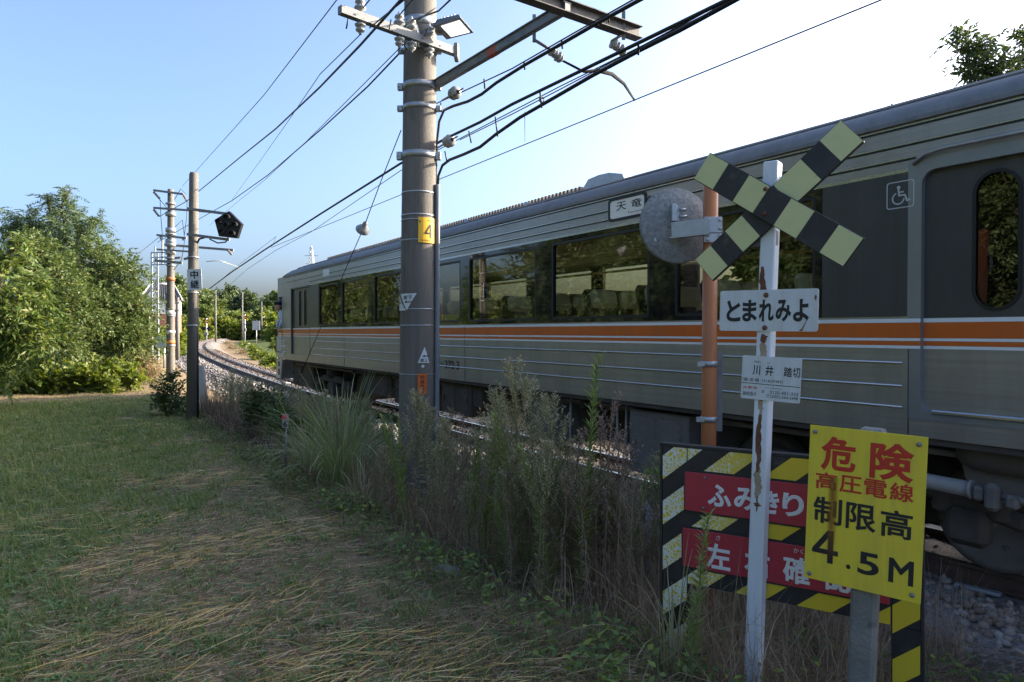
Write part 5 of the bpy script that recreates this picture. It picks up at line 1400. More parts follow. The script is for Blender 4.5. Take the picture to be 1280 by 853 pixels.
bolts(ys, [(.022, -.028), (YW - .03, -.032), (.022, -YH + .022), (YW - .03, -YH + .03)], -.002, M_GALVD, .0095)
g = MB(); q = MY.inverted() @ U(1080, 700, yl * .955); g.box((q.x, .07, -.655), (.098, .10, 1.32), bev=.012); g.build('post', M_CONC2, ys)

# ------------------------------------------------------------------ vegetation
G_CHEST = leaf_mat('chestnut_leaf', [(0.048, 0.086, 0.020), (0.080, 0.130, 0.029), (0.116, 0.158, 0.040), (0.172, 0.182, 0.060)], .35)
G_BROAD = leaf_mat('broad_leaf', [(0.043, 0.076, 0.022), (0.070, 0.110, 0.031), (0.102, 0.138, 0.042), (0.150, 0.164, 0.060)], .32)
G_PINN = leaf_mat('feather_leaf', [(0.060, 0.098, 0.040), (0.086, 0.128, 0.052), (0.120, 0.155, 0.064)], .35)
G_BUSH = leaf_mat('bush_leaf', [(0.065, 0.105, 0.018), (0.105, 0.155, 0.026), (0.150, 0.185, 0.036), (0.185, 0.190, 0.050)], .4)
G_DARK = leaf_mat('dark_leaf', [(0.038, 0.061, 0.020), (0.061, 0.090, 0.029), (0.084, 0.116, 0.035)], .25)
G_DRY = leaf_mat('dry_leaf', [(0.182, 0.119, 0.063), (0.280, 0.196, 0.105), (0.140, 0.140, 0.049)], .2)
G_FAR = leaf_mat('far_leaf', [(0.088, 0.125, 0.038), (0.128, 0.173, 0.048), (0.168, 0.205, 0.061)], .25)
G_FARD = leaf_mat('far_dark_leaf', [(0.051, 0.080, 0.035), (0.080, 0.112, 0.045), (0.099, 0.138, 0.051)], .2)
M_BARK = mat('bark', (0.075, 0.058, 0.045), (0.13, 0.105, 0.085), 8, .95, 0, .4, 30)


def rdir(n):
    return norm(rng.standard_normal((n, 3)))


def lobes_sprays(lobes, per_area, spray_len, leaves_per, leaf_len, leaf_w, droop=.35, shell=.45, pair=.8, jit=.25):
    """twigs of leaves filling a set of lobes (centre, radii), thicker towards the outside"""
    out = []
    for c, r in lobes:
        r = np.array(r if hasattr(r, '__len__') else (r, r, r), float)
        n = int(max(6, per_area * (r[0] * r[1] + r[1] * r[2] + r[0] * r[2]) / 3 * 4))
        d = rdir(n); rad = (shell + (1 - shell) * rng.random(n) ** .7)
        # lumpy edge
        rad *= 1 + .30 * np.sin(d[:, 0] * 5 + c[0] * 3) * np.sin(d[:, 1] * 6 + c[1]) + .16 * np.sin(d[:, 2] * 7 + d[:, 0] * 4 + c[2])
        P = np.array(c)[None] + d * r[None] * rad[:, None]
        ax_ = norm(d * .8 + rng.standard_normal((n, 3)) * .45 + np.array([0, 0, .12]))
        out.append((P, ax_))
    P = np.concatenate([o[0] for o in out]); A_ = np.concatenate([o[1] for o in out]); n = len(P)
    L_ = spray_len * rng.uniform(.6, 1.3, n)
    side = norm(np.cross(A_, np.array([0, 0, 1.0]) + .3 * rng.standard_normal((n, 3)))); upv = np.cross(side, A_)
    Bs, Ds, Ns = [], [], []
    for k in range(leaves_per):
        t = (k + .5) / leaves_per; sg = 1 if k % 2 else -1
        base = P + A_ * (L_ * (t - .5))[:, None] - np.array([0, 0, 1.0]) * (droop * L_ * t * t)[:, None]
        dd = norm(A_ * (.45 + .4 * t) + side * sg * pair - np.array([0, 0, droop]) + jit * rng.standard_normal((n, 3)))
        Bs.append(base); Ds.append(dd); Ns.append(norm(upv + .5 * rng.standard_normal((n, 3))))
    B = np.concatenate(Bs); D = np.concatenate(Ds); N = np.concatenate(Ns); m_ = len(B)
    return leaf_arrays(B, D, N, leaf_len * rng.uniform(.65, 1.25, m_), leaf_w * rng.uniform(.7, 1.2, m_))


def limb(mb, a, b, r0, r1, n=6, k=5, wob=.06):
    a = Vector(a); b = Vector(b); L_ = (b - a).length; pts = []
    for i in range(k + 1):
        t = i / k; q = a.lerp(b, t) + Vector((rnd.uniform(-1, 1), rnd.uniform(-1, 1), rnd.uniform(-.5, .5))) * wob * L_ * math.sin(math.pi * t); q.z += .10 * L_ * math.sin(math.pi * t) * .5; pts.append(q)
    mb.tube(pts, [r0 + (r1 - r0) * i / k for i in range(k + 1)], n, caps=False)


def plant(name, label, cat, base, lobes, leaf, trunk_r=.12, group=None, bark=None, stems=1, root_name='trunk', crown='crown', **kw):
    """lobes: world (centre, radius); a trunk splits into limbs that reach them"""
    base = Vector(base); t = thing(name, label, cat, base, 0, group)
    lob = [(np.array(c) - np.array(base), r) for c, r in lobes]
    g = MB()
    cz = float(np.mean([c[2] for c, r in lob])); cxy = np.mean([c[:2] for c, r in lob], 0)
    fork = Vector((cxy[0] * .35, cxy[1] * .35, max(.15, cz * .42)))
    if stems == 1:
        g.tube([(0, 0, -.2), (fork.x * .3, fork.y * .3, fork.z * .5), fork], [trunk_r * 1.25, trunk_r, trunk_r * .8], 9, caps=False)
    for c, r in lob:
        rr_ = float(np.mean(r))
        st_ = fork if stems == 1 else Vector((rnd.uniform(-.15, .15), rnd.uniform(-.15, .15), -.1))
        limb(g, st_, c, trunk_r * .6, trunk_r * .2)
        for q in range(4):
            d = rdir(1)[0] * rr_ * .8; d[2] = abs(d[2]) * .7
            limb(g, Vector(c) * .9 + st_ * .1, Vector(np.array(c) + d), trunk_r * .22, trunk_r * .06, 5, 3)
    g.build(root_name, bark or M_BARK, t, fix=False)
    V, Fc = lobes_sprays(lob, **kw)
    tri_mesh(crown, V, Fc, leaf, t)
    return t


def LB(px, py, depth, rpx, fl=1.0):
    r = rpx / F * depth
    return (U(px, py, depth), (r, r, r * fl))

gp = lambda x, y: (x, y, gz(x, y))
def base_at(px, depth):
    q = U(px, 480, depth); return gp(q.x, q.y)

# trees of the bank at the left
plant('feathery_tree', 'tall feathery bluish green tree rising highest above the bank of bushes', 'tree', base_at(80, 28.1), [LB(82, 262, 28.1, 24), LB(45, 285, 28.1, 34), LB(100, 292, 27.5, 34), LB(70, 320, 28.1, 44), LB(118, 276, 27.5, 14), LB(60, 248, 28.1, 12), LB(20, 285, 28.1, 24), LB(82, 238, 28.1, 9)], G_PINN, .14,
      per_area=46, spray_len=.75, leaves_per=18, leaf_len=.15, leaf_w=.04, droop=.45, shell=.2, pair=.9, jit=.12)
plant('broadleaf_tree', 'rounded olive green broadleaf tree bulging towards the slim pole', 'tree', base_at(150, 25.7), [LB(150, 345, 25.7, 36), LB(118, 330, 26.3, 34), LB(165, 385, 25.2, 32), LB(130, 395, 24.6, 40), LB(180, 415, 25.2, 20), LB(95, 370, 24.6, 40), LB(162, 430, 24.6, 32), LB(110, 430, 24.0, 36)], G_BROAD, .15,
      per_area=110, spray_len=.45, leaves_per=10, leaf_len=.125, leaf_w=.06, droop=.3, shell=.3)
plant('broadleaf_tree', 'mid green tree in the gap between chestnut and rounded tree', 'tree', base_at(62, 23.4), [LB(60, 345, 23.4, 42), LB(85, 385, 22.8, 40), LB(50, 400, 22.8, 38), LB(40, 320, 23.4, 34), LB(75, 430, 22.2, 34)], G_BROAD, .13,
      per_area=95, spray_len=.5, leaves_per=10, leaf_len=.14, leaf_w=.06, droop=.3, shell=.4)
ch = plant('chestnut_tree', 'chestnut tree with long glossy leaves and green burrs at the left edge', 'tree', base_at(-45, 16.4), [LB(-4, 328, 16.4, 34), LB(22, 375, 15.9, 38), LB(-45, 370, 16.4, 56), LB(6, 412, 15.9, 44), LB(-60, 315, 16.4, 32), LB(42, 352, 16.1, 16), LB(22, 300, 16.4, 14), LB(40, 412, 15.8, 36), LB(-45, 440, 16.4, 60)], G_CHEST, .13,
      per_area=62, spray_len=.52, leaves_per=10, leaf_len=.20, leaf_w=.060, droop=.55, shell=.4)
bm_ = leaf_mat('burr_green', [(0.16, 0.19, 0.03), (0.22, 0.22, 0.04)], 0)
for x, y in ((19, 362), (55, 371), (30, 395), (8, 340), (64, 402)):
    q = U(x, y, 15.0) - ch.location; g = MB(); 
    for i in range(46):
        d = Vector(rdir(1)[0]); s_ = d.orthogonal().normalized() * .012; g.add([q + s_, q - s_, q + d.cross(s_), q + d * .062], [(0, 1, 3), (1, 2, 3), (2, 0, 3)])
    g.build('burr', bm_, ch, fix=False)
plant('shaded_foliage', 'dark drooping leaves standing in for shaded chestnut foliage', 'shrub', base_at(25, 22.5), [LB(20, 440, 22.5, 38), LB(-30, 445, 22.5, 42), LB(65, 445, 22.8, 28)], G_DARK, .06, stems=3,  # dark leaf colour stands in for the chestnut's shaded lower part
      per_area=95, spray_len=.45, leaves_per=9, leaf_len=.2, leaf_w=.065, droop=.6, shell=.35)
for (px, py, dep, r, lb, lm) in ((15, 478, 20.8, 24, 'low vine-covered bush at the far left of the bank foot', G_BUSH), (62, 474, 21.0, 26, 'low leafy bush below the mid green tree', G_BUSH), (108, 472, 21.2, 26, 'bright low bush at the bank foot in sunlight', G_BUSH), (150, 466, 21.8, 24, 'low yellow-green bush before the rounded tree', G_BUSH), (135, 484, 20.8, 13, 'small creeping bush at the edge of the mown grass', G_BUSH)):
    plant('bush', lb, 'bush', base_at(px, dep), [LB(px, py, dep, r, .8), LB(px + r * .7, py + 6, dep - .2, r * .6, .8), LB(px - r * .7, py + 5, dep, r * .65, .8)], lm, .04, 'bushes at the foot of the bank', stems=3,
          per_area=150, spray_len=.25, leaves_per=7, leaf_len=.12, leaf_w=.10, droop=.15, shell=.3, root_name='stem', crown='leaves')
plant('dry_bush', 'brown dried-out bush between the bank and the slim pole', 'bush', base_at(182, 24.6), [LB(180, 455, 24.6, 18), LB(192, 468, 24.6, 12), LB(172, 470, 24.0, 12)], G_DRY, .03, stems=3,
      per_area=170, spray_len=.3, leaves_per=7, leaf_len=.12, leaf_w=.03, droop=.1, shell=.2, root_name='stem', crown='leaves')
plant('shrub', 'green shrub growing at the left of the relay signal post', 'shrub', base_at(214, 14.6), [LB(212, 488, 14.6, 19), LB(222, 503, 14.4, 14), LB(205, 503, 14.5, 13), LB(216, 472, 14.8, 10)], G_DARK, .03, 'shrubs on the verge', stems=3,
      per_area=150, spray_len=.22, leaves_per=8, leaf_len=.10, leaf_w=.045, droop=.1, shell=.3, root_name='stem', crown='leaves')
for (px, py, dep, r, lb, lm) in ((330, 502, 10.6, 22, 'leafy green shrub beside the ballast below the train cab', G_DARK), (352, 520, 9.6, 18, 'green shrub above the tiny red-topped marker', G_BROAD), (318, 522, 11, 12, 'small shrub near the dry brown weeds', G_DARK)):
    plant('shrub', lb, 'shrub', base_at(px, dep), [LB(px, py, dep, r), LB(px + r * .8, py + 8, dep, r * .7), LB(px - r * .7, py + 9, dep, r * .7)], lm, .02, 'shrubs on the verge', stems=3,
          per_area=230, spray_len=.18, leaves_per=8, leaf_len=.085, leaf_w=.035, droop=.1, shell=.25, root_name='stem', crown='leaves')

for (px, py, dep, r, lb) in ((303, 441, 68, 6, 'dry brown tuft on the inner bank of the curve'), (313, 453, 58, 7, 'dry brown bush at the inner bank nearer the train'), (291, 433, 82, 4, 'dry brown tuft far round the inner bank'), (326, 463, 50, 6, 'dry brown growth at the ballast edge below the cab'), (284, 427, 95, 3, 'farthest dry brown tuft inside the curve')):
    plant('dry_bush', lb, 'bush', base_at(px, dep), [LB(px, py, dep, r, .7), LB(px + r, py + 2, dep, r * .7, .7), LB(px - r, py + 2, dep, r * .7, .7)], G_DRY, .03, 'dry bushes inside the curve', stems=3,
          per_area=50, spray_len=.4, leaves_per=7, leaf_len=.24, leaf_w=.05, droop=.1, shell=.2, root_name='stem', crown='leaves')
# bushes and banks on the far side of the track, seen beside and under the train
k = 0
for (px, py, dep, r, lb) in ((341, 450, 48, 11, 'sunlit green bush on the bank just left of the train cab'), (326, 445, 56, 9, 'sunlit bush halfway along the inside of the curve'), (316, 437, 66, 6, 'smaller sunlit bush nearer the crossing'), (345, 462, 42, 10, 'bush at the foot of the bank hidden partly by the cab'), (330, 462, 46, 6, 'dusty low bush at the brown bank edge'), (354, 428, 58, 13, 'tall bush behind the cab'), (305, 430, 78, 3, 'tuft at the inside edge of the far curve')):
    plant('bush', lb, 'bush', base_at(px, dep), [LB(px, py, dep, r, .8), LB(px - r * .8, py + r * .35, dep - .5, r * .6, .8), LB(px + r * .8, py + r * .2, dep, r * .7, .8)], G_BUSH, .05, 'bushes inside the curve', stems=3,
          per_area=34, spray_len=.5, leaves_per=7, leaf_len=.26, leaf_w=.16, droop=.1, shell=.35, root_name='stem', crown='leaves')
for i, (s_, pq, h_) in enumerate(((5.5, 11.2, 1.3), (8.5, 11.6, 1.5), (12, 11.3, 1.2), (2.2, 11.8, 1.1), (16, 11.8, 1.6), (-1.5, 12.5, 1.4))):
    c = SPZ(s_, pq, 0); z_ = gz(c.x, c.y)
    plant('bush', ('sunlit green bush seen beneath the train beside the dark box', 'sunlit green bush seen beneath the train past the pole', 'bush half seen under the train behind the bogie', 'bush glimpsed under the train behind the grey box', 'bush behind the cab bogie', 'bush behind the rear bogie')[i], 'bush', (c.x, c.y, z_),
          [((c.x, c.y, z_ + h_ * .5), (.9, .9, h_ * .5)), ((c.x - .5, c.y + .8, z_ + h_ * .4), (.8, .8, h_ * .45)), ((c.x + .5, c.y - .8, z_ + h_ * .35), (.7, .7, h_ * .4))], G_BUSH, .03, 'bushes across the track', stems=3,
          per_area=55, spray_len=.3, leaves_per=7, leaf_len=.13, leaf_w=.08, droop=.1, shell=.35, root_name='stem', crown='leaves')

for i, (s_, pq) in enumerate(((-6.5, 12.6), (-4.0, 12.2), (-1.6, 12.7), (.6, 12.3), (2.6, 12.9))):  # big bushes added to block low sun from the rear bogie and ballast
    c = SPZ(s_, pq, 0); z_ = gz(c.x, c.y)
    plant('bush', 'bush added across the track to shade the rear bogie', 'bush', (c.x, c.y, z_), [((c.x, c.y, z_ + 1.5), (1.3, 1.3, 1.5)), ((c.x + .6, c.y + .6, z_ + .7), (1.2, 1.2, .8)), ((c.x - .5, c.y - .6, z_ + .6), (1.2, 1.2, .8)), ((c.x, c.y, z_ + 2.4), (.9, .9, .8))], G_DARK, .05, 'added shade bushes across the track', stems=3,
          per_area=45, spray_len=.4, leaves_per=7, leaf_len=.16, leaf_w=.10, droop=.1, shell=.3, root_name='stem', crown='leaves')

# walnut tree looking over the train roof at the right
wl = [LB(1212, 58, 12.5, 24), LB(1240, 82, 12.5, 36), LB(1200, 38, 12.5, 15), LB(1214, 96, 12.5, 20), LB(1235, 60, 12.5, 18), LB(1276, 42, 12.8, 10), LB(1300, 70, 13, 40), LB(1272, 105, 12.5, 36), LB(1330, 130, 13, 60), LB(1290, 50, 13, 14)]
wbq = U(1330, 480, 13.5); wbase = gp(wbq.x, wbq.y)
t = plant('walnut_tree', 'tree with long narrow leaflets looking over the train roof at the right', 'tree', wbase, wl, G_DARK, .035,
          per_area=52, spray_len=.55, leaves_per=13, leaf_len=.16, leaf_w=.046, droop=.45, shell=.1, pair=1.0, jit=.12)
q = U(1106, 140, 14); q2 = gp(q.x, q.y)
plant('young_tree', 'leaf tips of a tree just showing above the roof behind the crossbuck', 'tree', q2, [LB(1103, 146, 14, 10), LB(1120, 160, 14, 16), LB(1080, 175, 14, 18)], G_DARK, .06, per_area=40, spray_len=.4, leaves_per=9, leaf_len=.12, leaf_w=.05, shell=.2)

# trees across the lawn that the train windows mirror
proto = None
for i, (s_, pq, sc_) in enumerate(((8, -11, 1.05), (14.5, -10.5, 1.15), (3.2, -12, 1.1), (20, -9.5, 1.0), (-2.5, -12, 1.0), (11.3, -13.5, 1.35), (5.6, -14, 1.3), (17.5, -13, 1.3), (23, -13, 1.2), (27, -11, 1.2))):
    c = SPZ(s_, pq, 0); z_ = gz(c.x, c.y)
    if proto is None:
        proto = plant('broadleaf_tree', 'tree across the lawn, seen mirrored in the train windows', 'tree', (c.x, c.y, z_), [((c.x + dx, c.y + dy, z_ + dz), r_) for dx, dy, dz, r_ in ((0, 0, 6.2, 1.9), (1.5, .5, 4.8, 1.7), (-1.5, -.4, 4.9, 1.8), (.3, 1.6, 4.2, 1.6), (-.3, -1.6, 4.0, 1.7), (.8, -.6, 7.6, 1.3), (-.9, .8, 3.0, 1.6), (1.4, -1.2, 2.8, 1.4), (0, 0, 1.5, 1.6))], G_FARD, .2, 'trees mirrored in the windows', per_area=60, spray_len=.6, leaves_per=9, leaf_len=.15, leaf_w=.08, droop=.3, shell=.45)
        o = proto
    else:
        o = copy_tree(proto)
    o.location = (c.x, c.y, z_); o.scale = (sc_, sc_, sc_ * (1 + .07 * (i % 3))); o.rotation_euler = (0, 0, i * 1.7)

# wooded rise behind the curve: far trees, copies of three kinds
def far_proto(kind):
    sets = ([(0, 0, 5.5, 2.6), (1.8, .4, 4.0, 2.2), (-1.9, -.3, 4.2, 2.3), (.2, 1.5, 3.2, 2.2), (.4, -1.4, 6.6, 1.7), (0, 0, 2.2, 2.4)], [(0, 0, 7.8, 1.3), (.5, .3, 6.0, 1.9), (-.6, -.2, 4.6, 2.1), (.3, 0, 3.0, 2.3), (0, 0, 1.6, 2.2)], [(0, 0, 1.5, 1.8), (1.6, .2, 1.3, 1.5), (-1.5, .3, 1.2, 1.5), (.2, .2, 2.4, 1.2)])[kind]
    return plant(('broadleaf_tree', 'evergreen_tree', 'bush')[kind], 'tree on the wooded rise', ('tree', 'tree', 'bush')[kind], (0, 0, 0), [((x, y, z), r) for x, y, z, r in sets], (G_FAR, G_FARD, G_BUSH)[kind], .2, 'trees on the wooded rise', per_area=14, spray_len=1.1, leaves_per=7, leaf_len=.62, leaf_w=.40, droop=.2, shell=.5)
fp = [far_proto(k) for k in range(3)]; used = [False] * 3
far_desc = ('rounded tree', 'dark upright tree', 'pale bush')
spots = [(352, 132, 160, 1, 1.0), (345, 150, 0, 0, 1)]
spots = []
# (photo x, distance, kind, scale, words)
for (px, D_, kd, sc_, lb) in (
        (278, 190, 1, 1.35, 'dark tree at the crest above the far crossing lamps'), (290, 200, 1, 1.45, 'dark broad tree second on the crest'), (303, 195, 1, 1.5, 'highest dark tree on the crest behind the thin pole'), (314, 190, 1, 1.35, 'dark tree at the end of the crest'), (326, 185, 0, 1.1, 'round tree lower on the crest right of the dark ones'), (338, 200, 0, 1.15, 'round tree on the crest next to the train roof'), (348, 170, 0, 1.25, 'round tree right behind the train cab'), (360, 190, 0, 1.2, 'tree hidden behind the train roof'),
        (268, 185, 0, 1.2, 'round tree left of the dark crest trees'), (256, 190, 0, 1.15, 'round tree behind the plate of the relay signal'), (245, 200, 1, 1.2, 'dark tree behind the relay signal post'), (232, 170, 0, 1.15, 'round tree right of the tiled house'), (221, 180, 1, 1.4, 'dark tree above the house roof'), (204, 150, 1, 1.3, 'dark pointed tree left of the house gable'), (190, 165, 0, 1.3, 'tree behind the lattice mast'),
        (262, 150, 0, .85, 'mid green tree on the slope above the left crossing lamps'), (275, 160, 2, 1.7, 'pale bush on the slope below the dark crest'), (285, 150, 0, .7, 'small tree on the slope between the poles'), (296, 158, 2, 1.8, 'wide pale bush below the highest dark tree'), (310, 150, 0, .75, 'small tree behind the crossing mast'), (320, 155, 2, 1.6, 'pale bush right of the crossing mast'), (332, 145, 0, .8, 'small round tree beside the thin far pole'), (342, 140, 2, 1.6, 'yellowish bush next to the cab window'),
        (270, 140, 2, 1.2, 'bright bush above the left crossing lamps'), (281, 138, 2, 1.2, 'bright bush on the slope foot left of centre'), (291, 140, 2, 1.2, 'bright bush at the slope foot between the far poles'), (299, 142, 2, 1.1, 'bright bush beside the crossing mast'), (316, 150, 2, 1.2, 'bright bush in front of the grey board'), (329, 145, 2, 1.2, 'bright bush behind the grey board'), (342, 120, 2, 1.0, 'bright bush left of the train doorpost'), (352, 110, 2, 1.0, 'bright bush behind the cab front'),
        (246, 130, 2, 1.1, 'bright bush behind the relay post foot'), (232, 120, 2, 1.0, 'bright bush by the distant wooden pole'), (226, 90, 2, .7, 'bright bush under the red wall'), (216, 66, 2, .6, 'bright bush behind the slim pole'), (199, 62, 2, .7, 'bright bush behind the grey cabinet'), (186, 56, 2, .8, 'bright bush at the end of the bank')):
    q = U(px, 440, D_); zz = gz(q.x, q.y)
    o = fp[kd] if not used[kd] else copy_tree(fp[kd])
    used[kd] = True
    o.location = (q.x, q.y, zz - .3); o.rotation_euler = (0, 0, rnd.uniform(0, 6)); o.scale = (sc_, sc_, sc_ * rnd.uniform(.9, 1.1)); o['label'] = lb
    o['group'] = ('trees on the wooded rise', 'trees on the wooded rise', 'bushes on the far slope')[kd]

# unseen tree row added across the track to keep low sun off the ballast
for i, s_ in enumerate((-11, -7.6, -4.2, -1.2, 1.6, 8.4, 11.6, 15, 18.5)):
    c = SPZ(s_, 26 + (i % 3) * .8, 0); o = copy_tree(fp[0]); f_ = .92 + .05 * (i % 4)
    o.location = (c.x, c.y, gz(c.x, c.y) - .2); o.rotation_euler = (0, 0, i * 1.3); o.scale = (f_, f_, f_); o['label'] = 'added unseen broadleaf tree across the track, shading the ballast'; o['group'] = 'added shade trees across the track'

# ------------------------------------------------------------------ lawn, straw, weeds
def scatter_lawn(n, pmin=-9, pmax=2.5, dmin=2.2, dmax=25, pw=1.25):
    u = rng.random(n); e = 2 - pw
    d = (dmin ** e + u * (dmax ** e - dmin ** e)) ** (1 / e)
    az = np.radians(rng.uniform(-46, 34, n)); X, Y = d * np.sin(az), d * np.cos(az)
    s = X * DX + Y * DY; p = X * NX + Y * NY
    k = (p < pmax + .18 * np.sin(s * 2.1) + .12 * np.sin(s * 5.3)) & (p > pmin) & (s < 25.5)
    return X[k], Y[k], d[k]
G_GRASS = leaf_mat('grass_blade', [(0.115, 0.175, 0.046), (0.160, 0.225, 0.060), (0.215, 0.265, 0.085), (0.37, 0.33, 0.15)], .4, rough=.6)
G_STRAW = leaf_mat('straw', [(0.28, 0.175, 0.065), (0.45, 0.30, 0.10), (0.56, 0.41, 0.155), (0.58, 0.48, 0.27)], .1, rough=.7)
G_DEAD = leaf_mat('dead_stalk', [(0.18, 0.125, 0.085), (0.28, 0.20, 0.135), (0.38, 0.29, 0.20), (0.50, 0.41, 0.29)], .4, rough=.8)
X, Y, d = scatter_lawn(620000)
k = rng.random(len(X)) < green_cover(X, Y) ** 1.1
X, Y, d = X[k], Y[k], d[k]; n = len(X)
cl = .55 + .6 * (np.sin(X * 9 + 2 * np.sin(Y * 7)) * np.sin(Y * 8.3) > .1)
an = rng.uniform(0, 6.283, n); A_ = np.stack([np.cos(an), np.sin(an), 0 * an], 1)
P0 = np.stack([X, Y, ground_z(X, Y) - .004], 1)
lw = np.clip(d / 6, .8, 2.4)
V, Fc = ribbon_arrays(P0, A_, rng.uniform(.04, .125, n) * cl * np.clip(d / 7, .9, 1.3), rng.uniform(.0032, .0075, n) * lw, rng.uniform(.25, 1.1, n))
o = tri_mesh('lawn_grass', V, Fc, G_GRASS); tag(o, 'short mown green grass of the lawn in shade', 'grass', kind='stuff')
# coarser tussocks standing out of the mown grass
X, Y, d = scatter_lawn(2600, pw=1.3); k = rng.random(len(X)) < green_cover(X, Y); X, Y, d = X[k], Y[k], d[k]; per = 26; Xr, Yr, dr_ = [np.repeat(q, per) for q in (X, Y, d)]; n = len(Xr)
Xr = Xr + rng.normal(0, .035, n); Yr = Yr + rng.normal(0, .035, n); an = rng.uniform(0, 6.283, n); hs = np.repeat(rng.uniform(.5, 1.2, len(X)), per)
V, Fc = ribbon_arrays(np.stack([Xr, Yr, ground_z(Xr, Yr) - .004], 1), np.stack([np.cos(an), np.sin(an), 0 * an], 1), rng.uniform(.08, .19, n) * hs, rng.uniform(.004, .008, n) * np.clip(dr_ / 6, .8, 2), rng.uniform(.35, 1.2, n), 3)
o = tri_mesh('lawn_tussocks', V, Fc, leaf_mat('tussock_blade', [(0.10, 0.165, 0.05), (0.15, 0.225, 0.07), (0.21, 0.27, 0.10), (0.33, 0.32, 0.16)], .4)); tag(o, 'coarser grass tussocks on the lawn', 'grass', kind='stuff')
# broad-leaved lawn weeds
X, Y, d = scatter_lawn(42000, pw=1.5); k = rng.random(len(X)) < .8 * green_cover(X, Y) + .05; X, Y, d = X[k], Y[k], d[k]; n = len(X)
rep_ = 5; Xr, Yr = np.repeat(X, rep_), np.repeat(Y, rep_); an = rng.uniform(0, 6.283, n * rep_)
D3 = np.stack([np.cos(an), np.sin(an), rng.uniform(.2, .9, n * rep_)], 1)
V, Fc = leaf_arrays(np.stack([Xr, Yr, ground_z(Xr, Yr) + rng.uniform(.0, .03, n * rep_)], 1), D3, np.tile([0, 0, 1.0], (n * rep_, 1)) + .2 * rng.standard_normal((n * rep_, 3)), rng.uniform(.025, .06, n * rep_), rng.uniform(.010, .022, n * rep_))
o = tri_mesh('lawn_weeds', V, Fc, leaf_mat('weed_leaf', [(0.095, 0.165, 0.055), (0.135, 0.21, 0.07), (0.18, 0.25, 0.095)], .3)); tag(o, 'small broad-leaved weeds among the lawn grass', 'weeds', kind='stuff')
# mown straw lying in swathes
def lying(n, len_, wid, ang_fn, m, name, label, cover=None, lift=.012, pts=None, up=.06):
    X, Y, d = pts if pts is not None else scatter_lawn(n, pmin=-3.5)
    if cover is not None:
        k = rng.random(len(X)) < cover(X, Y); X, Y, d = X[k], Y[k], d[k]
    n = len(X); an = ang_fn(X, Y) ; A_ = np.stack([np.cos(an), np.sin(an), rng.normal(0, up, n)], 1); L_ = rng.uniform(*len_, n); W_ = rng.uniform(*wid, n) * np.clip(d / 6, .8, 2.0)
    side = np.stack([-np.sin(an), np.cos(an), 0 * an], 1)
    P = np.stack([X, Y, ground_z(X, Y) + rng.uniform(.0, 1, n) ** 1.6 * .05 + lift], 1)
    cv = rng.normal(0, .14, n)[:, None]; V = []
    for t in (0, .33, .66, 1.0):
        c = P + A_ * (L_ * (t - .5))[:, None] + side * cv * (L_ * (t - .5) ** 2 * 2)[:, None]
        c[:, 2] = np.maximum(c[:, 2], ground_z(c[:, 0], c[:, 1]) + .004)
        w = (W_ * (.35 if t in (0, 1.0) else 1))[:, None] * .5
        V += [c - side * w, c + side * w + np.array([0, 0, .002])]
    V = np.stack(V, 1).reshape(-1, 3); b_ = np.arange(n)[:, None] * 8
    Fc = np.concatenate([b_ + np.array([[q, q + 1, q + 3, q + 2]]) for q in (0, 2, 4)])
    o = tri_mesh(name, V, Fc, m); return tag(o, label, 'dry grass', kind='stuff')
bare = lambda X, Y: np.clip(1.15 - green_cover(X, Y) * 1.0, .08, 1)
swathe = lambda X, Y: np.clip((np.sin((Y - .25 * X) * 3.4 + .9 * np.sin(X * 1.7)) * np.sin(X * 1.1 - Y * .6 + .6) + .25) * 1.5, .02, 1) * np.maximum(bare(X, Y), .45)
lying(34000, (.05, .34), (.0018, .0045), lambda X, Y: .25 + .45 * np.sin(X * 1.3 + Y * .9) + .35 * np.sin(X * 3.7 - Y * 2.9) + rng.normal(0, .5, len(X)), G_STRAW, 'mown_straw', 'golden mown straw lying in swathes on the lawn', swathe)
lying(170000, (.02, .10), (.002, .007), lambda X, Y: rng.uniform(0, 3.14, len(X)), G_DEAD, 'dead_thatch', 'brown dead grass littering the bare parts of the lawn', bare, .004)

def strip(n, s0, s1, p0, p1, pw=1.0):
    s = s0 + (s1 - s0) * rng.random(n) ** pw; p = rng.uniform(p0, p1, n); X, Y = s * DX + p * NX, s * DY + p * NY
    return X, Y, np.hypot(X, Y)
# straw on the ground round the signs
lying(0, (.05, .28), (.002, .005), lambda X, Y: rng.uniform(0, 3.14, len(X)), G_DEAD, 'dead_straw', 'brown dead stalks covering the ground round the signs', None, .006, strip(24000, -2.5, 3.5, 1.6, 5.1), .15)
lying(0, (.06, .35), (.002, .0045), lambda X, Y: rng.uniform(0, 3.14, len(X)), G_DEAD, 'dead_straw', 'matted dead stalks along the weedy verge', None, .01, strip(26000, 2, 16, 2.0, 4.9, 1.2), .3)
n = 1500; S_ = rng.uniform(-2.5, 3.6, n); u_ = -rng.triangular(.6, .9, 2.4, n)
o = stones('verge_gravel', S_, track_pc(S_) + u_, rng.uniform(.018, .05, n), stone_mat('stones_verge', [(0.14, 0.10, 0.075), (0.24, 0.18, 0.14), (0.30, 0.26, 0.22), (0.36, 0.33, 0.30)]), -.004); tag(o, 'earthy brown stones between the yellow sign and the rail', 'gravel', kind='stuff')

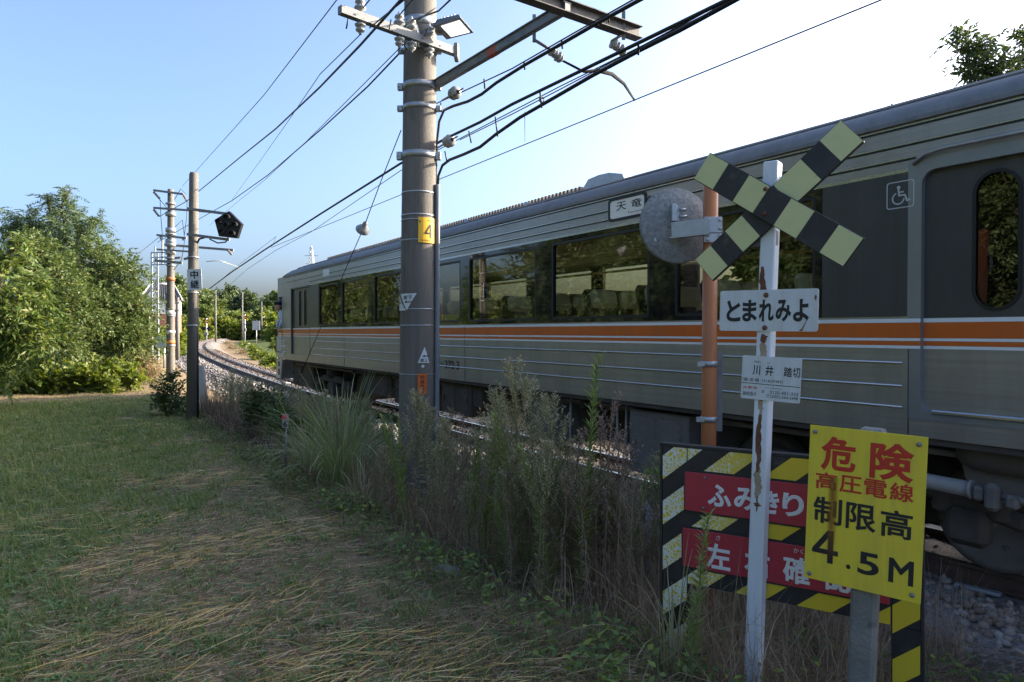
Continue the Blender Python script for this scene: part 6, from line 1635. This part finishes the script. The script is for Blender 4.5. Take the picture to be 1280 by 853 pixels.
# verge undergrowth: green tufts and dry upright stalks
def tufts(n, s0, s1, p0, p1, per, h, w, m, name, label, bend=(.1, .8), pw=1.0):
    X, Y, d = strip(n, s0, s1, p0, p1, pw); X, Y, d = [np.repeat(q, per) for q in (X, Y, d)]; n = len(X)
    X = X + rng.normal(0, .03, n); Y = Y + rng.normal(0, .03, n); an = rng.uniform(0, 6.283, n)
    hs = np.repeat(rng.uniform(.5, 1.1, n // per), per)
    V, Fc = ribbon_arrays(np.stack([X, Y, ground_z(X, Y) - .01], 1), np.stack([np.cos(an), np.sin(an), 0 * an], 1), rng.uniform(*h, n) * hs, rng.uniform(*w, n) * np.clip(d / 6, .8, 1.8), rng.uniform(*bend, n), 3)
    o = tri_mesh(name, V, Fc, m); return tag(o, label, 'undergrowth', kind='stuff')
G_VGRASS = leaf_mat('verge_grass', [(0.085, 0.115, 0.042), (0.12, 0.155, 0.055), (0.17, 0.185, 0.075), (0.26, 0.22, 0.12)], .3)
tufts(2300, .6, 17, 2.0, 4.6, 14, (.08, .30), (.003, .007), G_VGRASS, 'verge_grass', 'green grass tufts along the weedy verge')
tufts(900, -2, 4, 1.4, 3.4, 12, (.05, .22), (.003, .006), G_VGRASS, 'verge_grass', 'green grass tufts round the foot of the signs')
tufts(4200, 2.0, 17, 2.55, 4.85, 9, (.25, .85), (.0022, .005), G_DEAD, 'dry_stalks', 'thin brown dead stalks standing in the verge', (.0, .45))
tufts(420, 10.5, 15.5, 2.3, 4.6, 16, (.3, .75), (.003, .006), leaf_mat('dead_dark', [(0.10, 0.072, 0.052), (0.15, 0.11, 0.08), (0.21, 0.165, 0.12)], 0), 'dry_thicket', 'dark brown thicket of dead weeds right of the relay signal', (.0, .35))
tufts(900, 1.8, 15, 2.3, 4.3, 6, (.35, .8), (.004, .008), G_DEAD, 'dead_blades', 'arching dead grass blades in the verge', (.45, 1.0))
# leafy low weeds of the verge
X, Y, d = strip(4200, .5, 17, 1.9, 4.3, 1.15); k = rng.random(len(X)) < np.clip(.30 + .45 * np.sin(X * 3) * np.sin(Y * 2.3), .1, 1); X, Y = X[k], Y[k]; n = len(X); rep_ = 9
Xr, Yr = np.repeat(X, rep_) + rng.normal(0, .035, n * rep_), np.repeat(Y, rep_) + rng.normal(0, .035, n * rep_); an = rng.uniform(0, 6.283, n * rep_)
V, Fc = leaf_arrays(np.stack([Xr, Yr, ground_z(Xr, Yr) + rng.uniform(.01, .22, n * rep_)], 1), np.stack([np.cos(an), np.sin(an), rng.uniform(-.2, .7, n * rep_)], 1), np.tile([0, 0, 1.0], (n * rep_, 1)) + .4 * rng.standard_normal((n * rep_, 3)), rng.uniform(.03, .075, n * rep_), rng.uniform(.014, .034, n * rep_))
o = tri_mesh('verge_weeds', V, Fc, leaf_mat('verge_leaf', [(0.068, 0.112, 0.030), (0.105, 0.165, 0.042), (0.150, 0.210, 0.053), (0.255, 0.285, 0.053)], .3)); tag(o, 'low leafy weeds filling the verge', 'weeds', kind='stuff')

# tall silver grass clumps
def clump(px, dep, n, h, spread, label, m, w=(.008, .014)):
    q = U(px, 600, dep); b_ = Vector(gp(q.x, q.y)); t = thing('silver_grass', label, 'grass clump', b_, group='silver grass clumps')
    an = rng.uniform(0, 6.283, n); r_ = rng.random(n) * spread; P = np.stack([np.cos(an) * r_, np.sin(an) * r_, -.03 + 0 * an], 1); a2 = an + rng.normal(0, .6, n)
    V, Fc = ribbon_arrays(P, np.stack([np.cos(a2), np.sin(a2), 0 * a2], 1), rng.uniform(.5, 1.0, n) * h, rng.uniform(*w, n), rng.uniform(.15, .92, n), 8)
    tri_mesh('blades', V, Fc, m, t); return t
G_SILV = leaf_mat('silver_grass_blade', [(0.15, 0.20, 0.07), (0.20, 0.26, 0.095), (0.26, 0.32, 0.13), (0.36, 0.37, 0.20)], .3)
clump(425, 7.6, 240, 1.7, .18, 'big arching clump of green silver grass left of the concrete pole', G_SILV)
clump(385, 8.6, 120, 1.2, .18, 'smaller arching grass clump behind the big one', G_SILV)
clump(455, 6.6, 80, .7, .14, 'low pale grass clump at the foot of the concrete pole', leaf_mat('pale_blade', [(0.180, 0.180, 0.090), (0.270, 0.240, 0.135), (0.135, 0.165, 0.060)], .25))
clump(842, 3.35, 44, .85, .08, 'yellowing reed tuft before the left leg of the barrier board', leaf_mat('reed_blade', [(0.195, 0.210, 0.075), (0.285, 0.270, 0.120), (0.375, 0.315, 0.180)], .25), (.005, .009))
clump(700, 4.9, 60, .75, .1, 'thin pale grass tuft among the tall weeds', leaf_mat('pale_blade', [], .25), (.004, .008))

# tall single weeds: a stem, narrow leaves and a plume of seed heads
G_HW = leaf_mat('horseweed_leaf', [(0.17, 0.25, 0.06), (0.23, 0.31, 0.085), (0.31, 0.37, 0.12)], .3)
G_PLUME = leaf_mat('seed_plume', [(0.28, 0.28, 0.14), (0.38, 0.36, 0.20), (0.48, 0.44, 0.29)], .45)
G_RED = leaf_mat('red_plume', [(0.20, 0.14, 0.10), (0.29, 0.21, 0.15), (0.39, 0.31, 0.22)], .4)
M_STEM = mat('weed_stem', (0.15, 0.165, 0.07), (0.21, 0.19, 0.09), 6, .8); M_STEMR = mat('weed_stem_dry', (0.20, 0.145, 0.10), (0.29, 0.22, 0.155), 6, .9)
def tall_weed(kind, h, seed):
    r_ = np.random.default_rng(seed); t = link('tall_weed', None)
    g = MB(); lean = r_.normal(0, .05, 2); k = 7
    sp_ = [Vector((lean[0] * (i / k) ** 1.5 * h + .01 * math.sin(i * 2 + seed), lean[1] * (i / k) ** 1.5 * h, h * i / k)) for i in range(k + 1)]
    g.tube(sp_, [.0075 * (1 - .75 * i / k) + .001 for i in range(k + 1)], 5, caps=False)
    at = lambda z: np.array([np.interp(z, [q.z for q in sp_], [q[j] for q in sp_]) for j in range(2)] + [z])
    B, D, N, L_, W_ = [], [], [], [], []
    def leaf(b, d, l, w):
        B.append(b); D.append(d); N.append([0, 0, 1]); L_.append(l); W_.append(w)
    if kind == 'green':                       # leafy all the way, few plumes
        for i in range(int(230 * h)):
            z = h * (.12 + .88 * r_.random()); a = r_.uniform(0, 6.28); leaf(at(z), [math.cos(a), math.sin(a), .75 + .4 * z / h], (.12 - .06 * z / h) * r_.uniform(.6, 1.2), .011)
    else:
        nb = 46 if kind == 'plume' else 20
        for i in range(int(110 * h)):
            z = h * (.1 + .5 * r_.random()); a = r_.uniform(0, 6.28); leaf(at(z), [math.cos(a), math.sin(a), .3 if kind == 'plume' else -.4], .075 * r_.uniform(.5, 1.2), .008)
        for i in range(nb):
            z = h * (.48 + .50 * (i / nb)); a = r_.uniform(0, 6.28); bl = h * (.30 * (1.05 - i / nb) + .05); d = np.array([math.cos(a) * .55, math.sin(a) * .55, 1.0]); d /= np.linalg.norm(d); b0 = at(z); b1 = b0 + d * bl
            g.tube([Vector(b0), Vector(b1)], [.002, .001], 3, caps=False)
            m_ = 20 if kind == 'plume' else 12
            for j in range(m_):
                tt = .25 + .75 * j / m_; q = b0 + d * bl * tt; a2 = r_.uniform(0, 6.28); dd = np.array([math.cos(a2) * .8, math.sin(a2) * .8, .5]); leaf(q, dd, .032 * r_.uniform(.6, 1.3), .010 if kind == 'plume' else .012)
    st_ = g.build('stem', M_STEMR if kind == 'red' else M_STEM, t, fix=False)
    V, Fc = leaf_arrays(np.array(B), np.array(D, float), np.array(N, float), np.array(L_), np.array(W_))
    tri_mesh('leaves' if kind == 'green' else 'plume', V, Fc, {'green': G_HW, 'plume': G_PLUME, 'red': G_RED}[kind], t)
    return t
protos = {}
weeds = [('plume', 644, 455, 4.9, 'tallest pale-plumed weed before the train, right of the pole'), ('plume', 630, 490, 5.1, 'pale-plumed weed just left of the tallest one'), ('green', 660, 520, 4.8, 'leafy green weed close right of the tallest plume'), ('plume', 690, 500, 4.7, 'broad pale plume between the two green spires'),
         ('green', 724, 448, 4.6, 'slender green spire standing highest left of the barrier'), ('red', 755, 495, 4.6, 'reddish branching dead weed nearest the barrier'), ('red', 742, 520, 4.8, 'reddish dead weed behind the slender green spire'), ('green', 605, 500, 5.4, 'green weed spire in front of the bright gap'), ('plume', 612, 505, 5.6, 'small round-topped pale weed by the bright gap'),
         ('plume', 521, 492, 6.0, 'yellowish plumed weed leaning on the concrete pole'), ('plume', 535, 500, 6.1, 'plumed weed at the right edge of the concrete pole'), ('green', 507, 520, 6.1, 'green weed at the left foot of the concrete pole'), ('red', 570, 520, 5.6, 'thin reddish weed between pole and green spire'), ('red', 680, 545, 4.9, 'short reddish weed in the thicket of stalks'), ('red', 715, 540, 4.8, 'reddish weed below the slender green spire'),
         ('plume', 665, 480, 5.2, 'pale plume behind the leafy green weed'), ('green', 585, 540, 5.6, 'short green weed by the near rail'), ('red', 770, 560, 4.5, 'low reddish weed touching the barrier edge'), ('green', 628, 560, 5.0, 'short green weed under the tallest plume'), ('red', 655, 560, 4.7, 'dry reddish stalk beneath the green weed'), ('green', 690, 560, 4.5, 'short green weed under the broad plume'), ('plume', 480, 560, 6.4, 'low pale weed left of the concrete pole'),
         ('red', 735, 560, 4.4, 'dry stalk at the right of the thicket'), ('red', 620, 545, 5.3, 'dry stalk beside the green spire'), ('red', 700, 590, 4.4, 'short dry stalk in the front of the thicket'), ('red', 640, 590, 4.6, 'short dry stalk left in the thicket'), ('plume', 672, 555, 4.4, 'short pale plume in the front of the thicket'), ('red', 765, 540, 4.9, 'thin dry weed against the grey train box'),
         ('green', 862, 640, 3.2, 'young green weed at the foot of the barrier'), ('red', 785, 600, 4.2, 'dry stalk just left of the barrier'), ('red', 595, 590, 5.0, 'dry stalk left of the thicket'), ('red', 555, 580, 5.4, 'dry stalk right of the pole foot')]
for i, (kd, px, py, dep, lb) in enumerate(weeds):
    top = U(px, py, dep); b_ = gp(top.x, top.y); h = top.z - b_[2]
    key = (kd, i % 3)
    if key not in protos:
        protos[key] = tall_weed(kd, 1.3, 11 + i); o = protos[key]
    else:
        o = copy_tree(protos[key])
    f_ = h / 1.3
    o.location = b_; o.scale = (.35 + .65 * f_, .35 + .65 * f_, f_); o.rotation_euler = (0, 0, i * 2.1)
    tag(o, lb, 'weed', 'tall weeds of the verge')
# the thicket behind the single weeds, nobody could count it
def mesh_arrays(o):
    me = o.data; me.calc_loop_triangles(); v = np.empty(len(me.vertices) * 3, np.float32); me.vertices.foreach_get('co', v); f = np.empty(len(me.loop_triangles) * 3, np.int32); me.loop_triangles.foreach_get('vertices', f); return v.reshape(-1, 3), f.reshape(-1, 3)
for kd, n, hr, m1, m2, nm, lb, (sa, sb) in (('plume', 170, (.6, 1.2), M_STEM, G_PLUME, 'plumed_thicket', 'thicket of lower plumed weeds along the ballast', (2.2, 16)), ('red', 150, (.5, 1.05), M_STEMR, G_RED, 'dry_weed_thicket', 'thicket of brownish dead weeds along the ballast', (1.6, 16)), ('green', 140, (.5, 1.1), M_STEM, G_HW, 'green_weed_thicket', 'thicket of low green weed spires along the ballast', (2.2, 15))):
    src = [c for k_, r_ in protos.items() if k_[0] == kd for c in [[mesh_arrays(x) for x in sorted(r_.children, key=lambda q: q.name.startswith('stem'), reverse=True)]]]
    acc = ([], [])
    for i in range(n):
        s_ = sa + (sb - sa) * rng.random() ** 1.25; p_ = rng.uniform(2.55, 4.95); s_ = max(s_, 3.9 - .25 * (p_ - 2.55)); q = SPZ(s_, p_, 0); z_ = gz(q.x, q.y); h = rng.uniform(*hr); f_ = h / 1.3; a_ = rng.uniform(0, 6.28); parts_ = src[i % len(src)]
        rot = np.array([[math.cos(a_), -math.sin(a_), 0], [math.sin(a_), math.cos(a_), 0], [0, 0, 1]])
        for j in range(2):
            v, f = parts_[j]; acc[j].append(((v * np.array([.4 + .6 * f_, .4 + .6 * f_, f_])) @ rot.T + np.array([q.x, q.y, z_]), f))
    for j, m in ((0, m1), (1, m2)):
        V, Fc = cat_arrays(acc[j]); tag(tri_mesh(nm, V, Fc, m), lb, 'undergrowth', kind='stuff')
# a rough lump of concrete lying in the weeds and a block by the ballast
def lump(px, py, dep, sz, label, name='concrete_lump'):
    q = U(px, py, dep); b_ = gp(q.x, q.y); g = MB(); bm = bmesh.new(); bmesh.ops.create_icosphere(bm, subdivisions=2, radius=1)
    for v in bm.verts:
        n_ = mnoise.noise(v.co * 1.7 + Vector((px, 0, 0))); v.co = Vector((v.co.x * sz[0], v.co.y * sz[1], v.co.z * sz[2])) * (1 + .35 * n_)
    bm.verts.index_update(); g.add([v.co for v in bm.verts], [[v.index for v in f.verts] for f in bm.faces]); bm.free()
    o = g.build(name, M_CONC2); o.location = (b_[0], b_[1], b_[2] + sz[2] * .4); return tag(o, label, 'concrete')
lump(557, 700, 4.75, (.11, .08, .06), 'rough grey lump of concrete lying in the weeds')
q = U(800, 690, 5.4); b_ = gp(q.x, q.y); g = MB(); g.box((0, 0, .14), (.26, .20, .34), bev=.02); 
for zz in (.2, .26): g.box((0, -.102, zz), (.2, .01, .015))
o = g.build('concrete_block', M_CONC2); o.location = b_; o.rotation_euler = (0, 0, .5); tag(o, 'small grooved grey concrete block beside the ballast', 'concrete block')
q = U(1222, 742, 5.45); b_ = gp(q.x, q.y); g = MB(); g.box((0, 0, .03), (.32, .07, .03), bev=.008); o = g.build('metal_strip', M_GALV); o.location = b_; o.rotation_euler = (0, 0, THETA + .15); tag(o, 'pale flat metal strip lying by the rail at the right', 'scrap')
# white covers on the sleepers
for (s_, lb) in ((19.4, 'white flat cover beside the near rail under the cab'), (8.6, 'white flat cover beside the near rail right of the pole'), (27.5, 'white flat cover between the rails beyond the cab')):
    pc = float(track_pc(s_)); q = SPZ(s_, pc - (.40 if s_ < 25 else .05), track_z(s_).item() if hasattr(track_z(s_), 'item') else 0); g = MB(); g.box((0, 0, 0), (.62 if s_ > 9 else .9, .22, .05), bev=.015); o = g.build('sleeper_cover', mat('cover_white', (.55, .55, .52), (.42, .42, .40), 5, .7)); o.location = (q.x, q.y, q.z - .10); o.rotation_euler = (0, 0, THETA); tag(o, lb, 'rail cover')

# ------------------------------------------------------------------ distant poles, crossing, house, mast, pylon
def far_pole(px, py0, py1, dep, r, label, arms=()):
    b_ = U(px, py1, dep); b_ = Vector((b_.x, b_.y, gz(b_.x, b_.y))); t_ = U(px, py0, dep); t = thing('utility_pole', label, 'utility pole', b_, group='poles along the curve')
    g = MB(Matrix.Translation(-b_)); g.tube([b_ - Vector((0, 0, .3)), t_], [r, r * .7], 10); g.build('shaft', M_CONC, t)
    for (x0, y0, x1, y1) in arms:
        g = MB(Matrix.Translation(-b_)); g.bar(U(x0, y0, dep - r - .05), U(x1, y1, dep - r - .05), .09, .09); g.build('crossarm', M_GALVD, t)
    return t
far_pole(222, 372, 456, 50, .15, 'thin dark pole between the slim pole and the relay signal', ((216, 379, 225, 379), (217, 388, 224, 388)))
far_pole(269.5, 363, 418, 105, .15, 'pale far pole with a bracket above the left crossing lamps', ((250, 366, 270, 373), (264, 368, 276, 368)))
far_pole(303, 366, 423, 110, .15, 'far pole standing behind the yellow crossing sign', ((299, 373, 307, 373),))
far_pole(327, 377, 408, 120, .15, 'short far pole beside the train cab', ((323, 383, 331, 383),))
def far_cross(px, py, dep, base_py, label):
    c = U(px, py, dep); b_ = Vector((c.x, c.y, gz(c.x, c.y))); t = thing('crossing_signal', label, 'crossing signal', b_, group='far crossing signals'); Mi = Matrix.Translation(-b_)
    g = MB(Mi); g.tube([b_, c + Vector((0, .1, .5))], .09, 8); g.build('mast', M_SIGNW, t)
    for sg in (-1, 1):
        g = MB(Mi); rot = Matrix.Rotation(R(40 * sg), 3, 'Y')
        g.box(c + Vector((0, -.1 - .03 * sg, 0)), (1.5, .04, .26), rot); o_ = g.build('board', M_YPLATE, t)
        for tt in (-.3, .3): MB(Mi).box(c + Vector((0, -.13 - .03 * sg, 0)) + rot @ Vector((tt, 0, 0)), (.26, .02, .265), rot).build('stripe', M_SBLK, o_)
    for sg in (-1, 1):
        q = c + Vector((sg * .42, -.1, -1.15)); g = MB(Mi); g.lathe([(.32, 0), (.32, .03), (.30, .04), (.001, .05)], q, (0, 1, 0), 16); g.lathe([(.14, -.12), (.15, 0)], q, (0, 1, 0), 12); g.build('lamp', M_SIG, t)
    g = MB(Mi); g.box(c + Vector((0, -.1, -2.0)), (.5, .25, .5), bev=.03); g.build('control_box', M_GALVD, t)
far_cross(306, 397, 112, 422, 'yellow crossbuck signal on the right side of the far crossing')
far_cross(258, 402, 108, 424, 'yellow crossbuck signal with dark lamps left of the far crossing')
q = U(320.5, 408, 85); b_ = Vector(gp(q.x, q.y)); t = thing('notice_board', 'small grey notice board on a post inside the curve', 'sign', b_); g = MB(Matrix.Translation(-b_)); g.tube([b_, q], .05, 8); g.build('post', M_GALV, t); g = MB(Matrix.Translation(-b_)); g.box(q + Vector((0, -.08, .1)), (.95, .05, 1.15), bev=.02); g.build('board', M_GALV, t)
q = U(205, 427, 38); b_ = Vector(gp(q.x, q.y)); t = thing('control_cabinet', 'grey control cabinet standing left of the slim pole', 'cabinet', b_); g = MB(Matrix.Translation(-b_)); g.box(q, (.55, .4, .62), bev=.02); g.build('body', M_GALV, t); g = MB(Matrix.Translation(-b_)); g.tube([b_, q], .06, 8); g.build('post', M_GALV, t)
# lattice mast
lm = U(197, 430, 44); b_ = Vector(gp(lm.x, lm.y)); t = thing('lattice_mast', 'galvanised lattice mast with a cross frame behind the slim pole', 'steel mast', b_); Mi = Matrix.Translation(-b_)
xl, xr_ = U(189.5, 316, 44), U(197, 316, 44)
for x in (xl, xr_):
    g = MB(Mi); g.bar(Vector((x.x, x.y, b_.z)), Vector((x.x, x.y, xl.z)), .09, .09); g.build('leg', M_GALV, t)
g = MB(Mi); zz = b_.z; k = 0
while zz < xl.z - .4:
    a0_, a1_ = (xl, xr_) if k % 2 else (xr_, xl); g.bar(Vector((a0_.x, a0_.y, zz)), Vector((a1_.x, a1_.y, zz + .42)), .045, .045); zz += .42; k += 1
g.build('lacing', M_GALV, t)
for y in (316, 322, 331):
    g = MB(Mi); g.bar(U(189, y, 44), U(214, y - .5, 44), .08, .08); g.build('cross_beam', M_GALV, t)
g = MB(Mi); g.bar(U(203, 300, 44), U(203, 331, 44), .08, .08); g.bar(U(194, 308, 44), U(194, 330, 44), .06, .06); g.build('upright', M_GALV, t)
# slim signal stay beside it
# house with tiled roof
hq = U(203, 400, 80); b_ = Vector((hq.x, hq.y, gz(hq.x, hq.y))); hs = thing('house', 'white-walled house with dark tiled hip roof and red lower wall', 'house', b_, R(22)); hs.scale = (.72, .72, 1.0)
hz = U(203, 380, 80).z - b_.z
M_WALLW = mat('plaster_white', (.70, .69, .66), (.62, .61, .58), 3, .8); M_TILE = mat('roof_tile', (.060, .062, .068), (.10, .10, .105), 6, .5); M_BRICK = mat('red_wall', (.30, .13, .09), (.24, .11, .08), 5, .8)
g = MB(); g.box2((-2.6, -2, 0), (2.6, 3, hz - 1.2)); g.build('lower_wall', M_BRICK, hs); g = MB(); g.box2((-2.6, -2, hz - 1.195), (2.6, 3, hz + .4)); g.build('wall', M_WALLW, hs)
zr_ = hz + .4
g = MB(); g.add([(-3.1, -2.5, zr_), (3.1, -2.5, zr_), (3.1, 3.5, zr_), (-3.1, 3.5, zr_), (-1.6, .5, zr_ + 1.9), (1.6, .5, zr_ + 1.9)], [(0, 1, 5, 4), (2, 3, 4, 5), (1, 2, 5), (3, 0, 4), (3, 2, 1, 0)]); 
rf = g.build('roof', M_TILE, hs)
for i in range(16):
    x = -2.8 + i * .37; xt = -1.6 + max(0, min(3.2, (x + 2.8) / 5.6 * 3.2)); MB().tube([(x, -2.52, zr_ + .04), (xt, .45, zr_ + 1.9)], .05, 5).build('tile_row', M_TILE, rf)
MB().tube([(-1.7, .5, zr_ + 1.95), (1.7, .5, zr_ + 1.95)], .13, 8).build('ridge', M_WALLW, rf)
for sg in (-1, 1): MB().tube([(sg * 1.65, .5, zr_ + 1.95), (sg * 3.1, -2.5, zr_ + .06)], .10, 6).build('hip_ridge', M_WALLW, rf)
g = MB(); g.prism([(-2.4, zr_ + .02), (-.2, zr_ + .02), (-1.3, zr_ + 1.05)], -2.7, -2.4); g.build('gable', M_WALLW, hs)
MB().bar((-2.7, -2.75, zr_ - .02), (-1.3, -2.75, zr_ + 1.22), .12, .12).build('gable_edge', M_TILE, hs); MB().bar((.1, -2.75, zr_ - .02), (-1.3, -2.75, zr_ + 1.22), .12, .12).build('gable_edge', M_TILE, hs)
for x in (-1.5, 1.2):
    g = MB(); g.box((x, -2.0, hz - .4), (1.1, .08, .9)); w_ = g.build('window', M_GALVD, hs); MB().box((x, -2.03, hz - .4), (.95, .06, .76)).build('pane', M_SIG, w_)
# transmission pylon on the skyline
pyq = U(389.5, 350, 420); b_ = Vector((pyq.x, pyq.y, gz(pyq.x, pyq.y))); py_ = thing('pylon', 'distant lattice transmission pylon above the train roof', 'pylon', b_); top = U(389, 308, 420).z - b_.z
g = MB()
for sx_ in (-1, 1):
    for sy in (-1, 1): g.bar((sx_ * 4.0, sy * 4.0, 0), (sx_ * .4, sy * .4, top), .35, .35)
for k in range(12):
    z0_, z1_ = top * k / 12, top * (k + 1) / 12; w0_, w1_ = 4 - 3.6 * k / 12, 4 - 3.6 * (k + 1) / 12
    g.bar((-w0_, -w0_, z0_), (w1_, -w1_, z1_), .2, .2); g.bar((w0_, -w0_, z0_), (-w1_, -w1_, z1_), .2, .2)
g.build('tower', M_GALV, py_)
for f_, w_ in ((.97, 1.6), (.86, 4.2), (.74, 3.4)):
    MB().bar((-w_, 0, top * f_), (w_, 0, top * f_), .3, .3).build('crossarm', M_GALV, py_)
